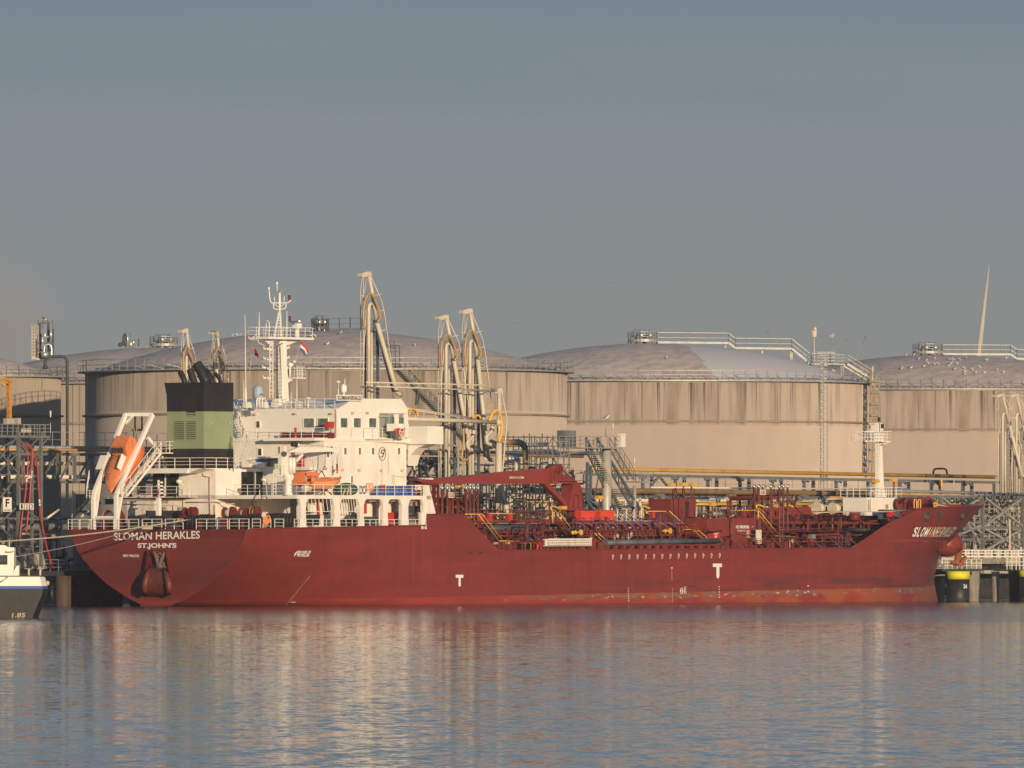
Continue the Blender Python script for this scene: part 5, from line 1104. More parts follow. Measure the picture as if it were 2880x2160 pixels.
def monitor(u, v0, v1, b=1.6):
    m = MB(); m.cyl(q(u, v1, b), q(u, v0, b), .09, n=8); t = q(u, v0, b)
    for f in (.3, .6): m.cyl(q(u, v1 + (v0 - v1) * f, b), q(u, v1 + (v0 - v1) * f - 2, b), .14, n=8)
    m.tube(bez([t, t + Vector((-.3, 0, .25)), t + Vector((-.2, 0, .5)), t + Vector((.3, 0, .5)), t + Vector((.9, -.2, .3))], 3), .10, 7); m.beam(t + Vector((.1, 0, .2)), t + Vector((1.1, 0, -.3)), .06); part('fire_monitor', m, 'yellow', ship)
monitor(1554, 1438, 1470); monitor(1809, 1438, 1460); monitor(2132, 1434, 1462, 4)
mb = MB()
for u, v in ((1292, 1369), (1326, 1370), (1584, 1428), (1686, 1399), (1890, 1364), (1922, 1362), (1949, 1364), (2004, 1418), (2464, 1353), (2514, 1350)):
    p = q(u, v, 1.5); mb.nx(); mb.box(p.x - .42, p.x + .42, p.y - .2, p.y + .25, p.z - .18, p.z + .18); 
part('flood_light', mb, 'yellow', ship)
mb = MB()
for u, v, v1 in ((1584, 1434, 1462), (1686, 1403, 1462), (1900, 1372, 1403), (1922, 1370, 1403), (1945, 1368, 1403), (2004, 1422, 1458), (2047, 1408, 1460), (2049, 1440, 1548), (2514, 1355, 1394)): mb.cyl(q(u, v1, 1.4), q(u, v, 1.4), .1, n=6)
part('light_post', mb, 'pipe_red', ship)
mb = MB()
for u, v0, v1 in ((1349, 1444, 1465), (1432, 1446, 1465), (1836, 1441, 1457), (2108, 1438, 1455), (2180, 1437, 1452), (1375, 1445, 1466)): sbox(mb, u, v0, u + 10 if u < 1440 else u + 7, v1, 1.5, .35)
part('extinguisher_box', mb, 'bright_red', ship)
mb = MB()
for u in (1505, 1516):
    p = q(u, 1538, 11.1); mb.tube([p + Vector((.3 * math.cos(t), -.05, .38 * math.sin(t))) for t in [k * math.pi / 6 for k in range(12)]], .08, 6, closed=True)
part('life_ring', mb, 'bright_red', ship)
# vent risers with pale tops, their platforms and notice boards
def vents(us, v0, v1, b, name='vent_riser', r=.12):
    a, w = MB(), MB()
    for i, u in enumerate(us):
        bb = b + .5 * (i % 2); a.cyl((q(u, v1, bb).x, -bb, 5.7), q(u, v0 + 14, bb), r, n=8); t = q(u, v0 + 14, bb); w.cyl(t, t + Vector((0, 0, .35)), .11, .2, n=8); w.cyl(t + Vector((0, 0, .35)), t + Vector((0, 0, .75)), .08, .05, n=8); w.tube([t + Vector((-.25, 0, .1)), t + Vector((-.25, 0, .45)), t + Vector((.22, 0, .45)), t + Vector((.22, 0, .1))], .05, 5)
    vv = part(name, a, 'pipe_red', ship); part('vent_head', w, 'galv', vv)
vents([1243, 1258, 1273, 1311, 1322, 1333, 1344], 1364, 1450, 2.5); vents([2122, 2134, 2146, 2168, 2192, 2203, 2215], 1360, 1455, 2.5)
def frame(u0, v0, u1, v1, b, d, nx=3, levels=(0, .5, 1), r=.16, m='pipe_red', name='vent_platform'):
    x = MB(); a, c = q(u0, v1, b), q(u1, v0, b)
    for i in range(nx + 1):
        X = a.x + (c.x - a.x) * i / nx
        for y in (-b, -b + d): x.beam((X, y, a.z), (X, y, c.z), r)
    for f in levels:
        z = a.z + (c.z - a.z) * f; x.beam((a.x, -b, z), (c.x, -b, z), r); x.beam((a.x, -b + d, z), (c.x, -b + d, z), r); x.beam((a.x, -b, z), (a.x, -b + d, z), r); x.beam((c.x, -b, z), (c.x, -b + d, z), r)
    x.beam((a.x, -b, a.z), ((a.x + c.x) / 2, -b, a.z + (c.z - a.z) * .5), r * .7); x.beam((c.x, -b, a.z), ((a.x + c.x) / 2, -b, a.z + (c.z - a.z) * .5), r * .7); return x
x = frame(1208, 1362, 1232, 1450, 2, 2, 2, (0, .25, .5, .75, 1), .2); part('crane_rest', x, 'maroon', ship)
x = frame(1244, 1403, 1308, 1448, 2.2, 3, 3, (0, .5, .93, 1), .2); a, c = q(1244, 1408, 2.3), q(1345, 1402, 2.3); x.box(a.x, c.x, -2.3, 1, a.z, c.z); x.rail([(a.x, -2.3, c.z), (c.x, -2.3, c.z)], 1.05, .8, 3, .03); x.beam(q(1300, 1406, 2.3), q(1320, 1450, 2.3), .2); part('vent_platform', x, 'pipe_red', ship)
x = MB(); sbox(x, 1262, 1408, 1300, 1447, 1.5, 1.5); part('deck_store', x, 'maroon', ship)
x = frame(2118, 1404, 2170, 1452, 2.2, 3, 2, (.97, 1), .2); a, c = q(2118, 1402, 2.3), q(2190, 1396, 2.3); x.box(a.x, c.x, -2.3, 1, a.z, c.z); x.rail([(a.x, -2.3, c.z), (c.x, -2.3, c.z)], 1.1, .8, 3, .03); x.beam(q(2118, 1404, 2.3), q(2096, 1440, 2.3), .14); x.beam(q(2218, 1404, 2.3), q(2254, 1445, 2.3), .14); x.beam(q(2185, 1404, 2.3), q(2216, 1440, 2.3), .18); part('vent_platform', x, 'pipe_red', ship)
for u, v in ((1262, 1385), (2138, 1377)):
    x = MB(); sbox(x, u, v, u + 16, v + 15, 2.6, .06); nb_ = part('notice_board', x, 'sign_pink', ship)
    x = MB()
    for k in range(3): x.beam(q(u + 2, v + 4 + 3.5 * k, 2.65), q(u + 14, v + 4 + 3.5 * k, 2.65), .03, .05)
    part('notice_lines', x, 'pipe_red', nb_)
# deck houses
x = MB(); sbox(x, 1989, 1458, 2056, 1549, 7.5, 9); sbox(x, 2056.5, 1458, 2134, 1549, 7.7, 9.4); dh = part('deck_house', x, 'ship_red', ship)
x = MB(); a = q(2056.5, 1458, 7.75); x.cyl((a.x, a.y, 5.7), (a.x, a.y, a.z), .14, n=8); x.rail([q(1995, 1457, 7.4), q(2130, 1457, 7.6)], 1.0, 1.2, 3, .03)
for u in (2074, 2094): x.tube([q(u, 1546, 9.5), q(u, 1516, 9.5), q(u + 1, 1514, 9.5)], .06, 5)
part('house_pipe', x, 'pipe_red', dh)
x = MB(); sbox(x, 2114, 1490, 2122, 1528, 7.78, .05); part('door_opening', x, 'black', dh)
x = MB(); sbox(x, 2128, 1490, 2142, 1529, 8.6, .12); part('open_door', x, 'white_dirty', dh)
lettering('no_smoking_sign', 'NO SMOKING', side_fn(2070, 1477.5, 2107, 1486.5, 7.8), 'sign_white', dh, .04); lettering('no_match_sign', 'NO MATCH', side_fn(2074, 1490.5, 2096, 1495, 7.8), 'sign_white', dh, .01)
x = MB()
for k in range(7): sbox(x, 2100, 1491.5 + k * 3.1, 2109 - (k % 3), 1492.8 + k * 3.1, 7.8, .04)
sbox(x, 2114, 1481, 2121, 1482, 7.8, .04); part('rules_notice', x, 'sign_pink', dh)
x = MB(); sbox(x, 2006, 1492, 2023, 1517, 7.9, .4); cab = part('fire_cabinet', x, 'bright_red', dh); x = MB(); sbox(x, 2009, 1498.5, 2020, 1500.5, 7.95, .05); sbox(x, 2012, 1508, 2015.5, 1512, 7.95, .05); sbox(x, 2011, 1503, 2017, 1505, 7.95, .05); part('cabinet_lettering', x, 'sign_white', cab)
x = MB(); sbox(x, 1887, 1403, 1957, 1462, 1.2, 3.0); th_ = part('tower_house', x, 'ship_red', ship)
x = MB(); sbox(x, 1929, 1410, 1938, 1458, 1.28, .1); part('door_opening', x, 'black', th_)
x = MB(); 
for u in (1892, 1903, 1920, 1926, 1944, 1952): x.beam(q(u, 1403, 1.0), q(u, 1374, 1.0), .08)
x.beam(q(1890, 1375, 1.0), q(1953, 1375, 1.0), .08); x.cyl(q(1911, 1462, 1.4), q(1911, 1401, 1.4), .07, n=6); x.cyl(q(1897, 1462, 1.4), q(1897, 1374, 1.4), .08, n=6); part('tower_rail', x, 'pipe_red', th_)
x = MB(); sbox(x, 2284, 1503, 2294, 1516, 8.5, .5); part('grey_canister', x, 'galv', ship)
x = MB(); x.cyl(q(2404, 1441, 2), q(2404, 1463, 2), .6, n=16); x.cyl(q(2404, 1441, 2), q(2404, 1440, 2), .66, n=16); x.cyl(q(2047, 1407, 1.4), q(2047, 1416, 1.4), .16, n=8); part('deck_drum', x, 'ship_red', ship)
# fore part: deck house, mast, windlass, bow rails
x = MB(); sbox(x, 2438, 1400, 2545, 1450, 1.5, 3.2); fh = part('fore_house', x, 'white', ship)
x = MB(); c = q(2495, 1425, 1.55); x.cyl(c, c + Vector((0, .05, 0)), .28, n=14); x.ladder(q(2445, 1438, 1.6), q(2445, 1404, 1.6), .35, (1, 0, 0), .03, .3); part('porthole', x, 'rope_dark', fh)
zf = q(2490, 1399, 1.5).z; x = MB(); xa_, xb_ = q(2438, 1399, 1.5).x, q(2537, 1399, 1.5).x; x.rail([(xb_, 2, zf), (xb_, -1.4, zf), (xa_, -1.4, zf), (xa_, 2, zf)], 1.1, .9, 3, .035); part('fore_house_railing', x, 'white_rail', fh)
x = MB(); x.prism([q(2471, 1398, .2), q(2492, 1398, .2), q(2486, 1360, .2), q(2481, 1240, .2), q(2474.5, 1240, .2)], (0, .5, 0)); sbox(x, 2463, 1191, 2474, 1240, .3, .7); sbox(x, 2475.5, 1191, 2484, 1240, .3, .7); sbox(x, 2462, 1190, 2480, 1193, .4, .9); fm = part('foremast', x, 'white', ship)
x = MB(); x.ladder(q(2466, 1399, .8), q(2466, 1240, .8), .42, (1, 0, 0), .045, .38); part('mast_ladder', x, 'white_rail', fm)
x = MB(); zp = q(2475, 1240, .5).z; xa_, xb_ = q(2443, 1240, 1.2).x, q(2507, 1240, 1.2).x; x.box(xa_, xb_, -1.1, 1.1, zp - .1, zp); x.rail([(xa_, -1.05, zp), (xb_, -1.05, zp), (xb_, 1.05, zp), (xa_, 1.05, zp)], 1.05, .6, 3, .035, True); x.beam(q(2505, 1241, 1), q(2485, 1249, 1), .1); x.beam(q(2433, 1214, 1), q(2455, 1214, 1), .12); x.cyl(q(2434, 1241, 1), q(2439, 1241, 1), .12, n=8); x.beam(q(2487, 1213, 1), q(2507, 1213, 1), .08); part('mast_platform', x, 'white_rail', fm)
x = MB(); 
for u, v in ((2472, 1183), (2472, 1177), (2482, 1195), (2482, 1201)): c = q(u, v, .5); x.cyl(c - Vector((0, 0, .12)), c + Vector((0, 0, .12)), .15, n=8)
x.beam(q(2474, 1190, 1), q(2474, 1215, 1), .06); part('mast_lamp', x, 'black', fm)
x = MB(); x.box(q(2480, 1437, 3.5).x, q(2515, 1437, 3.5).x, -4.2, -3, q(2500, 1460, 3.5).z, q(2500, 1433, 3.5).z); part('blue_cover', x, 'steel_blue', ship)
x = MB(); x.box(q(2502, 1437, 5).x, q(2516, 1437, 5).x, -5, -4.6, q(2508, 1454, 5).z, q(2508, 1439, 5).z); part('red_cover', x, 'bright_red', ship)
def bow_w(u, v, r, l_n, m='maroon'):
    x = MB(); c = q(u, v, 3.5); 
    for k in range(l_n + 1): x.cyl(c + Vector((0, k * 1.1, 0)), c + Vector((0, k * 1.1 + .12, 0)), r, n=22)
    x.cyl(c, c + Vector((0, l_n * 1.1, 0)), r * .6, n=14); x.box(c.x - .6, c.x + .6, c.y, c.y + l_n * 1.1, 9.4, c.z); return part('windlass', x, m, ship)
for u, v, r in ((2556, 1417, .75), (2568, 1418, .78), (2596, 1417, .7), (2612, 1419, .9), (2620, 1422, .8)): bow_w(u, v, r, 1, 'ship_red')
x = MB()
for u in (2571, 2582): x.tube(bez([q(u, 1430, 6), q(u, 1408, 6), q(u + 3, 1405, 6), q(u + 7, 1408, 6), q(u + 7, 1430, 6)], 3), .05, 5)
part('yellow_hand_rail', x, 'yellow_rail', ship)
x = MB(); x.tube(bez([q(2625, 1418, 5), q(2632, 1414, 5), q(2637, 1421, 5), q(2626, 1424, 5)]), .12, 6); part('rope_coil', x, 'yellow', ship)
x = MB(); x.tube([q(2634, 1419, 4), q(2676, 1427, 3)], .05, 5); x.tube([q(2290, 1443, 5), q(2340, 1440, 5), q(2490, 1439, 5), q(2560, 1435, 4)], .05, 5); part('bow_rope', x, 'rope', ship)
x = MB()
for u, r in ((2311, .42), (2355, .38)): c = q(u, 1430, -2); x.cyl(c, c + Vector((0, .1, 0)), r * 1.3, n=18); x.cyl(c + Vector((-.9, 0, 0)), c, r * 1.4, n=16); x.cyl(c + Vector((-1.0, 0, 0)), c + Vector((-.9, 0, 0)), r * 1.7, n=16)
part('hose_drum', x, 'rope', ship)
x = MB(); x.prism([q(2735, 1427, 1.2), q(2742, 1420, .9), q(2752, 1418, .6), q(2768, 1424, .2), q(2760, 1428, .5)], (0, 1.4, 0)); part('bow_chock', x, 'ship_red', ship)

# ================================================================ THINGS ON BOARD
# free-fall lifeboat and its ramp
rampw = A(256, 1400, 1.0).y - A(325, 1400, 1.0).y; yp, ys = A(263, 1440, .6).y, A(327, 1440, .6).y
rp = MB()
Pd = lambda u, v, y: P(u, v, -y)
l_b = .6; z_b = A(300, 1392, .6).z; top_s = Pd(429, 1166, ys); top_p = Pd(353, 1166, yp)
def leg(y): return Vector((l_b, y, 7.7)), Vector((l_b, y, z_b))
for y in (yp, ys):
    a, c = leg(y); rp.beam(a, c, .36, .36); t = top_s if y == ys else top_p; rp.beam(c, Vector((t.x, y, t.z)), .34, .42); rp.beam(Vector((l_b + .2, y, 8.8)), c.lerp(Vector((t.x, y, t.z)), .22), .26)
    f = c.lerp(Vector((t.x, y, t.z)), .86); rp.beam(f - Vector((0, 0, 1.2)), Vector((LC + 1.5, y, Zcas)), .3)
rp.beam(Vector((l_b, yp, A(290, 1455, .6).z)), Vector((l_b, ys, A(290, 1455, .6).z)), .26); rp.beam(Vector((top_p.x, yp, top_p.z)), Vector((top_s.x, ys, top_s.z)), .34, .34); rp.beam(Vector((top_p.x, yp - .1, top_p.z - .9)), Vector((top_p.x, yp - .9, top_p.z - .2)), .25)
cr_ = part('lifeboat_davit', rp, 'white_clean', ship)
rp = MB(); c0 = Vector((l_b - .3, yp, z_b)); d_ = (Vector((top_s.x, ys, top_s.z)) - Vector((l_b, ys, z_b))).normalized()
aq, cq = Vector((l_b + .3, ys - .8, z_b - .1)), A(452, 1270, LC - 1).copy(); cq = Vector((LC - 1.6, ys - .8, Zcas + 1.6)); rp.stair(aq, cq, .7, (0, 1, 0), .28, .06, 1.0); rp.box(LC - 1.8, LC, ys - 1.9, ys - .1, Zcas + 1.5, Zcas + 1.6); rp.rail([(LC - 1.8, ys - .4, Zcas + 1.6), (LC - 1.8, ys - 1.9, Zcas + 1.6), (LC, ys - 1.9, Zcas + 1.6)], 1.1, .6, 3, .035)
rp.rail([(l_b - .5, yp + .5, z_b - .2), (l_b + .4, yp + .9, z_b + 1.6)], .9, 1, 3, .03); rp.rail([(l_b - .6, yp + .4, z_b - .3), (l_b - .6, yp - .4, z_b - .4)], .8, .5, 3, .03); rp.beam((l_b + 1.0, yp + .1, z_b + 2.6), (l_b + 1.8, yp + .1, z_b + 4.0), .9, .12); rp.beam((l_b + 1.0, ys + .5, z_b + 2.6), (l_b + 1.8, ys + .5, z_b + 4.0), .12, .7)
part('davit_stair', rp, 'white_rail', cr_)
rp = MB(); m_ = (yp + ys) / 2 - .3; hz = top_p.z - 1.55; 
for k in range(10): rp.m = k % 2; rp.cyl((top_s.x, m_ + 1.4 - .16 * k, hz), (top_s.x, m_ + 1.24 - .16 * k, hz), .13, n=8)
rp.m = 0; 
for y in (m_ + 1.1, m_ + .2): rp.beam((top_s.x, y, hz), (top_s.x, y, top_p.z), .12)
rp.cyl((top_s.x, m_ + 1.3, hz), (top_s.x, m_ + 1.3, hz - .7), .05, n=6); part('lifting_beam', rp, ['black', 'yellow'], cr_)
rp = MB(); c = Vector((l_b + 2.0, ys + .55, z_b + 2.2)); rp.cyl(c + Vector((-.2, .6, .3)), c + Vector((0, -.3, .3)), .28, n=12); part('davit_roller', rp, 'black', cr_)
# the boat itself: axis along the ramp
lb = thing('free_fall_lifeboat', 'orange enclosed lifeboat pointing steeply down in the white stern davit', 'lifeboat', (2.0, (yp + ys) / 2, z_b + 3))
ax = Vector((math.cos(R(48)), 0, math.sin(R(48)))); up = Vector((-ax.z, 0, ax.x)); up = up if up.z > 0 else -up; base = Vector((l_b + .45, (yp + ys) / 2 - .1, z_b - .2)) 
Lb = 7.2
def B(t, w, h): return base + (ax * t + Vector((0, w, 0)) + up * h) * .95
secs = [(.5, .05, -.05, .1), (.9, .5, -.35, .5), (1.5, .95, -.6, .95), (2.3, 1.3, -.8, 1.3), (3.6, 1.5, -.9, 1.6), (5.0, 1.5, -.9, 1.75), (6.2, 1.42, -.8, 1.75), (6.9, 1.25, -.6, 1.6), (7.1, 1.1, -.3, 1.3)]
mb = MB(); n = 14; vs = []
for t, w, h0, h1 in secs:
    for i in range(n):
        a = 2 * math.pi * i / n; cx, sx = math.cos(a), math.sin(a); sg = lambda v: math.copysign(abs(v) ** .7, v); vs.append(B(t, w * sg(cx), (h0 + h1) / 2 + (h1 - h0) / 2 * sg(sx)))
fs = [(k * n + i, k * n + (i + 1) % n, (k + 1) * n + (i + 1) % n, (k + 1) * n + i) for k in range(len(secs) - 1) for i in range(n)] + [tuple(range(n)), tuple((len(secs) - 1) * n + i for i in range(n))]
mb.add(vs, fs, True); part('hull', mb, 'orange', lb)
mb = MB(); mb.prism([B(4.5, .95, 1.55), B(4.9, .8, 2.65), B(6.3, .8, 2.75), B(6.8, .95, 1.55)], (0, -1.9, 0)); part('cockpit', mb, 'orange', lb)
mb = MB()
for w in (.75, -.1): mb.prism([B(4.60, w, 1.95), B(4.80, w, 2.5), B(4.80, w - .7, 2.5), B(4.60, w - .7, 1.95)], tuple(-ax * .06))
mb.prism([B(5.1, -.96, 1.95), B(5.15, -.96, 2.5), B(6.1, -.96, 2.5), B(6.35, -.96, 1.95)], (0, -.03, 0)); part('cockpit_window', mb, 'glass', lb)
mb = MB()
for w in (1.05, .95): mb.tube(bez([B(1.2, w * .6, .9), B(2.4, w, 1.3), B(4.4, w, 1.65)]), .03, 4)
for k in range(10): mb.tube([B(1.4 + .34 * k, .75 + .02 * k, 1.0 + .07 * k), B(1.6 + .34 * k, .1, 1.15 + .07 * k)], .03, 4)
part('grab_lines', mb, 'black', lb)
mb = MB(); mb.tube(bez([B(.8, -.3, .1), B(1.6, -1.0, .15), B(3.6, -1.52, .3), B(6.6, -1.38, .35)]), .09, 6); part('rubbing_strake', mb, 'orange_dark', lb)
# rescue boat
rb = thing('rescue_boat', 'small orange rescue boat with open cabin on a cradle on the boat deck', 'rescue boat', tuple(P(900, 1393, 10.4)))
x0_, x1_ = P(852, 1370, 10.4).x, P(957, 1345, 10.4).x; LL = x1_ - x0_; zk = P(900, 1380, 10.4).z
mb = MB(); vs = []; ns = 10
for i in range(ns + 1):
    t = i / ns; x = x0_ + LL * t; w = 1.05 * (1 - max(0, (t - .55) / .45) ** 2.2) + .01; kz = zk + .05 + max(0, t - .5) ** 2 * 3.4; gz = zk + 1.05 + .55 * max(0, t - .3) ** 1.5
    for yy, z in ((-w, gz), (-w * .95, (kz + gz) / 2 - .05), (-w * .5, kz + .12), (0, kz), (w * .5, kz + .12), (w * .95, (kz + gz) / 2 - .05), (w, gz)): vs.append((x, -10.4 + yy, z))
fs = [(i * 7 + k, i * 7 + k + 1, (i + 1) * 7 + k + 1, (i + 1) * 7 + k) for i in range(ns) for k in range(6)] + [tuple(range(7))] + [(i * 7, (i + 1) * 7, (i + 1) * 7 + 6, i * 7 + 6) for i in range(ns)]
mb.add(vs, fs, True); part('hull', mb, 'orange_light', rb)
mb = MB(); g_ = [Vector(vs[i * 7]) for i in range(ns + 1)]; mb.tube(g_, .13, 7); mb.prism([P(927, 1342, 11.3), P(955, 1342, 10.6), P(953, 1352, 10.6), P(922, 1354, 11.3)], (0, 1.2, 0)); part('gunwale', mb, 'orange', rb)
mb = MB(); q2 = lambda u, v: P(u, v, 11.2)
for pts in ([(855, 1360), (858, 1330), (862, 1330), (860, 1360)], [(858, 1338), (858, 1327), (894, 1327), (897, 1340)], [(890, 1340), (897, 1340), (906, 1358), (898, 1358)], [(876, 1340), (882, 1340), (884, 1358), (878, 1358)], [(855, 1362), (855, 1355), (870, 1355), (872, 1362)]): mb.prism([q2(*p) for p in pts], (0, 1.5, 0))
part('cabin', mb, 'orange', rb)
mb = MB(); sbox(mb, 858, 1339, 864, 1353, 11.24, .02); sbox(mb, 893, 1342, 896, 1352, 11.24, .02); sbox(mb, 884, 1341, 890, 1354, 11.0, .02); part('cabin_window', mb, 'steel_pale', rb)
mb = MB(); mb.ball(P(873, 1356, 11.0), .4, 8); part('seat_cover', mb, 'green_net', rb)
mb = MB(); sbox(mb, 929, 1343, 940, 1352, 11.35, .03); part('bow_cover', mb, 'cream_rust', rb)
mb = MB(); 
for a, c in (((900, 1392), (920, 1378)), ((918, 1378), (934, 1392)), ((860, 1392), (875, 1378)), ((886, 1392), (876, 1378)), ((905, 1378), (915, 1392))): mb.beam(P(*a, 10.8), P(*c, 10.8), .1)
sbox(mb, 862, 1386, 884, 1391, 10.8, 1); part('cradle', mb, 'maroon', ship)
# green net, barrels
mb = MB(); c = P(975, 1393, 10.3); rg = random.Random(11); mb.ball(c + Vector((0, 0, .6)), 1.0, 20, 1.45, .9, .65)
mb.v = [(x + .06 * math.sin(7 * x + 3 * z), y + .06 * math.sin(9 * y), max(c.z, z + .05 * math.sin(11 * x + 5 * y))) for x, y, z in mb.v]
solo('green_cover', mb, 'green_net', 'crumpled dark green tarpaulin bundle on the boat deck ahead of the rescue boat', 'tarpaulin', tuple(c))
mb = MB(); mb.beam(P(965, 1393, 11.1), P(970, 1376, 11.1), .12); mb.tube([P(976, 1392, 11.1), P(982, 1368, 11.1), (P(986, 1372, 11.1)), P(987, 1392, 11.1)], .09, 6); part('boat_hooks', mb, 'cream_rust', ship)
def barrel(u):
    c = P(u, 1393, 10.6); t = thing('blue_barrel', '', 'barrel', tuple(c), 'blue barrels on the boat deck'); m = MB()
    m.lathe(c, [(.01, 0), (.33, 0), (.35, .04), (.35, .28), (.37, .31), (.35, .34), (.35, .62), (.37, .65), (.35, .68), (.35, .90), (.33, .95), (.3, .93), (.01, .93)], 18); part('body', m, 'blue_barrel', t); m = MB(); m.cyl(c + Vector((.15, 0, .93)), c + Vector((.15, 0, .97)), .05, n=8); part('bung', m, 'sign_white', t); return t
b0 = None; bl = ['blue barrel farthest aft by the green tarpaulin bundle', 'second blue barrel from the tarpaulin, half behind the red hose box', 'blue barrel just right of the red hose box', 'left barrel of the middle pair of blue barrels', 'right barrel of the middle pair of blue barrels', 'left barrel of the forward pair of blue barrels', 'right barrel of the forward pair of blue barrels', 'blue barrel farthest forward by the white locker']
for i, u in enumerate((1063, 1072, 1091, 1101, 1114, 1127, 1138, 1157)):
    if b0 is None: b0 = barrel(u); b0['label'] = bl[0]
    else: copy_thing(b0, P(u, 1393, 10.6), bl[i])
# red crates beside the crane
def crate(u0, u1, v0, v1, lab):
    c = P((u0 + u1) / 2, v1, 4.5); t = thing('red_crate', lab, 'crate', tuple(c), 'orange red crates beside the crane'); a, e = P(u0, v1, 5.2), P(u1, v0, 5.2); m = MB(); w = .12
    m.prism([(a.x + .15, -5.2, a.z), (e.x - .15, -5.2, a.z), (e.x, -5.25, e.z), (a.x, -5.25, e.z)], (0, .75, 0)); m.box(a.x - .06, e.x + .06, -5.3, -4.45, e.z - .12, e.z)
    for k in range(4): x = a.x + .3 + (e.x - a.x - .6) * k / 3; m.box(x - .05, x + .05, -5.28, -5.2, a.z, e.z - .1)
    part('body', m, 'box_red', t); m = MB(); m.box(a.x + .1, e.x - .1, -5.1, -4.6, e.z, e.z + .05); part('lid', m, 'box_red', t)
    x = MB(); x.beam((a.x + .4, -5.1, 5.7), (a.x + .4, -5.1, a.z), .12); x.beam((e.x - .4, -5.1, 5.7), (e.x - .4, -5.1, a.z), .12); x.box(a.x, e.x, -5.2, -4.5, a.z - .08, a.z - .003); part('crate_stand', x, 'maroon', ship)
crate(1633, 1673, 1438, 1464, 'orange red lidded crate nearer the base of the red crane'); crate(1687, 1728, 1437, 1463, 'orange red lidded crate next to the rope gangway net')
# flags
def flag(name, corners, stripes, label, at, n=8):
    a, b_, c_, d_ = [Vector(p) for p in corners]; m = MB(); rows = len(stripes) * 3
    for j in range(rows):
        m.m = j // 3
        for i in range(n):
            def pt(i, j):
                s_, t = i / n, j / rows; p = a.lerp(b_, s_).lerp(d_.lerp(c_, s_), t); return p + Vector((0, .12 * math.sin(7 * s_ + 2 * t) * s_, .05 * math.sin(5 * s_)))
            m.add([pt(i, j), pt(i + 1, j), pt(i + 1, j + 1), pt(i, j + 1)], [(0, 1, 2, 3)], True)
    return solo(name, m, stripes, label, 'flag', tuple(a))
F = lambda u, v, b=3: P(u, v, b)
flag('courtesy_flag', [F(848, 960), F(870, 988), F(861, 1000), F(842, 985)], ['flag_red', 'flag_white', 'flag_blue'], 'red white and blue striped flag flying from the radar mast', (0, 0, 0))
flag('signal_flag', [F(713, 969, -3), F(729, 1006, -3), F(717, 995, -3), F(715, 990, -3)], ['flag_red'], 'plain red flag hanging limp on the port side of the radar mast', (0, 0, 0))
flag('stern_ensign', [A(447, 1365, 2.4), A(452, 1392, 2.4), A(441, 1402, 2.4), A(446, 1375, 2.4)], ['flag_white', 'flag_red'], 'furled red and white ensign on the stern light post', (0, 0, 0))
mb = MB(); mb.tube([F(856, 952, 2.8), F(848, 960, 2.9), F(829, 1020, 2.9)], .018, 4); mb.tube([F(722, 955, -3), F(713, 970, -3), F(700, 1060, -3)], .018, 4); part('halyard', mb, 'rope', ship)
# mooring lines
mb = MB(); a, e = A(541, 1460, 1.6), loc((-80 - UC) * 1080 / FPX, 1080, HC - (1528 - VH) * 1080 / FPX); pts = []
for i in range(21): t = i / 20; p = a.lerp(e, t); p.z -= .35 * math.sin(math.pi * t); pts.append(p)
solo('mooring_rope', mb.tube(pts, .075, 7), 'rope', 'thick pale mooring rope running left from the stern of the ship', 'rope', tuple(a))
mb = MB(); a, e = A(411, 1480, -.05), loc((30 - UC) * 945 / FPX, 945, HC - (1568 - VH) * 945 / FPX); pts = []
for i in range(21): t = i / 20; p = a.lerp(e, t); p.z -= .25 * math.sin(math.pi * t); pts.append(p)
solo('mooring_rope', mb.tube(pts, .04, 6), 'rope', 'thin pale mooring rope dropping from the stern to the workboat', 'rope', tuple(a))
mb = MB(); mb.beam(A(408, 1482, -.1), A(413, 1472, -.1), .16); mb.beam(A(500, 1468, .0), A(502, 1458, 0), .16); part('rope_guard', mb, 'yellow', ship)
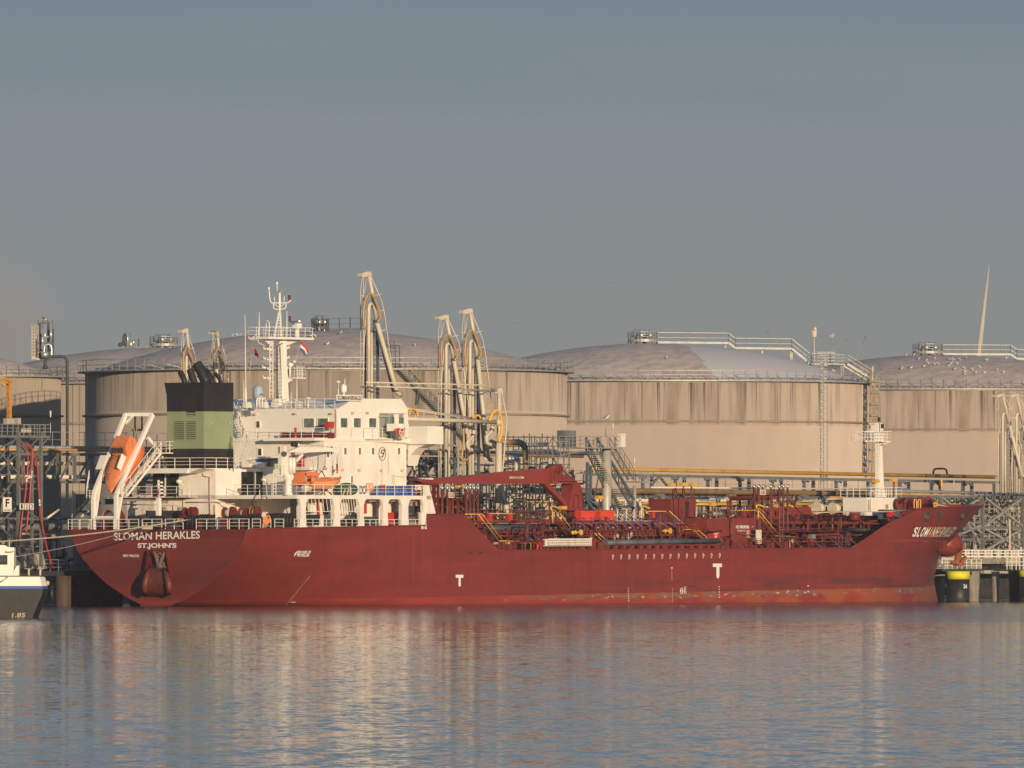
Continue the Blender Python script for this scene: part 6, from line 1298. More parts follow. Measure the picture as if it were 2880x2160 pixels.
# ================================================================ STORAGE TANKS
def circ(c, r, z, n=96, a0=0, a1=360): return [Vector((c[0] + r * math.cos(R(a0 + (a1 - a0) * i / n)), c[1] + r * math.sin(R(a0 + (a1 - a0) * i / n)), z)) for i in range(n if a1 - a0 >= 360 else n + 1)]
def tank(uc, Y, Rr, vrim, vapex, vband, wall, roof, label, name='storage_tank', band='concrete', rail_h=1.25):
    Yf = Y - Rr; c = D(uc, 1500, Y); c.z = 3.9; zr = HC + (VH - vrim) * Yf / FPX; za = HC + (VH - vapex) * Y / FPX; zb = HC + (VH - vband) * Yf / FPX
    t = thing(name, label, 'storage tank', tuple(c), 'white domed storage tanks'); m = MB()
    m.lathe((c.x, c.y, 0), [(Rr, 3.9), (Rr, zr)], 128); part('shell', m, wall, t)
    m = MB(); prof = []; n = 14; h = za - zr + .3
    for i in range(n + 1): f = i / n; prof.append((max(.01, (Rr - .3) * (1 - f)), zr - .3 + h * (1 - (1 - f) ** 2) ** .92))
    m.lathe((c.x, c.y, 0), prof, 96); part('roof', m, roof, t)
    m = MB(); m.lathe((c.x, c.y, 0), [(Rr + .02, zr - .25), (Rr + .16, zr - .25), (Rr + .16, zr - .12), (Rr + .9, zr - .12), (Rr + .9, zr), (Rr - .4, zr)], 128, smooth=False); part('rim_walkway', m, 'steel_light', t)
    m = MB(); m.lathe((c.x, c.y, 0), [(Rr + .01, zb - .14), (Rr + .34, zb - .10), (Rr + .34, zb + .08), (Rr + .01, zb + .12)], 128, smooth=False); part('wind_girder', m, band, t)
    m = MB(); k = int(2 * math.pi * Rr / 1.5)
    for r_, f in ((Rr + .85, 1),):
        ps = circ(c, r_, zr, k)
        for i, p in enumerate(ps):
            q_ = ps[(i + 1) % k]; m.beam(p, p + Vector((0, 0, rail_h)), .07)
            for f2 in (1, .55): m.beam(p + Vector((0, 0, rail_h * f2)), q_ + Vector((0, 0, rail_h * f2)), .055)
            if i % 2 == 0: m.beam(p + Vector((0, 0, rail_h * .55)), q_ + (Vector((c.x, c.y, zr)) - q_).normalized() * 1.6 + Vector((0, 0, .1)), .045)
    part('rim_railing', m, 'steel_light' if uc in (917, 1832) else 'steel', t)
    m = MB(); ps = circ(c, Rr - 1.2, zr + .35, 96); m.tube(ps, .08, 5, closed=True); part('foam_ring_pipe', m, 'steel_light', t)
    t['za'] = za; t['zr'] = zr; t['R'] = Rr; return t
def crown(t, u0, u1, vt, vb, Y, m='steel_light', nv=4):     # platform with breather valves on the crown
    a, c = D(u0, vb, Y), D(u1, vb, Y); mid = (a + c) / 2; r = (c - a).length / 2; h = (vb - vt) * Y / FPX; z = mid.z
    x = MB(); x.lathe((mid.x, mid.y, 0), [(r, z + .15), (r, z + .5), (r * .2, z + .5)], 24, smooth=False); ps = circ(mid, r, z + .5, 12)
    for p in ps: x.beam((p.x, p.y, z - .6), (p.x, p.y, z + .2), .1)
    x.rail(ps, h - .5, 3, 3, .035, True); part('crown_platform', x, m, t)
    x = MB()
    for i in range(nv): p = mid + Vector((math.cos(i * 6.28 / nv + .4), math.sin(i * 6.28 / nv + .4), 0)) * r * .5; x.lathe((p.x, p.y, z), [(.25, 0), (.25, .8), (.5, .85), (.5, 1.1), (.3, 1.3), (.3, 1.6), (.12, 1.75), (.01, 1.8)], 14); x.nx()
    part('breather_valve', x, 'galv', t)
def gantry(t, pts, Y, h=1.3, m='steel_light', legs=True, roofz=None):
    x = MB(); ps = [D(u, v, Y + dy) for u, v, dy in pts]; o = Vector((0, 0, h)); s_ = loc(0, 1.0, 0) - loc(0, 0, 0); s_.z = 0
    for a, b in zip(ps, ps[1:]):
        for k_ in (-.5, .5):
            A_, B_ = a + s_ * k_, b + s_ * k_; x.beam(A_, B_, .1, .28); x.beam(A_ + o, B_ + o, .07); x.beam(A_ + o * .5, B_ + o * .5, .05); n = max(1, int((B_ - A_).length / 1.25))
            for i in range(n + 1): p = A_.lerp(B_, i / n); x.beam(p, p + o, .07)
        x.prism([a - s_ * .5, b - s_ * .5, b + s_ * .5, a + s_ * .5], (0, 0, -.06))
    part('roof_walkway', x, m, t)
def rel(t, x, y, lift=0):   # point on a tank roof, offsets in world axes
    at = Vector(t['at']); r = math.hypot(x, y); f = 1 - r / (t['R'] - .3); h = t['za'] - t['zr'] + .3; z = t['zr'] - .3 + h * max(0, 1 - (1 - f) ** 2) ** .92; d = loc(x, y, 0) - loc(0, 0, 0)
    return Vector((at.x + d.x, at.y + d.y, z + lift))
T1 = tank(917, 1330, 28.15, 1036, 931, 1162, 'tank_wall_grey', 'roof_grey', 'nearest domed storage tank left of centre, with a diagonal stair down its right side')
T2 = tank(1832, 1480, 28.4, 1069, 966, 1184, 'tank_wall', 'roof_frost', 'central storage tank whose dome is half covered in pale frost')
T3 = tank(2640, 1566, 28.4, 1093, 998, 1207, 'tank_wall', 'roof_grey', 'storage tank at the right with many gulls on its brown grey dome')
T4 = tank(455, 1500, 28.6, 1076, 978, 1190, 'tank_wall_ribbed', 'roof_grey', 'rear storage tank at the left, mostly hidden, with pipes on its crown')
T5 = tank(-90, 1370, 11.2, 1056, 1000, 1167, 'tank_wall_ribbed', 'roof_grey', 'ribbed storage tank cut off by the left edge and half in blue shadow')
crown(T1, 876, 925, 897, 930, 1330, 'steel_blue'); crown(T2, 1766, 1850, 934, 965, 1480); crown(T3, 2567, 2652, 968, 998, 1566); crown(T4, 422, 500, 947, 977, 1500)
gantry(T1, [(924, 928, 0), (985, 925, 0), (1050, 930, 0), (1060, 944, 0)], 1330, 1.3, 'steel_blue'); gantry(T1, [(1060, 944, 0), (1085, 992, -8), (1124, 1034, -14)], 1330, 1.2, 'steel_blue')
gantry(T2, [(1850, 963, 0), (2050, 965, 0), (2068, 979, 0), (2227, 981, 0), (2285, 1028, 0)], 1480); gantry(T3, [(2652, 996, 0), (2842, 997, 0), (2860, 1009, 0), (2960, 1012, 0)], 1566); gantry(T4, [(422, 976, 0), (390, 977, 0), (372, 983, 0)], 1500, 1.2, 'steel')
for T_, ls in ((T2, ((1950, 965), (2040, 966), (2066, 980), (2143, 981), (2223, 982), (2227, 982))), (T3, ((2743, 997), (2830, 998), (2857, 1009)))):
    x = MB(); Y = 1480 if T_ is T2 else 1566; cx = 1832 if T_ is T2 else 2640
    for u, v in ls: a = D(u, v, Y); b_ = rel(T_, (u - cx) * Y / FPX, 0, -.3); x.cyl((a.x, a.y, b_.z), a, .16, n=8); x.nx()
    part('walkway_post', x, 'steel_pale', T_)
# stair down the front of the nearest tank
x = MB(); c1 = Vector(T1['at']); pts = []
for i in range(15):
    f = i / 14; u, v = 1125 + (1330 - 1125) * f, 1037 + (1255 - 1037) * f; Xr = (u - 917) * 1310 / FPX; Yw = 1330 - math.sqrt(28.15 ** 2 - Xr ** 2) - .5; pts.append(D(u, v, Yw))
for a, b in zip(pts, pts[1:]):
    x.beam(a, b, .12, .5); x.beam(a + Vector((0, 0, 1.2)), b + Vector((0, 0, 1.2)), .07); x.beam(a + Vector((0, 0, .6)), b + Vector((0, 0, .6)), .05); x.beam(a, a + Vector((0, 0, 1.2)), .07)
    for k in range(3): p = a.lerp(b, k / 3) + Vector((0, 0, -.25)); x.box(p.x - .35, p.x + .35, p.y - .35, p.y + .35, p.z, p.z + .08)
for i in (4, 9, 13): x.beam(pts[i], pts[i] + Vector((.1, .5, -1.6)), .1); x.beam(pts[i] + Vector((-.4, 0, 0)), pts[i] + Vector((-.2, .5, -1.6)), .1)
part('shell_stair', x, 'steel', T1)
x = MB(); a = D(1088, 1030, 1318); b = D(1122, 1030, 1318)
x.rail([D(1086, 1036, 1305), D(1124, 1036, 1304)], 2.6, .6, 4, .05); x.rail([D(1086, 995, 1312), D(1108, 995, 1312)], 1.6, .5, 3, .05); part('stair_landing', x, 'steel_blue', T1)
# pipes on the crown of the rear left tank
x = MB(); g4 = lambda u, v: D(u, v, 1495); x.tube(bez([g4(336, 975), g4(338, 968), g4(347, 967), g4(349, 950), g4(351, 943), g4(354, 950), g4(353, 975)]), .22, 8); part('vent_loop', x, 'dark_steel', T4)
x = MB(); x.cyl(g4(352, 975), g4(352, 950), .16, n=8); x.cyl(g4(359, 976), g4(359, 932), .12, n=8); x.cyl(g4(368, 976), g4(368, 960), .25, n=8); x.ball(g4(375, 963), .3, 8); part('vent_pipe', x, 'chrome', T4)
x = MB(); x.tube([g4(348, 938), g4(367, 938), g4(366, 965)], .04, 4); x.beam(g4(346, 977), g4(352, 973), .3); part('green_hoist', x, 'green_pipe', T4)
# masts by the central tank's walkway
def mast_thing(name, lab, cat, u, v0, v1, Y, head, m='steel_pale', r=.09):
    t = thing(name, lab, cat, tuple(D(u, v1, Y))); x = MB(); x.cyl(D(u, v1, Y), D(u, v0, Y), r, r * .7, n=8); part('pole', x, m, t); x = MB(); head(x); part('head', x, m, t); return t
pl = thing('access_platform', 'railed grey platform with two camera poles above the central tank rim', 'platform', tuple(D(2316, 1024, 1478))); x = MB(); a, c = D(2283, 1024, 1478), D(2352, 1024, 1478)
x.beam(a, c, 1.6, .16); part('floor', x, 'steel_light', pl); x = MB(); x.rail([a, c], 1.4, .9, 3, .04); o = loc(0, 1.6, 0) - loc(0, 0, 0); x.rail([a + o, c + o], 1.4, .9, 3, .04); x.rail([D(2298, 1023, 1476), D(2350, 1023, 1476)], 1.5, 1.2, 4, .05); part('railing', x, 'steel_light', pl)
x = MB(); y1 = 1478
for u in (2307, 2312, 2366, 2372): p = D(u, 1024, y1); x.beam((p.x, p.y, 27.2), p, .12); x.nx()
part('leg', x, 'steel_pale', pl)
x = MB(); x.stair(D(2376, 1024, 1478), D(2448, 1068, 1478), .9, (0, 1, 0), .3, .08, 1.2); x.beam(D(2350, 1024, 1478), D(2376, 1025, 1478), .8, .12); x.rail([D(2350, 1024, 1478), D(2376, 1024, 1478)], 1.2, 1, 3, .04); part('stair', x, 'steel_light', pl)
mast_thing('camera_mast', 'tall thin pole with a rounded tan siren head on the platform above the central tank', 'mast', 2290, 948, 1022, 1478, lambda x: (x.prism([D(2289, 947, 1478), D(2296, 947, 1478), D(2297, 928, 1478), D(2288, 928, 1478)], (0, .3, 0)), x.ball(D(2292, 925, 1478), .27, 8)), 'cream_rust')
mast_thing('camera_mast', 'shorter pole with a blue and white camera head beside the siren pole', 'mast', 2336, 955, 1022, 1478, lambda x: (x.prism([D(2331, 948, 1478), D(2338, 948, 1478), D(2336, 942, 1478), D(2330, 943, 1478)], (0, .3, 0)), x.beam(D(2338, 948, 1478), D(2346, 939, 1478), .35)), 'pipe_blue')
mast_thing('signal_post', 'short post with a pale tube on top at the right rim of the central tank', 'post', 2454, 1050, 1085, 1470, lambda x: x.cyl(D(2454, 1050, 1470), D(2454, 1030, 1470), .14, n=8), 'cream_rust')
for lab, u0, v0, v1, Y, b in (('pale tube lamp on a thin post right of the gangway tower', 1784, 1288, 1318, 1240, 0), ('pale tube lamp at the top of the gangway tower', 1724, 1191, 1222, 1230, 0), ('pale tube lamp over the left hose tower platform', 142, 1155, 1215, 1140, 0)):
    mast_thing('tube_lamp', lab, 'lamp', u0, (v0 + v1) / 2 + 4, v1 + 3, Y, lambda x: x.cyl(D(u0, v0, Y), D(u0, v0 + 19, Y), .1, .08, n=8), 'pipe_cream', .04)
mast_thing('camera_mast', 'tall lamp mast with angled head standing left of the gangway tower against the tank', 'mast', 1704, 1178, 1230, 1240, lambda x: x.prism([D(1700, 1178, 1240), D(1709, 1176, 1240), D(1716, 1168, 1240), D(1711, 1168, 1240)], (0, .4, 0)), 'steel_light', .07)
# zigzag stair tower between the two right-hand tanks
st_ = thing('stair_tower', 'narrow weathered steel stair tower standing between the central and right tanks', 'stair tower', tuple(D(2460, 1560, 1470))); x = MB(); Y = 1470
for u0, u1 in ((2450, 2442), (2462, 2452), (2472, 2470)): x.beam(D(u0, 1062, Y), D(u1, 1330, Y), .16); 
for k in range(34): f = k / 33; v = 1066 + 262 * f; a, b = D(2451 - 8 * f, v, Y), D(2471 - 2 * f, v + (3 if k % 2 else -3), Y); x.beam(a, b, .11)
for k in range(8): v = 1070 + 32 * k; x.beam(D(2450 - k, v, Y), D(2470, v + 32, Y), .12); x.beam(D(2450 - k, v, Y + 2), D(2470, v + 32, Y + 2), .1)
part('frame', x, 'rope_dark', st_)
x = MB()
for k in range(8): v = 1072 + 32 * k; x.beam(D(2448, v, Y - .4), D(2474, v, Y - .4), .1, .3)
part('landing', x, 'steel', st_)
# slim lattice mast in front of the central tank
lm_ = thing('lattice_mast', 'slim triangular lattice mast rising behind the cargo deck in front of the tanks', 'mast', tuple(D(2317, 1500, 1300))); x = MB(); Y = 1300; ww = .42; a0 = D(2317, 1440, Y); a1 = D(2317, 1000, Y); o1 = loc(.38, 0, 0) - loc(0, 0, 0); o2 = loc(-.38, 0, 0) - loc(0, 0, 0); o3 = loc(0, .6, 0) - loc(0, 0, 0)
for o in (o1, o2, o3): x.beam(a0 + o, a1 + o, .06)
n = 48
for k in range(n): p, q_ = a0.lerp(a1, k / n), a0.lerp(a1, (k + 1) / n); x.beam(p + (o1 if k % 2 else o2), q_ + (o2 if k % 2 else o1), .04); x.beam(p + (o2 if k % 2 else o3), q_ + (o3 if k % 2 else o2), .04); x.beam(q_ + o1, q_ + o2, .035)
part('lattice', x, 'steel_light', lm_)
# far things
Y = 2600; t = thing('wind_turbine', 'huge pale tapering wind turbine blade rising behind the right-hand tank', 'wind turbine', tuple(D(2755, 1540, Y))); x = MB(); vs = []; fs = []; n = 12
for v, uc, w in ((1540, 2735, 26), (1060, 2748, 15), (1005, 2753, 12), (960, 2757, 10.5), (900, 2764, 8.5), (840, 2771, 6), (790, 2777, 3.6), (760, 2780.5, 2.0), (745, 2782, .5)):
    c = D(uc, v, Y); r = .72 * w * Y / FPX
    for i in range(n): a = 2 * math.pi * i / n; d = loc(r * math.cos(a), .35 * r * math.sin(a), 0) - loc(0, 0, 0); vs.append(c + Vector((d.x, d.y, 0)))
x.add(vs, [(k * n + i, k * n + (i + 1) % n, (k + 1) * n + (i + 1) % n, (k + 1) * n + i) for k in range(8) for i in range(n)], True); part('blade', x, 'turbine', t)
for lab, a, b, Y in (('faint distant crane jib leaning right behind the right-hand tank', (2335, 985), (2383, 954), 4200), ('faint distant crane jib rising steeply beside the leaning one', (2408, 1005), (2436, 945), 4600), ('faint distant mast leaning left above the central tank walkway', (2228, 1015), (2155, 928), 4000)):
    t = thing('far_crane', lab, 'crane', tuple(D(*a, Y)), 'distant crane jibs'); x = MB(); A_, B_ = D(*a, Y), D(*b, Y); o = Vector((0, 0, .5)); x.beam(A_ - o, B_, .22); x.beam(A_ + o, B_, .22)
    for k in range(8): x.beam((A_ + o).lerp(B_, k / 8), (A_ - o).lerp(B_, (k + 1) / 8), .14)
    part('jib', x, 'far_haze', t)
# process tower at the far left and the big bent pipe before it
Y = 1460; t = thing('process_tower', 'open blue framed process tower with silver pipes above the left tanks', 'tower', tuple(D(122, 1012, Y))); x = MB(); G = lambda u, v, d=0: D(u, v, Y + d)
for u, v in ((112, 908), (136, 905), (149, 925), (103, 955)):
    for d in (0, 3): x.beam(G(u, 1010, d), G(u, v, d), .22)
for v in (908, 945, 965, 985, 1008): x.beam(G(103 if v > 950 else 112, v), G(149 if v > 940 else 136, v), .24); x.beam(G(112, v, 3), G(149 if v > 940 else 136, v, 3), .2)
part('frame', x, 'steel_blue', t); x = MB(); x.ladder(G(96, 1012), G(96, 913), .6, tuple(loc(1, 0, 0) - loc(0, 0, 0)), .05, .4); x.ladder(G(103, 1010), G(103, 913), .5, tuple(loc(1, 0, 0) - loc(0, 0, 0)), .05, .4); x.beam(G(90, 1007), G(112, 1010), .25); part('ladder', x, 'cream_rust', t)
x = MB(); x.cyl(G(143, 958, -1), G(143, 925, -1), .18, n=8); x.tube(bez([G(124, 1000, -1), G(125, 976, -1), G(130, 970, -1), G(141, 970, -1), G(145, 980, -1), G(145, 1004, -1)]), .14, 6); x.cyl(G(126, 1005, -1), G(126, 990, -1), .5, n=12); x.tube([G(126, 930, -1), G(126, 945, -1), G(137, 948, -1)], .15, 6); x.cyl(G(128, 905), G(128, 893), .12, n=6); x.cyl(G(120, 985, -1), G(120, 935, -1), .12, n=6); part('pipework', x, 'chrome', t)
x = MB(); x.rail([G(107, 925), G(148, 925)], 1.2, .6, 3, .05); x.rail([G(105, 962), G(148, 962)], 1.0, .6, 3, .05); x.prism([G(124, 899), G(131, 899), G(131, 891), G(124, 891)], (0, .3, 0)); part('platform', x, 'steel', t)
mb = MB(); Y = 1290; mb.tube([D(u, v, Y) for u, v in ((189, 1400), (189, 1030), (189, 1020), (187, 1010), (181, 1004), (172, 1002.5), (144, 1003), (135, 1005), (129, 1011), (127, 1020), (127, 1038))], .17, 12); mb.cyl(D(127, 1038, Y), D(127, 1030, Y), .3, n=12); mb.cyl(D(189, 1065, Y), D(189, 1062, Y), .24, n=12); solo('bent_pipe', mb, 'dark_steel', 'tall dark pipe bending over like a gooseneck at the far left', 'pipe', tuple(D(189, 1400, Y)))
mb = MB(); mb.cyl(D(177, 1068, 1355), D(177, 970, 1355), .035, .015, n=5); solo('lightning_rod', mb, 'steel_light', 'thin lightning rod on the rim of the ribbed left tank', 'rod', tuple(D(177, 1068, 1355)))
# steam drifting in at the left
def steam_mat():
    m = bpy.data.materials.new('steam'); m.use_nodes = True; t = m.node_tree; n = t.nodes; n.clear(); o = n.new('ShaderNodeOutputMaterial'); v = n.new('ShaderNodeVolumePrincipled'); v.inputs['Color'].default_value = (.95, .85, .82, 1); v.inputs['Anisotropy'].default_value = 0
    c = n.new('ShaderNodeTexCoord'); z = n.new('ShaderNodeTexNoise'); z.inputs['Scale'].default_value = .045; z.inputs['Detail'].default_value = 3; t.links.new(c.outputs['Object'], z.inputs[0]); g = n.new('ShaderNodeMapRange'); g.inputs[1].default_value = .35; g.inputs[2].default_value = .62; g.inputs[4].default_value = .035; t.links.new(z.outputs[0], g.inputs[0])
    ln = n.new('ShaderNodeVectorMath'); ln.operation = 'LENGTH'; mp_ = n.new('ShaderNodeMapping'); mp_.inputs['Scale'].default_value = (1 / 22., 1 / 22., 1 / 22.); t.links.new(c.outputs['Object'], mp_.inputs[0]); t.links.new(mp_.outputs[0], ln.inputs[0]); g2 = n.new('ShaderNodeMapRange'); g2.inputs[1].default_value = .3; g2.inputs[2].default_value = 1.0; g2.inputs[3].default_value = 1; g2.inputs[4].default_value = 0; t.links.new(ln.outputs['Value'], g2.inputs[0])
    k = n.new('ShaderNodeMath'); k.operation = 'MULTIPLY'; t.links.new(g.outputs[0], k.inputs[0]); t.links.new(g2.outputs[0], k.inputs[1]); t.links.new(k.outputs[0], v.inputs['Density']); t.links.new(v.outputs[0], o.inputs['Volume']); MATS['steam'] = m
steam_mat(); c = D(-30, 905, 3200); mb = MB(); mb.ball(c, 22, 16, 1, 1, 1); mb.f = [tuple(reversed(f)) for f in mb.f]; solo('steam', mb, 'steam', 'faint pinkish steam drifting in at the left edge of the sky', None, tuple(c), kind='stuff')
# gulls
def gull(at, lab):
    t = thing('gull', lab, 'gull', tuple(at), 'gulls resting on the tank domes'); x = MB(); a = Vector(at); x.ball(a + Vector((0, 0, .22)), .15, 8, 1.7, .8, .8); x.ball(a + Vector((.24, 0, .38)), .09, 6); x.cyl(a + Vector((.15, 0, .28)), a + Vector((.24, 0, .38)), .07, n=6); part('body', x, 'gull_white', t)
    x = MB()
    for s_ in (-1, 1): x.prism([a + Vector((.12, .10 * s_, .27)), a + Vector((-.38, .05 * s_, .26)), a + Vector((-.1, .13 * s_, .20))], (0, .03 * s_, .02))
    part('wing', x, 'gull_grey', t); x = MB(); x.cyl(a + Vector((.31, 0, .37)), a + Vector((.41, 0, .35)), .025, .008, n=5)
    for s_ in (-.05, .05): x.cyl(a + Vector((0, s_, 0)), a + Vector((0, s_, .14)), .012, n=4)
    part('beak_and_legs', x, 'beak', t); return t
rg = random.Random(5); g0 = None; ORD = 'first second third fourth fifth sixth seventh eighth ninth tenth eleventh twelfth thirteenth fourteenth fifteenth sixteenth seventeenth eighteenth nineteenth twentieth twenty-first twenty-second twenty-third twenty-fourth twenty-fifth twenty-sixth twenty-seventh twenty-eighth twenty-ninth thirtieth thirty-first thirty-second thirty-third'.split()
def roof_at(T_, u, v, uc, Y):      # march along the sight line to the dome
    best = None
    for k in range(120):
        y = -T_['R'] + 1 + k * (T_['R'] - 1) / 119 * 1.0; Yw = Y + y; xw = (u - uc) * Y / FPX; p = rel(T_, xw, y); 
        vv = VH - (p.z - HC) * FPX / Yw
        if best is None or abs(vv - v) < best[0]: best = (abs(vv - v), p, (u - UC) * Yw / FPX)
    return best[1]
G3 = [(2523, 1040), (2548, 1038), (2585, 1034), (2576, 1013), (2595, 1016), (2620, 1011), (2600, 1024), (2617, 1027), (2627, 1027), (2654, 1031), (2660, 1014), (2668, 1016), (2673, 1014), (2690, 1016), (2662, 1026), (2680, 1027), (2698, 1038), (2720, 1042), (2727, 1051), (2696, 1047), (2742, 1035), (2750, 1051), (2766, 1016), (2768, 1013), (2670, 1042), (2695, 1055), (2566, 1002), (2545, 1003), (2652, 1001), (2788, 1043), (2804, 1051), (2710, 1009)]
G1 = [(654, 945), (670, 943), (677, 941), (700, 943), (875, 937), (887, 931), (893, 949), (880, 948), (927, 972), (898, 930), (1170, 975), (962, 940)]
G2 = [(1870, 1010), (2345, 1043)]
def where(T_, u): return {'3': 'right-hand', '1': 'nearest', '2': 'central'}[T_]
for key, T_, L_, uc, Y in (('3', T3, G3, 2640, 1566), ('1', T1, G1, 917, 1330), ('2', T2, G2, 1832, 1480)):
    for i, (u, v) in enumerate(sorted(L_)):
        p = roof_at(T_, u, v, uc, Y); lab = 'white gull resting on the %s tank dome, %s from the left' % (where(key, u), ORD[i])
        if g0 is None: g0 = gull(p, lab)
        else: copy_thing(g0, p, lab, rg.uniform(0, 6.28), rg.uniform(.75, .95))
def flyer(u, v, Y, s, lab):
    t = thing('flying_gull', lab, 'gull', tuple(D(u, v, Y)), 'gulls in flight'); x = MB(); a = D(u, v, Y); r_ = loc(1, 0, 0) - loc(0, 0, 0); x.ball(a, .12 * s, 8, 1.4, 1.4, .8); part('body', x, 'gull_grey', t)
    x = MB()
    for k in (-1, 1): m_, e_ = a + r_ * (.45 * s * k) + Vector((0, 0, .14 * s)), a + r_ * (.95 * s * k) + Vector((0, 0, -.02 * s)); x.prism([a + Vector((0, 0, .05)), m_, m_ - Vector((.1, .1, .05)) * s, a - Vector((0, 0, .05)) * s], (.12 * s, .12 * s, 0)); x.prism([m_, e_, m_ - Vector((.05, .05, .06)) * s], (.1 * s, .1 * s, 0)); x.nx()
    part('wing', x, 'gull_grey', t)
flyer(1719, 797, 1100, .32, 'gull flying left of the pair in mid sky'); flyer(1728, 794, 1100, .26, 'smaller gull flying right of the pair in mid sky'); flyer(1742, 903, 1100, .30, 'lone pale gull flying just above the central tank'); flyer(1452, 909, 1100, .5, 'gull flying with raised wings between the two big domes'); flyer(265, 982, 1200, .5, 'dark gull gliding just above the rear left dome')
# ================================================================ JETTY, RACKS, ARMS
def pipeline(name, lab, pts, b, r, m, n=12, bands=None, flanges=None):
    t = thing(name, lab, 'pipe', tuple(P(pts[0][0], pts[0][1], b))); x = MB(); x.tube([P(u, v, b) for u, v in pts], r, n); part('pipe', x, m, t)
    if bands:
        x = MB()
        for u0, u1, m2 in bands:
            f = lambda u: next(((a[1] + (c[1] - a[1]) * (u - a[0]) / (c[0] - a[0])) for a, c in zip(pts, pts[1:]) if min(a[0], c[0]) <= u <= max(a[0], c[0]) and a[0] != c[0]), pts[0][1])
            x.cyl(P(u0, f(u0), b), P(u1, f(u1), b), r + .02, n=n); x.nx()
        part('sleeve', x, bands[0][2], t)
    return t
# left truss bridge carrying cream pipes
BL = -31
tb = thing('pipe_bridge', 'grey steel truss bridge carrying two cream pipes at the left', 'pipe bridge', tuple(P(118, 1500, BL))); ln = lambda u0, v0, u1, v1: (lambda u: v0 + (v1 - v0) * (u - u0) / (u1 - u0))
top, bot = ln(110, 1277, 1250, 1289), ln(110, 1355, 1250, 1362)
x = MB()
for b in (BL, BL - 3.5):
    x.beam(P(30, top(30), b), P(1290, top(1290), b), .32, .3); x.nx(); x.beam(P(30, bot(30), b), P(1290, bot(1290), b), .34, .3); x.nx()
part('chord', x, 'steel', tb); x = MB(); us_b = [65 + 48.5 * k for k in range(25)]
for i, u in enumerate(us_b):
    for b in (BL, BL - 3.5):
        x.beam(P(u, top(u), b), P(u, bot(u), b), .3, .2)
        if i: x.beam(P(us_b[i - 1] + 3, bot(u), b), P(u - 3, top(u), b), .16)
    x.nx()
part('bracing', x, 'steel', tb); x = MB()
for u in (118, 330, 520, 700, 900, 1080, 1262):
    for b in (BL, BL - 3.5): p = P(u, 1355, b); x.beam((p.x, p.y, 2), p, .35); x.nx()
part('column', x, 'steel', tb)
x = MB(); x.rail([P(118, 1258, BL), P(700, 1264, BL)], 1.6, 1.75, 2, .035); x.rail([P(1150, 1268, BL), P(1290, 1270, BL)], 1.3, 1.6, 2, .035); part('railing', x, 'steel_light', tb)
for lab, v0, v1, b, r in (('upper cream pipe inside the truss bridge', 1303, 1310, BL - 1.2, .19), ('lower cream pipe inside the truss bridge', 1341, 1346, BL - 1.6, .22)): pipeline('cream_pipe', lab, [(-20, v0), (1290, v1)], b, r, 'pipe_cream')
pipeline('ochre_pipe', 'orange brown pipe running along the top of the left truss bridge', [(-30, 1264), (110, 1265), (700, 1270), (1290, 1278), (1640, 1284)], BL - .6, .15, 'pipe_ochre'); pipeline('blue_pipe', 'blue grey pipe behind the ochre pipe on the truss bridge', [(-30, 1257), (1700, 1276)], BL - 2.6, .2, 'pipe_blue')
pipeline('grey_pipe', 'fat grey pipe running low across the left jetty', [(-30, 1483), (430, 1480)], -24, .36, 'steel'); pipeline('grey_pipe', 'thin grey pipe above the fat pipe on the left jetty', [(-30, 1460), (330, 1458)], -26, .14, 'steel')
# right-hand rack with the long yellow pipe
BR = -38
pr = thing('pipe_rack', 'long grey steel pipe rack behind the cargo deck carrying the yellow pipe', 'pipe rack', tuple(P(1750, 1500, BR))); yv = ln(1660, 1318, 2805, 1343); x = MB()
for b in (BR, BR - 4): x.beam(P(1650, yv(1650) + 16, b), P(2810, yv(2810) + 14, b), .3, .3); x.nx(); x.beam(P(1650, 1396, b), P(2900, 1402, b), .3, .35); x.nx(); x.beam(P(1650, 1444, b), P(2900, 1446, b), .2, .3); x.nx()
part('beam', x, 'steel', pr); x = MB(); u = 1808
while u < 2815:
    for b, du in ((BR, 0), (BR - 4, 25)):
        a, c = P(u + du, yv(u) + 14, b), P(u + du, 1540, b); x.beam((a.x, a.y, 2), a, .32, .3); x.nx()
    u += 91.5 * (1 - .04 * (u - 1808) / 1000)
part('column', x, 'steel', pr); x = MB(); u = 1808
while u < 2740: x.beam(P(u + 3, yv(u) + 17, BR), P(u + 9, yv(u) + 23, BR), .2, .3); x.beam(P(u - 3, yv(u) + 17, BR), P(u - 9, yv(u) + 23, BR), .2, .3); x.beam(P(u, 1444, BR), P(u + 88, 1398, BR), .14); u += 91.5
x.beam(P(1858, 1336, BR), P(1830, 1366, BR), .22); x.beam(P(1852, 1336, BR), P(1876, 1366, BR), .22); part('bracing', x, 'steel', pr)
x = MB(); x.rail([P(1810, 1372, BR + 1), P(2560, 1382, BR + 1)], 1.1, 2.6, 2, .03); part('railing', x, 'steel_light', pr)
pipeline('yellow_pipe', 'long yellow pipe on top of the right-hand pipe rack', [(1660, 1317), (1754, 1320), (2805, 1342)], BR + .3, .21, 'pipe_yellow', 14)
pipeline('yellow_pipe', 'short yellow pipe stub left of the gangway tower', [(1420, 1281), (1640, 1284)], BR + 1.5, .13, 'pipe_yellow')
BB = -27
bp = pipeline('brown_pipe', 'fat brown pipe with black bends behind the cargo deck', [(1486, 1380), (1800, 1381), (2300, 1387), (2432, 1388)], BB, .30, 'pipe_brown', 16, [(2290, 2306, 'black'), (2320, 2345, 'black'), (2358, 2372, 'black')])
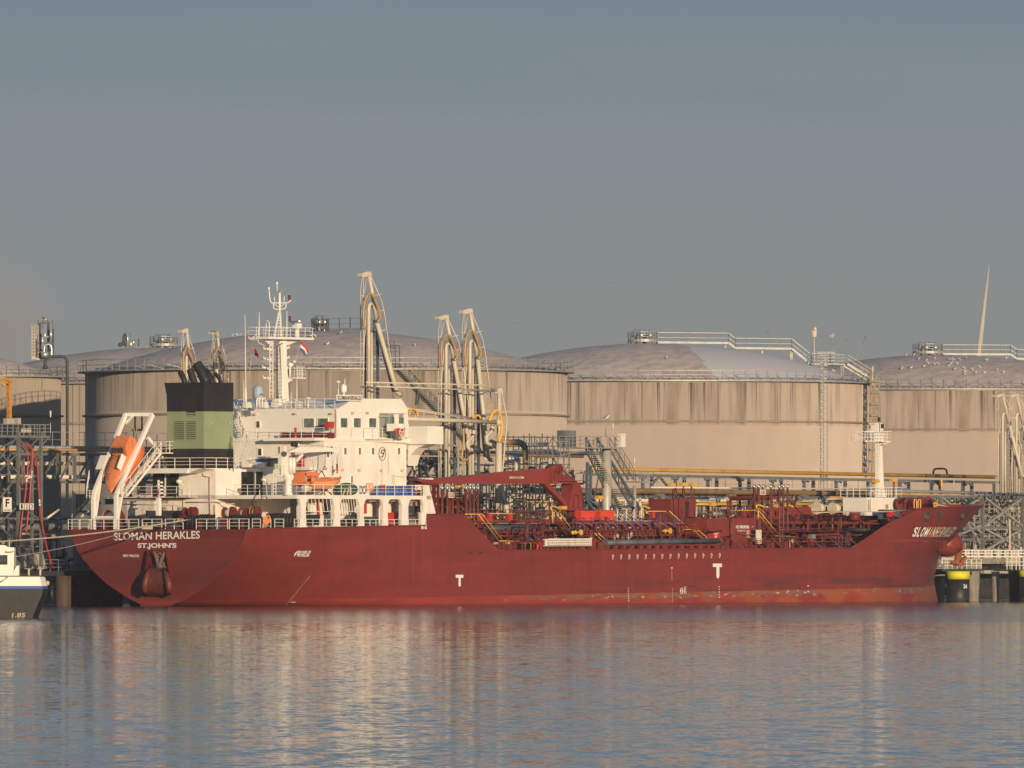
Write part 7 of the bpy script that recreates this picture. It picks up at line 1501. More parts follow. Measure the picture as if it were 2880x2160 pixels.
x = MB(); x.tube(bez([P(u, v, BB) for u, v in ((1530, 1380), (1500, 1380), (1486, 1375), (1480, 1360), (1478, 1350))]), .33, 14); x.nx(); x.tube(bez([P(u, v, BB) for u, v in ((1447, 1244), (1458, 1244), (1470, 1249), (1477, 1262))]), .34, 14); x.nx(); x.tube(bez([P(u, v, BB) for u, v in ((2420, 1388), (2432, 1390), (2437, 1398), (2438, 1412))]), .28, 12); part('elbow', x, 'black', bp)
x = MB(); x.cyl(P(1478, 1262, BB), P(1478, 1352, BB), .31, n=14); x.cyl(P(1410, 1244, BB), P(1449, 1244, BB), .31, n=14); part('riser', x, 'pipe_brown', bp); x = MB()
for u in (1855, 2057, 2260): p = P(u, 1391, BB); x.beam((p.x, p.y, 2), p, .5, .3); x.beam(P(u - 10, 1392, BB), P(u + 10, 1392, BB), .4, .3); x.beam(P(u, 1440, BB), P(u + 25, 1402, BB), .14); x.nx()
part('pipe_stand', x, 'steel', bp)
pipeline('white_pipe', 'white lagged pipe low behind the cargo deck', [(1630, 1407), (2520, 1410)], -24, .17, 'pipe_cream'); pipeline('ochre_pipe', 'ochre pipe low behind the cargo deck under the white one', [(1480, 1413), (1600, 1413), (2180, 1418), (2440, 1418)], -23, .14, 'pipe_yellow'); pipeline('ochre_pipe', 'short fat ochre pipe with flanged ends behind the vent posts', [(2180, 1425), (2275, 1426)], -20, .22, 'pipe_yellow', 12, [(2178, 2182, 'yellow'), (2272, 2276, 'yellow')]); pipeline('ochre_pipe', 'short ochre pipe behind the tower house on the cargo deck', [(1950, 1419), (2120, 1419)], -20, .09, 'pipe_yellow')
pipeline('white_pipe', 'thin white pipe running above the fat brown pipe', [(1830, 1371), (2560, 1376)], -34, .10, 'pipe_cream'); pipeline('blue_pipe', 'blue topped pipe sweeping to the right edge over the scaffolding', [(2480, 1380), (2700, 1385), (2960, 1392)], -24, .17, 'pipe_blue', 14); pipeline('ochre_pipe', 'rust coloured pipe under the blue pipe at the right', [(2480, 1388), (2960, 1400)], -23.5, .10, 'pipe_ochre'); pipeline('ochre_pipe', 'ochre pipe crossing behind the bow at the right', [(2660, 1416), (2870, 1420)], -26, .13, 'pipe_ochre')
pipeline('black_loop_pipe', 'black pipe loop standing on the yellow pipe at the right', [(2625, 1334), (2625, 1326), (2628, 1320), (2635, 1318), (2655, 1318), (2662, 1322), (2664, 1334)], BR, .11, 'black', 8)
for lab, u, v0, v1, r, m in (('upright orange pipe under the yellow pipe at the right', 2648, 1350, 1378, .11, 'hose_yellow'), ('upright yellow pipe with tee behind the crane strut', 1473, 1399, 1427, .15, 'pipe_yellow'), ('upright white pipe under the yellow pipe at the right', 2683, 1350, 1376, .05, 'sign_white')):
    x = MB(); x.cyl(P(u, v1, -28), P(u, v0, -28), r, n=10); x.cyl(P(u, v0 + 2, -28), P(u, v0 - 1, -28), r * 1.4, n=10); solo('upright_pipe', x, m, lab, 'pipe', tuple(P(u, v1, -28)))
pipeline('ochre_pipe', 'ochre pipe running right from the yellow upright tee', [(1476, 1411), (1580, 1413)], -28, .09, 'pipe_ochre')
# scaffolds and clutter of pipework
def scaffold(lab, u0, v0, u1, v1, b, d, nx, nz, m='steel', r=.05, seed=1, brace=True, cat='scaffold', name='scaffold', base=None):
    rg = random.Random(seed); a, c = P(u0, v1, b), P(u1, v0, b); t = thing(name, lab, cat, (a.x, a.y, a.z)); x, y, w = MB(), MB(), MB(); zb_ = a.z if base is None else base
    xs = [a.x + (c.x - a.x) * i / nx for i in range(nx + 1)]
    for X in xs:
        for yy in (-b, -b + d): top_ = c.z + rg.uniform(-.6, .6); x.beam((X + rg.uniform(-.1, .1), yy, zb_), (X, yy, top_), r * 2)
    part('standard', x, m, t)
    for k in range(nz + 1):
        z = a.z + (c.z - a.z) * k / nz
        for yy in (-b, -b + d): y.beam((a.x - .3, yy, z + rg.uniform(-.08, .08)), (c.x + .3, yy, z), r * 2)
        for X in xs: y.beam((X, -b, z), (X, -b + d, z), r * 1.6)
    part('ledger', y, m, t)
    if brace:
        for i in range(nx):
            for k in range(nz):
                if rg.random() < .45: z0, z1 = a.z + (c.z - a.z) * k / nz, a.z + (c.z - a.z) * (k + 1) / nz; z0, z1 = (z0, z1) if rg.random() < .5 else (z1, z0); w.beam((xs[i], -b, z0), (xs[i + 1], -b, z1), r * 1.6)
        part('brace', w, m, t)
    return t
def clutter(lab, u0, v0, u1, v1, b, d, n, ms, seed, cat='pipework', name='pipework', rr=(.05, .2)):
    rg = random.Random(seed); a, c = P(u0, v1, b), P(u1, v0, b); t = thing(name, lab, cat, (a.x, a.y, a.z))
    for j, m in enumerate(ms):
        x = MB()
        for i in range(n // len(ms)):
            X, y, z = rg.uniform(a.x, c.x), -b + rg.uniform(0, d), rg.uniform(a.z, c.z); r = rg.uniform(*rr); k = rg.random(); L_ = rg.uniform(.8, 4.0)
            if k < .4: x.cyl((X, y, z), (min(c.x, X + L_), y, z), r, n=7)
            elif k < .75: x.cyl((X, y, max(a.z, z - L_)), (X, y, z), r, n=7)
            elif k < .9: x.tube(bez([(X, y, max(a.z, z - 1.2)), (X, y, z - .3), (X + .2, y, z), (X + .6, y, z + .1), (X + 1.4, y, z + .1)], 3), r, 7)
            else: x.lathe((X, y, z), [(.02, -.15), (r + .2, -.12), (r + .2, .12), (.02, .15)], 10, axis=(0, -1, 0))
        part('pipe_run', x, m, t, kind='stuff')
    return t
MS = ['steel', 'steel_pale', 'dark_steel', 'pipe_cream', 'steel_blue']
clutter('tangle of grey and cream pipes behind the ship between the loading arms', 1290, 1290, 1660, 1465, -24, 8, 190, MS, 1); clutter('low pipework and valves behind the manifold of the ship', 1640, 1400, 2100, 1470, -19, 7, 170, MS, 2); clutter('low pipework behind the vent posts and foremast', 2080, 1400, 2480, 1465, -19, 7, 150, MS + ['pipe_ochre'], 3)
clutter('mass of pipes and valves inside the scaffolding right of the bow', 2480, 1400, 2960, 1545, -26, 8, 330, MS + ['steel', 'pipe_cream', 'steel'], 4, rr=(.04, .15)); clutter('pipework and valves on the left jetty below the red hoses', -30, 1500, 250, 1600, -22, 6, 110, ['steel', 'steel_pale', 'dark_steel', 'steel_blue'], 5); clutter('pipework on the hose tower at the left edge', -30, 1270, 60, 1500, -24, 3, 60, ['steel', 'steel_blue', 'dark_steel'], 6)
clutter('row of valves and pipes seen between the deck and the truss bridge', 1180, 1290, 1300, 1370, -24, 5, 40, ['steel', 'pipe_cream', 'dark_steel'], 7)
scaffold('dark lattice framework behind the red crane and loading arms', 1300, 1340, 1600, 1462, -21, 4, 16, 5, 'dark_steel', .05, 2); scaffold('grey scaffold with stairs between the arms and the gangway tower', 1480, 1230, 1600, 1330, -33, 4, 8, 4, 'steel', .045, 3); scaffold('fine grey scaffolding right of the bow under the blue pipe', 2490, 1395, 2960, 1545, -25, 5, 34, 8, 'steel_pale', .035, 4); scaffold('second layer of scaffolding farther back right of the bow', 2490, 1400, 2960, 1545, -33, 4, 22, 6, 'steel', .06, 5)
scaffold('long low scaffold rail behind the cargo deck', 1640, 1395, 2440, 1450, -30, 3, 30, 2, 'dark_steel', .05, 6)
# heavy frames with cross bracing right of the bow
hf = thing('braced_trestle', 'heavy grey steel trestle with crossed braces right of the bow', 'trestle', tuple(P(2763, 1545, -22))); x = MB()
for u in (2555, 2645, 2763, 2876): p = P(u, 1396, -22); x.beam((p.x, p.y, 3), p, .42, .3); x.nx()
part('column', x, 'steel', hf); x = MB()
for v in (1396, 1484, 1517): x.beam(P(2500, v, -22), P(2960, v + (3 if v < 1400 else 1), -22), .3, .28); x.nx()
part('beam', x, 'steel', hf); x = MB()
for a, c in (((2770, 1400), (2876, 1480)), ((2768, 1480), (2872, 1402)), ((2770, 1488), (2876, 1545)), ((2650, 1400), (2700, 1440)), ((2730, 1470), (2760, 1500)), ((2660, 1520), (2757, 1478)), ((2776, 1545), (2870, 1490)), ((2690, 1445), (2757, 1400)), ((2720, 1470), (2756, 1530)), ((2876, 1480), (2940, 1400))): x.beam(P(*a, -21.9), P(*c, -21.9), .22); x.nx()
part('brace', x, 'steel_light', hf)
# rounded and boxy vessels among the arms
for lab, u0, u1, v0, v1, m in (('three shiny steel drums side by side behind the red crane jib', 1428, 1456, 1281, 1299, 'chrome'),):
    t = thing('steel_drums', lab, 'drum', tuple(P(u0, v1, -30)))
    x = MB()
    for k in range(3): u = u0 + 5 + k * 10; x.cyl(P(u, v1, -30), P(u, v0, -30), .19, n=14); x.nx()
    part('drum', x, m, t)
x = MB(); a, c = P(1450, 1272, -34), P(1560, 1272, -34); x.cyl(a, c, .35, n=14); x.ball(c, .35, 12); solo('silver_vessel', x, 'galv', 'horizontal silver vessel behind the brown elbow pipe', 'vessel', tuple(a))
x = MB(); a, c = P(1475, 1250, -34), P(1540, 1249, -34); x.cyl(a, c, .2, n=12); solo('green_vessel', x, 'pipe_blue', 'thin pale blue pipe above the silver vessel', 'pipe', tuple(a))
# loading arms
def arm(lab, u, v, sx, sy, Rr, b, leg_end=(85, 330), hose=True):
    t = thing('loading_arm', lab, 'loading arm', tuple(P(u, v + Rr * 1.0, b)), 'cream marine loading arms on the jetty'); g = lambda x, y, db=0: P(u + x * sx, v + y * sy, b + db); G = lambda x, y, db=0: P(u + x * sx, v + y, b + db); k = .5 * (sx + sy) / 27.
    x = MB(); x.prism([g(-14, 7), g(-12, -3), g(2, -7), g(15, -7), g(16, 4), g(14, 8), g(-6, 8)], (0, .6, 0)); part('counterweight_head', x, 'arm_cream', t)
    x = MB(); x.tube([G(7, Rr), g(7, 95), g(8, 88), g(12, 83), g(17, 84), g(21, 92), g(24, 104)], 5.2 * k, 10); x.nx(); x.cyl(G(16, Rr, -.4), g(15, 165, -.4), 4 * k, n=10); part('riser_pipe', x, 'arm_cream', t)
    x = MB(); x.tube([g(8, 6, .3), g(18, 60, .3), g(28, 128, .3)], 5.4 * k, 10); x.nx(); e = leg_end; x.tube([g(30, 135, .6), g(e[0], e[1], .6), g(e[0] + 6, e[1] + 7, .6), g(e[0] + 14, e[1] + 9, .6)], 6.5 * k, 10); x.nx(); x.tube([g(24, 130, -.3), g(e[0] - 9, e[1] + 0, -.3)], 4 * k, 8); part('arm_pipe', x, 'arm_cream', t)
    x = MB(); r = 1.3 * k
    x.tube([g(8, -5), g(44, 77), g(52, 115), g(75, 285), g(e[0] + 4, e[1])], r * 1.4, 5); x.tube([g(-11, 6), g(-16, 46), G(-16, Rr)], r, 5); x.tube([g(-8, 8), G(-8, Rr)], r * 1.2, 5); x.tube([g(2, 8), g(-6, 50), g(-12, 70)], r, 5); x.tube([g(0, 100), g(-6, 200), G(-14, Rr)], r * 1.3, 5)
    for f in (60, 105, 160, 230): x.beam(g(18 + f * .12, f), g(36 + f * .12, f - 4), r * 1.6)
    y_ = 60
    while y_ * sy < Rr: x.beam(g(-16, y_), g(-8, y_), r * 1.4); y_ += 45
    part('cable', x, 'arm_cream', t)
    x = MB(); x.beam(G(33, Rr, -1.2), g(31, 120, -1.2), 7 * k); x.ladder(G(25, Rr, -.8), g(25, 150, -.8), .4, (1, 0, 0), .03, .4); x.beam(G(-2, Rr, -1), g(-2, 170, -1), 3 * k); part('support_post', x, 'steel_blue', t)
    if hose: x = MB(); x.tube(bez([g(-5, 155, .9), g(-8, 120, .9), g(-5, 82, .9), g(3, 62, .9), g(9, 54, .9), g(20, 63, .9), g(38, 109, .9), g(39, 122, .9), g(32, 135, .9)], 4), 3.4 * k, 8); part('orange_hose', x, 'hose_orange', t)
    return t
BA = -17
arm('tallest cream loading arm directly behind the wheelhouse with a long orange hose loop', 1030, 771, 1, 1, 420, BA); arm('left one of the two loading arms right of the wheelhouse', 1248, 892, .95, .9, 540, BA, (75, 400)); arm('right one of the two loading arms right of the wheelhouse', 1315, 875, .95, 1.0, 560, BA, (60, 410)); arm('left loading arm of the pair behind the black funnel', 520, 930, .62, .85, 330, BA, (25, 300)); arm('right loading arm of the pair behind the black funnel', 606, 935, .62, .85, 330, BA, (25, 300))
arm('loading arm at the right edge farthest left of the row', 2814, 1112, .85, .62, 275, BA, (70, 360), False); arm('middle loading arm of the row at the right edge', 2853, 1112, .85, .62, 275, BA, (70, 360), False); arm('loading arm cut off by the right edge of the picture', 2892, 1112, .85, .62, 275, BA, (70, 360), False)
t = thing('loading_arm', 'loading arm with its boom stretched level to the left over the bridge wing', 'loading arm', tuple(P(1402, 1420, -14)), 'cream marine loading arms on the jetty'); g = lambda u, v, b=-14: P(u, v, b); x = MB()
x.tube([g(1404, 1100), g(1403, 1210), g(1402, 1330)], .22, 12); x.nx(); x.cyl(g(1403, 1245, -13.6), g(1401, 1415, -13.6), .36, .36, n=14); x.nx(); x.tube(bez([g(1410, 1365), g(1412, 1395), g(1422, 1415), g(1424, 1445)]), .3, 12); x.nx(); x.tube([g(1140, 1178, -13), g(1395, 1187, -13)], .22, 12); x.nx(); x.ball(g(1401, 1188, -13), .4, 10); part('boom_pipe', x, 'arm_cream', t); x = MB()
x.tube([g(1140, 1150, -13), g(1250, 1167, -13), g(1330, 1178, -13)], .07, 6); x.tube([g(1140, 1147, -13.5), g(1330, 1175, -13.5)], .06, 6)
for u in (1152, 1168, 1192, 1225, 1262): x.beam(g(u, 1151 + (u - 1140) * .15, -13), g(u, 1180, -13), .08)
x.tube([g(1411, 1094), g(1413, 1110), g(1426, 1181), g(1414, 1318), g(1412, 1340)], .09, 6); x.beam(g(1403, 1240), g(1425, 1242), .1)
for f in (1135, 1160, 1200, 1300): x.beam(g(1404, f), g(1421, f), .07)
x.prism([g(1393, 1094), g(1412, 1090), g(1412, 1105), g(1394, 1105)], (0, .6, 0)); part('boom_truss', x, 'arm_cream', t); x = MB(); x.tube(bez([g(1377, 1184, -12.6), g(1383, 1166, -12.6), g(1393, 1154, -12.6), g(1404, 1160, -12.6), g(1411, 1188, -12.6), g(1411, 1215, -12.6), g(1403, 1243, -12.6)], 4), .16, 8); x.nx(); x.tube(bez([g(1151, 1168, -12.6), g(1154, 1154, -12.6), g(1164, 1151, -12.6), g(1173, 1158, -12.6), g(1175, 1170, -12.6)], 4), .11, 8); x.nx(); x.tube(bez([g(1330, 1177, -12.6), g(1337, 1169, -12.6), g(1347, 1169, -12.6), g(1352, 1177, -12.6)], 4), .12, 8); part('orange_hose', x, 'hose_yellow', t)
x = MB(); a, c = (1030, 1078), (1395, 1103); n = 13
for k in range(n):
    u0, u1 = a[0] + 29 * k, a[0] + 29 * (k + 1)
    if u1 > 1400: break
    x.beam(g(u0 + 4, 1076 + (u0 - 1030) * .025), g(u0 + 9, 1087 + (u0 - 1030) * .025), .06); x.beam(g(u0 + 4, 1076 + (u0 - 1030) * .025), g(u0 - 1, 1087 + (u0 - 1030) * .025), .06)
x.tube([g(1030, 1075), g(1360, 1083), g(1398, 1098)], .09, 6); x.tube([g(1060, 1087), g(1398, 1099)], .09, 6); solo('boom_truss', x, 'arm_cream', 'slender level cream truss linking the tall loading arm to the upright at its right', 'truss', tuple(g(1030, 1078)))
x = MB(); x.prism([g(950, 1400), g(1690, 1400), g(1690, 1404), g(950, 1404)], (0, 0, 0)); 
# bent transfer pipes beside the two middle arms
for k, (lab, u, v) in enumerate((('pale swan-neck pipe joint between the two middle loading arms', 1322, 1240), ('pale swan-neck pipe joint right of the two middle loading arms', 1375, 1225))):
    t = thing('swan_neck_pipe', lab, 'pipe', tuple(g(u, v + 40))); x = MB(); x.tube(bez([g(u + 10, v - 30), g(u + 8, v - 12), g(u - 6, v + 2), g(u - 5, v + 20), g(u + 6, v + 26)]), .2, 10); part('pipe', x, 'arm_cream', t); x = MB(); x.cyl(g(u + 6, v + 20), g(u + 22, v + 28), .38, n=12); x.cyl(g(u + 4, v + 34), g(u + 28, v + 24), .2, n=10); x.cyl(g(u + 8, v - 14), g(u + 9, v - 17), .28, n=12); part('coupling', x, 'dark_steel', t)
x = MB(); x.tube(bez([g(1264, 1252), g(1275, 1253), g(1284, 1256), g(1288, 1270), g(1288, 1340)]), .13, 8); solo('grey_hose', x, 'hose_grey', 'grey hose arching over and down beside the left middle loading arm', 'hose', tuple(g(1288, 1340)))
x = MB(); x.tube(bez([g(1303, 1205), g(1304, 1240), g(1300, 1270), g(1299, 1290), g(1305, 1297), g(1316, 1290)]), .12, 8); solo('orange_hose', x, 'hose_orange', 'dull orange hose hanging between the two middle loading arms', 'hose', tuple(g(1316, 1290)))
# gangway tower
gt = thing('gangway_tower', 'jetty gangway tower with pale column, railed platforms and steep blue stair', 'gangway tower', tuple(P(1706, 1440, -15))); g = lambda u, v, b=-15: P(u, v, b)
x = MB(); x.cyl((g(1706, 1440).x, 15, 2), g(1706, 1255), .52, n=18); x.nx(); x.cyl((g(1785, 1440).x, 15, 2), g(1785, 1365), .18, n=10); part('column', x, 'steel_pale', gt)
x = MB(); a, c = g(1604, 1258), g(1718, 1258); x.box(a.x, c.x, 13.6, 16.5, a.z - .12, a.z); x.box(g(1770, 1354).x, g(1808, 1354).x, 13.6, 16, g(1780, 1354).z - .12, g(1780, 1354).z); x.box(g(1532, 1286).x, g(1580, 1286).x, 14, 16, g(1550, 1286).z - .1, g(1550, 1286).z); part('platform', x, 'steel_light', gt)
x = MB(); x.rail([(a.x, 13.6, a.z), (c.x, 13.6, a.z)], 1.2, 1.3, 3, .035); x.rail([(a.x, 16.5, a.z), (c.x, 16.5, a.z)], 1.2, 1.3, 3, .035); e = g(1770, 1354); f_ = g(1808, 1354); x.rail([(e.x, 13.6, e.z), (f_.x, 13.6, e.z), (f_.x, 16, e.z)], 1.15, .8, 3, .035); e = g(1532, 1286); f_ = g(1580, 1286); x.rail([(e.x, 14, e.z), (f_.x, 14, e.z)], 1.7, 1.8, 1, .05); x.beam(g(1580, 1279), g(1640, 1268), .12); x.beam(g(1555, 1290), g(1605, 1340), .2); part('railing', x, 'steel_light', gt)
x = MB()
for (p0, p1, b) in (((1648, 1232), (1745, 1432), -15), ((1679, 1232), (1800, 1432), -15)):
    A_, B_ = g(*p0), g(*p1); o = Vector((0, 0, 1.3)); x.beam(A_, B_, .24); x.beam(A_ - o, B_ - o, .16); n = 12
    for k in range(n): p, q_ = A_.lerp(B_, k / n), A_.lerp(B_, (k + 1) / n); x.beam(p, p - o, .1); x.beam(p - o, q_, .09)
part('gangway_truss', x, 'steel_blue', gt); x = MB(); A_, B_ = g(1664, 1240, -14.5), g(1772, 1434, -14.5)
for k in range(34): p = A_.lerp(B_, k / 33); x.box(p.x - .55, p.x + .55, p.y - .3, p.y + .3, p.z - .9, p.z - .82)
part('tread', x, 'steel_pale', gt); x = MB(); x.stair(g(1722, 1262, -16.5), g(1775, 1350, -16.5), .8, (0, 1, 0), .28, .06, 1.2); part('back_stair', x, 'steel', gt)
x = MB(); p = g(1720, 1242); x.box(p.x - .4, p.x + .4, 13.4, 13.9, p.z - .6, p.z + .9); part('control_box', x, 'white_dirty', gt); x = MB(); p = g(1645, 1234, -17); x.box(g(1629, 1230).x, g(1662, 1230).x, 17, 18, g(1640, 1258).z, g(1640, 1210).z); part('cabin', x, 'steel', gt)
x = MB()
for a, c in (((1652, 1300), (1650, 1400)), ((1662, 1310), (1660, 1400)), ((1650, 1400), (1690, 1430)), ((1645, 1400), (1668, 1432))): x.beam(g(*a, -14), g(*c, -14), .24)
for k in range(7): x.beam(g(1651, 1304 + 14 * k, -14), g(1661, 1311 + 14 * k, -14), .1)
x.beam(g(1684, 1335, -14), g(1672, 1400, -14), .1); part('blue_frame', x, 'steel_blue', gt)
nt_ = thing('gangway_landing', 'white rope netted railing posts at the foot of the gangway', 'railing', tuple(P(1745, 1462, 3))); x = MB()
for u in (1735, 1761, 1783, 1803): x.beam(P(u, 1464, 3), P(u + 1, 1432, 3), .1); x.nx()
part('post', x, 'white_rail', nt_); x = MB()
for a, c in ((1728, 1737), (1737, 1761), (1761, 1783), (1783, 1803)):
    for d in (0, 10): x.tube(bez([P(a, 1436 + d, 3.1), P((a + c) / 2, 1452 + d, 3.1), P(c, 1436 + d, 3.1)]), .035, 5)
part('rope_net', x, 'rope', nt_); x = MB(); x.box(P(1728, 1464, 3).x, P(1830, 1464, 3).x, -3.2, -2, P(1760, 1464, 3).z - .1, P(1760, 1464, 3).z); part('step_board', x, 'steel_pale', nt_)
# ---- jetty decks, dolphins, piles
def box_thing(name, lab, cat, m, u0, v0, u1, v1, b, d, group=None, pname='slab'):
    x = MB(); sbox(x, u0, v0, u1, v1, b, d); return solo(name, x, m, lab, cat, tuple(P(u0, v1, b)), group)
jd = thing('jetty_deck', 'dark jetty deck on piles behind the stern at the left', 'jetty', tuple(P(0, 1612, -15))); x = MB(); a, c = P(-60, 1616, -16), P(420, 1606, -16); x.box(a.x - 10, c.x, 16, 30, a.z - .15, a.z + .35); part('deck', x, 'dark_pile', jd)
x = MB(); zj = a.z + .35; x.rail([(P(120, 1606, -16).x, 16.1, zj), (c.x, 16.1, zj)], 1.15, 1.35, 3, .045); part('railing', x, 'pipe_blue', jd); x = MB()
for u in (-20, 40, 232, 262, 290, 330, 380): p = P(u, 1650, -18); x.cyl((p.x, 18, -2), (p.x, 18, zj - .4), .55, n=14); x.nx()
part('pile', x, 'dark_pile', jd); x = MB(); x.box(P(210, 1700, -24).x, c.x, 24, 25, -1, zj - .5); part('quay_wall', x, 'dark_pile', jd)
x = MB(); x.cyl((P(178, 1704, -13).x, 13, -2), P(178, 1622, -13), .80, n=22); x.cyl(P(178, 1622, -13), P(178, 1620, -13), .86, n=22); solo('mooring_pile', x, 'rusty_pile', 'thick rusty steel mooring pile left of the stern', 'pile', tuple(P(178, 1704, -13)))
j2 = thing('main_jetty', 'concrete jetty platform hidden behind the hull', 'jetty', (20, 16, 4)); x = MB(); x.box(P(430, 1600, -15).x, 132, 15, 34, 3.1, 4.2); part('deck', x, 'concrete', j2); x = MB()
for l in range(0, 130, 13): x.cyl((l, 17, -2), (l, 17, 3.1), .5, n=12); x.nx()
part('pile', x, 'dark_pile', j2)
# right-hand dolphins
j3 = thing('mooring_dolphin', 'concrete mooring dolphin with railed platform right of the bow', 'dolphin', tuple(P(2700, 1600, -8))); x = MB(); sbox(x, 2628, 1600, 2762, 1607, -8, 5); part('platform', x, 'dark_steel', j3); x = MB(); sbox(x, 2640, 1574, 2760, 1600, -12, 2); part('parapet', x, 'concrete', j3); x = MB()
a, c = P(2636, 1600, -8.1), P(2760, 1600, -8.1); x.rail([a, c], 1.1, .9, 3, .04); x.tube([P(2733, 1599, -8), P(2733, 1582, -8), P(2731, 1572, -8), P(2731, 1585, -8), P(2758, 1585, -8), P(2760, 1570, -8)], .04, 5); part('railing', x, 'white_rail', j3)
x = MB()
for u, w in ((2640, .55), (2736, .6), (2800, .35)): p = P(u, 1690, -11); x.cyl((p.x, 11, -2), (p.x, 11, P(u, 1606, -11).z), w, w * 1.35, n=14); x.nx()
part('pile', x, 'concrete', j3)
box_thing('jetty_beam', 'pale concrete beam behind the yellow topped fender', 'beam', 'concrete_light', 2640, 1604, 2890, 1613, -20, 1.0); box_thing('jetty_wall', 'dark wall under the jetty right of the bow', 'wall', 'dark_pile', 2600, 1612, 2980, 1674, -24, 1.0)
box_thing('jetty_beam', 'concrete cross beam right of the railed dolphin platform', 'beam', 'concrete', 2762, 1570, 2832, 1586, -12, 2.0); x = MB(); sbox(x, 2764, 1586, 2830, 1604, -13.5, 1.0); solo('beam_recess', x, 'dark_pile', 'dark gap under the cross beam right of the bow', 'recess', tuple(P(2764, 1604, -13)))
def fender(u0, u1, v0, v1, v2, b, lab, num=None):
    t = thing('fender_pile', lab, 'fender', tuple(P((u0 + u1) / 2, v2, b)), 'yellow topped fender piles'); c = P((u0 + u1) / 2, v2, b); r = (P(u1, v0, b) - P(u0, v0, b)).length * (CT) / 2 * 1.0; z1, z0 = P(u0, v1, b).z, P(u0, v0, b).z
    x = MB(); x.cyl((c.x, c.y, -1.5), (c.x, c.y, z1), r, n=28); part('pile', x, 'black', t); x = MB(); x.cyl((c.x, c.y, z1), (c.x, c.y, z0), r + .03, n=28); part('yellow_cap', x, 'fender_yellow', t)
    x = MB(); x.cyl((c.x, c.y, .35), (c.x, c.y, .12), r + .02, n=24); part('weed_band', x, 'dark_pile', t)
    if num: lettering('number', num, lambda tx, ty: tuple(Vector((c.x, c.y, 0)) + (lambda an: Vector((math.cos(an) * (r + .03), math.sin(an) * (r + .03), z1 - 1.0 + .45 * ty)))(math.radians(-118 + 24 * tx))), 'sign_white', t, .02)
fender(2664, 2725, 1607, 1629, 1684, -6, 'round black fender pile with bright yellow top right of the bow', '26'); fender(2868, 2925, 1604, 1622, 1684, -4, 'black fender pile with yellow top cut off by the right edge')
x = MB(); a, c = P(2836, 1606, -7), P(2872, 1606, -7); x.cyl((P(2855, 1600, -7).x, 7, -1.5), (P(2855, 1600, -7).x, 7, P(2855, 1604, -7).z), .55, .8, n=14); x.box(a.x, c.x + 1, 6, 9, a.z, a.z + .15); solo('jetty_pile', x, 'dark_pile', 'dark flared jetty pile beside the right edge fender', 'pile', tuple(a))
# white catwalk bridge
cw = thing('catwalk_bridge', 'white framed catwalk bridge leading right from the bow dolphin', 'footbridge', tuple(P(2700, 1567, -12))); x = MB(); b = -12.5
for v in (1547.5, 1556, 1565): x.beam(P(2694, v, b), P(2960, v + 1, b), .14, .10 if v < 1560 else .16); x.beam(P(2694, v, b - 1.4), P(2960, v + 1, b - 1.4), .12)
part('rail', x, 'white_rail', cw); x = MB(); u = 2697
while u < 2960: x.beam(P(u, 1547, b), P(u, 1569, b), .13); x.beam(P(u + 9, 1547, b), P(u + 9, 1556, b), .06); u += 18.5
part('upright', x, 'white_rail', cw); x = MB(); x.box(P(2694, 1566, b).x, P(2960, 1566, b).x, 12.6, 13.8, P(2694, 1567, b).z, P(2694, 1566, b).z); part('walkway', x, 'steel_pale', cw)
for i, (u, v0, v1, lab) in enumerate(((2871, 1538, 1566, 'short cream bollard post on the white catwalk bridge'), (2840, 1460, 1600, 'thin lamp post behind the white catwalk bridge'))):
    x = MB(); x.cyl(P(u, v1, -13), P(u, v0, -13), .08, n=8); solo('post', x, 'pipe_cream', lab, 'post', tuple(P(u, v1, -13)))
x = MB()
for u in (2832, 2846, 2858, 2868, 2878, 2650, 2658, 2667): x.beam(P(u, 1602, -9), P(u, 1569, -9), .08)
x.beam(P(2828, 1580, -9), P(2900, 1580, -9), .06); x.beam(P(2828, 1590, -9), P(2900, 1590, -9), .06); solo('white_railing', x, 'white_rail', 'white handrails on the jetty by the right edge', 'railing', tuple(P(2832, 1602, -9)))
# ---- hose tower at the left edge
ht = thing('hose_tower', 'tall grey steel hose tower with railed platform at the left edge', 'tower', tuple(P(52, 1600, -16))); g = lambda u, v, b=-16: P(u, v, b); x = MB()
for u, b, w in ((52, -16, .32), (115.5, -16, .28), (-25, -16, .3), (20, -20, .28), (90, -20, .25)): p = g(u, 1200 if u == 52 else 1224, b); x.beam((p.x, p.y, 4), p, w); x.nx()
part('column', x, 'steel', ht); x = MB(); a, c = g(-40, 1223), g(142, 1221); x.box(a.x, c.x, 16, 19.5, a.z - .25, a.z); part('platform', x, 'steel', ht); x = MB(); x.rail([(a.x, 16, a.z), (c.x, 16, a.z), (c.x, 19.5, a.z)], 1.1, .85, 3, .035); part('railing', x, 'steel_light', ht); x = MB()
for p0, p1 in (((117, 1252), (141, 1226)), ((92, 1248), (113, 1226)), ((56, 1270), (-20, 1340)), ((-20, 1250), (50, 1330)), ((0, 1400), (48, 1340)), ((-20, 1335), (50, 1335)), ((56, 1350), (112, 1260)), ((56, 1375), (115, 1375)), ((0, 1470), (48, 1425)), ((56, 1425), (110, 1460)), ((48, 1530), (0, 1480)), ((118, 1290), (56, 1240)), ((-20, 1455), (115, 1462)), ((-20, 1272), (50, 1232)), ((-10, 1300), (50, 1225))): x.beam(g(*p0), g(*p1), .13); x.nx()
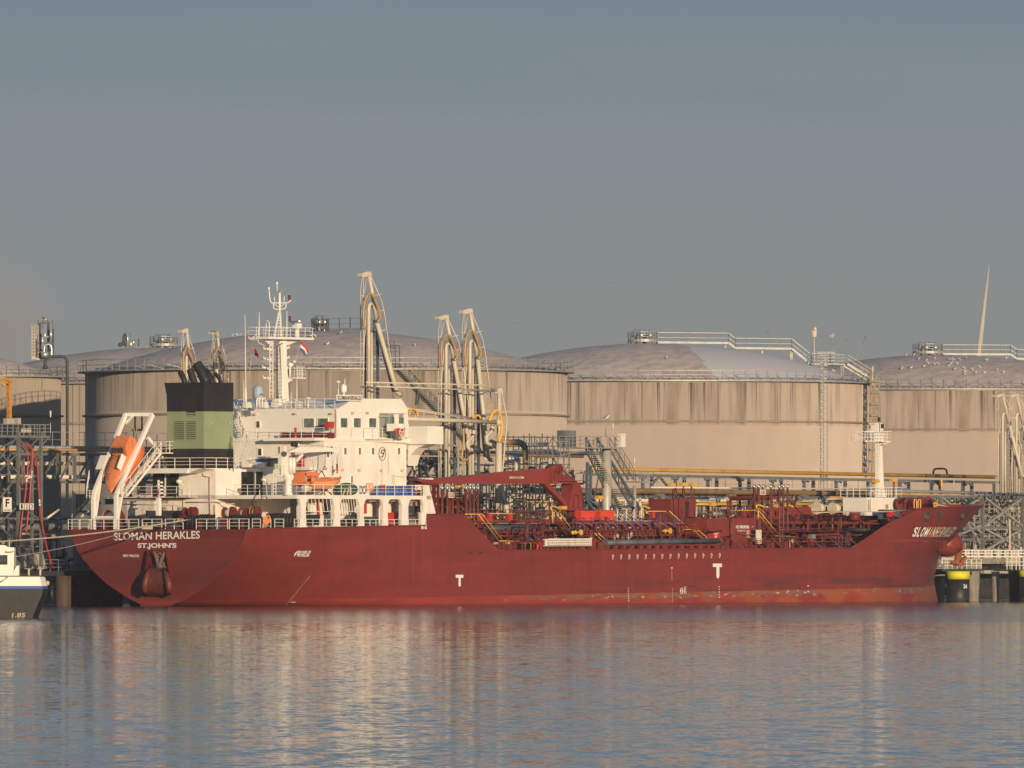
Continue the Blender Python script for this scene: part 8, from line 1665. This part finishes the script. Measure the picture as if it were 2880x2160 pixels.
part('brace', x, 'steel', ht); x = MB(); sbox(x, 20, 1177, 29, 1192, -16.5, .5); x.nx(); sbox(x, 31, 1177, 41, 1192, -16.5, .5); x.nx(); sbox(x, 50, 1176, 59, 1192, -16.8, .5); part('cabinet', x, 'steel_pale', ht); x = MB(); sbox(x, 56, 1206, 88, 1216, -16.8, .5); part('hose_reel_box', x, 'cream_rust', ht)
x = MB(); x.rail([g(26, 1506), g(60, 1506)], 1.0, .5, 3, .04); x.stair(g(98, 1604, -14), g(45, 1518, -14), .8, (0, 1, 0), .28, .06, .9); part('stair', x, 'dark_steel', ht)
for u0, v0, u1, v1 in ((62, 1300, 100, 1270), ): pass
x = MB()
for pts in (((60, 1244), (66, 1246), (80, 1268), (78, 1274), (62, 1274), (56, 1262)), ((72, 1242), (78, 1246), (93, 1264), (88, 1272), (80, 1270)), ((94, 1292), (104, 1298), (108, 1308), (98, 1312), (93, 1304))): x.prism([g(u, v, -16.3) for u, v in pts], (0, .25, 0)); x.nx()
part('hose_saddle', x, 'steel', ht)
HS = [([(64, 1250), (71, 1256), (77, 1264), (78, 1275), (79, 1305), (75, 1348), (71, 1395), (63, 1445), (57, 1504), (58, 1534)], 'red hose farthest left hanging from the hose tower'), ([(77, 1247), (84, 1253), (90, 1262), (91, 1290), (87, 1348), (84, 1395), (79, 1445), (74, 1502)], 'middle red hose hanging from the hose tower'), ([(94, 1284), (100, 1291), (105, 1300), (106, 1319), (109, 1377), (115, 1445), (130, 1532), (150, 1599)], 'red hose farthest right slanting down from the hose tower to the jetty'), ([(61, 1310), (62, 1340), (62, 1366)], 'short thin red hose behind the other red hoses')]
for i, (pts, lab) in enumerate(HS):
    b = -15.4; r = .075 if i < 3 else .05; t = thing('red_hose', lab, 'hose', tuple(P(*pts[-1], b)), 'red hoses on the hose tower'); x = MB(); x.tube(bez([P(u, v, b) for u, v in pts], 5), r, 8); part('hose', x, 'hose_red', t)
    if i < 3: x = MB(); k = {0: [(75.5, 1336), (75.3, 1345), (75, 1350)], 1: [(89.5, 1325), (89, 1333), (88, 1339)], 2: [(111, 1405), (111.5, 1411), (112, 1418)]}[i]; [(x.cyl(P(u, v, b), P(u - .4, v + 5, b), r + .025, n=8), x.nx()) for u, v in k]; part('white_sleeve', x, 'sign_white', t)
def sign(u0, v0, u1, v1, b, txt, lab, m='sign_white', sub=None):
    t = thing('sign', lab, 'sign', tuple(P(u0, v1, b))); x = MB(); sbox(x, u0, v0, u1, v1, b, .06); part('board', x, m, t); h = v1 - v0; w = u1 - u0
    lettering('letter', txt, side_fn(u0 + w * .28, v0 + h * .1, u1 - w * .28, v1 - h * (.32 if sub else .12), b + .03), 'black', t, .03)
    if sub: lettering('small_word', sub, side_fn(u0 + 2, v1 - h * .18, u1 - 2, v1 - h * .06, b + .03), 'black', t, .005)
sign(9, 1399, 33, 1439, -14.5, 'F', 'white sign with a big black F at the left edge', sub='LIGGER'); sign(56, 1416, 67, 1433, -14.8, '1', 'small white sign farthest left behind the red hoses'); sign(70, 1416, 81, 1433, -14.8, '2', 'small white number sign between the red hoses'); sign(85, 1416, 95, 1433, -14.8, '3', 'small white number 3 sign right of the second red hose')
# orange hose crane
oc = thing('hose_crane', 'weathered orange crane with folded arm above the left platform', 'crane', tuple(P(30, 1180, -18))); x = MB(); g = lambda u, v: P(u, v, -18); x.prism([g(27, 1180), g(33.5, 1180), g(33, 1140), g(34, 1120), g(31, 1072), g(27, 1072), g(26, 1100)], (0, .4, 0)); part('column', x, 'crane_orange', oc); x = MB(); x.tube([g(31, 1074), g(28, 1068), g(14, 1064), g(-30, 1062)], .17, 6); x.tube([g(24, 1080), g(18, 1076), g(-10, 1078)], .10, 6); x.ball(g(11, 1082), .22, 8); part('arm', x, 'crane_orange', oc)
for lab, a, c in (('pale slanting tube on the left jetty', (133, 1457), (166, 1433)), ('pale slanting tube just left of the ship stern', (229, 1453), (254, 1434))): x = MB(); x.cyl(P(*a, -15), P(*c, -15), .12, n=8); solo('slanting_tube', x, 'pipe_cream', lab, 'tube', tuple(P(*a, -15)))
x = MB(); sbox(x, 102, 1558, 135, 1600, -20, 3); solo('pump_house', x, 'steel_pale', 'pale grey pump box on the left jetty behind the blue railing', 'box', tuple(P(102, 1600, -20))); x = MB(); sbox(x, 147, 1502, 156, 1514, -17, .1); solo('warning_sign', x, 'yellow', 'small yellow warning board on the left jetty', 'sign', tuple(P(147, 1514, -17)))
x = MB(); x.beam(P(205, 1380, -20), P(203, 1460, -20), .12); x.beam(P(210, 1385, -20), P(210, 1458, -20), .12); solo('thin_posts', x, 'pipe_cream', 'pair of thin pale posts left of the lifeboat ramp', 'post', tuple(P(205, 1460, -20)))
x = MB(); sbox(x, 226, 1390, 252, 1600, -21, 1.0); sbox(x, 224, 1403, 330, 1418, -21.4, .5); solo('portal_gantry', x, 'steel', 'grey portal gantry behind the lifeboat ramp', 'gantry', tuple(P(226, 1600, -21)))
# ---- workboat cut off by the left edge
YB = 935; wb = thing('workboat', 'small white and black workboat with blue stripe at the left edge', 'boat', tuple(D(60, 1738, YB))); W_ = lambda u, v, d=0: D(u, v, YB + d)
def bh(mb, rows, depth=4.6):      # rows of (v, u of the end); hull section extruded away from the lens with a rounded end
    vs = []; n = len(rows)
    for v, ue in rows: vs += [W_(-420, v, 0), W_(ue - 16, v, .0), W_(ue - 3, v, .9), W_(ue, v, depth / 2), W_(ue - 3, v, depth - .9), W_(ue - 16, v, depth), W_(-420, v, depth)]
    fs = [(i * 7 + k, i * 7 + k + 1, (i + 1) * 7 + k + 1, (i + 1) * 7 + k) for i in range(n - 1) for k in range(6)] + [tuple(range(7)), tuple((n - 1) * 7 + k for k in reversed(range(7)))]
    mb.add(vs, fs)
x = MB(); bh(x, [(1742, 106), (1725, 112), (1700, 122), (1675, 134), (1656, 138)]); part('hull', x, 'boat_black', wb); x = MB(); bh(x, [(1656, 136), (1648, 135)]); part('stripe', x, 'boat_blue', wb); x = MB(); bh(x, [(1648, 134), (1622, 127)]); part('bulwark', x, 'white_clean', wb); x = MB(); bh(x, [(1622, 128), (1619, 128)]); part('capping', x, 'black', wb)
x = MB(); x.prism([W_(-300, 1620, .8), W_(38, 1620, .8), W_(40, 1540, .8), W_(22, 1539, .8), W_(12, 1533, .8), W_(-300, 1532, .8)], tuple(loc(0, 3, 0) - loc(0, 0, 0))); x.prism([W_(37, 1620, .8), W_(53, 1619, .8), W_(53, 1590, .8), W_(46, 1592, .8), W_(40, 1604, .8)], tuple(loc(0, 2.4, 0) - loc(0, 0, 0))); cab_ = part('cabin', x, 'white_clean', wb); x = MB(); x.prism([W_(-40, 1588, .74), W_(21, 1588, .74), W_(21, 1561, .74), W_(-40, 1561, .74)], tuple(loc(0, .04, 0) - loc(0, 0, 0))); part('cabin_window', x, 'glass', cab_); x = MB(); x.tube([W_(16, 1551, .7), W_(18, 1553, .6), W_(35, 1552, .6), W_(37, 1550, .7)], .05, 6); part('grab_rail', x, 'rope_dark', cab_)
x = MB()
for u in (81, 113): x.cyl(W_(u, 1619, 1.5), W_(u, 1601, 1.5), .09, n=8); x.cyl(W_(u, 1601, 1.5), W_(u, 1599.5, 1.5), .3, n=12); x.nx()
part('bitt', x, 'rope', wb); x = MB(); x.ball(W_(134, 1640, 2.3), .17, 8, 1, 1, 1.2); part('yellow_fender', x, 'yellow', wb); x = MB(); x.tube(bez([W_(-10, 1645, -.05), W_(10, 1632, -.05), W_(22, 1620, -.02)]), .035, 5); x.tube(bez([W_(-10, 1640, -.05), W_(12, 1630, -.05), W_(26, 1620, -.02)]), .035, 5); part('rope_loop', x, 'rope_dark', wb)
lettering('hull_number', '1.8?'.replace('?', '5'), lambda tx, ty: tuple(W_(33 + 36 * tx + 3 * ty, 1736 - 12 * ty, -.06)), 'cream_rust', wb, .0)
x = MB(); tc_ = W_(146, 1670, 2.4); x.tube([tc_ + Vector((.42 * math.cos(t), .3 * math.cos(t), .62 * math.sin(t))) for t in [k * math.pi / 7 for k in range(14)]], .17, 8, closed=True); part('tyre', x, 'black', wb)

# ================================================================ AIR
hz = bpy.data.materials.new('haze'); hz.use_nodes = True; t = hz.node_tree; t.nodes.clear(); o_ = t.nodes.new('ShaderNodeOutputMaterial'); v_ = t.nodes.new('ShaderNodeVolumePrincipled')
v_.inputs['Color'].default_value = (.86, .89, .94, 1); v_.inputs['Density'].default_value = 0.00004; v_.inputs['Anisotropy'].default_value = 0.0; t.links.new(v_.outputs[0], o_.inputs['Volume'])
try: hz.cycles.homogeneous_volume = True
except Exception: pass
me = bpy.data.meshes.new('haze'); x0, x1, y0, y1, z0, z1 = -5900, 5900, -190, 7000, -2.6, 110
me.from_pydata([(x0, y0, z0), (x1, y0, z0), (x1, y1, z0), (x0, y1, z0), (x0, y0, z1), (x1, y0, z1), (x1, y1, z1), (x0, y1, z1)], [], [(0, 3, 2, 1), (4, 5, 6, 7), (0, 1, 5, 4), (1, 2, 6, 5), (2, 3, 7, 6), (3, 0, 4, 7)]); me.materials.append(hz)
hb_ = bpy.data.objects.new('haze', me); C.objects.link(hb_); hb_['kind'] = 'stuff'; hb_['label'] = 'thin pale evening haze over the harbour'
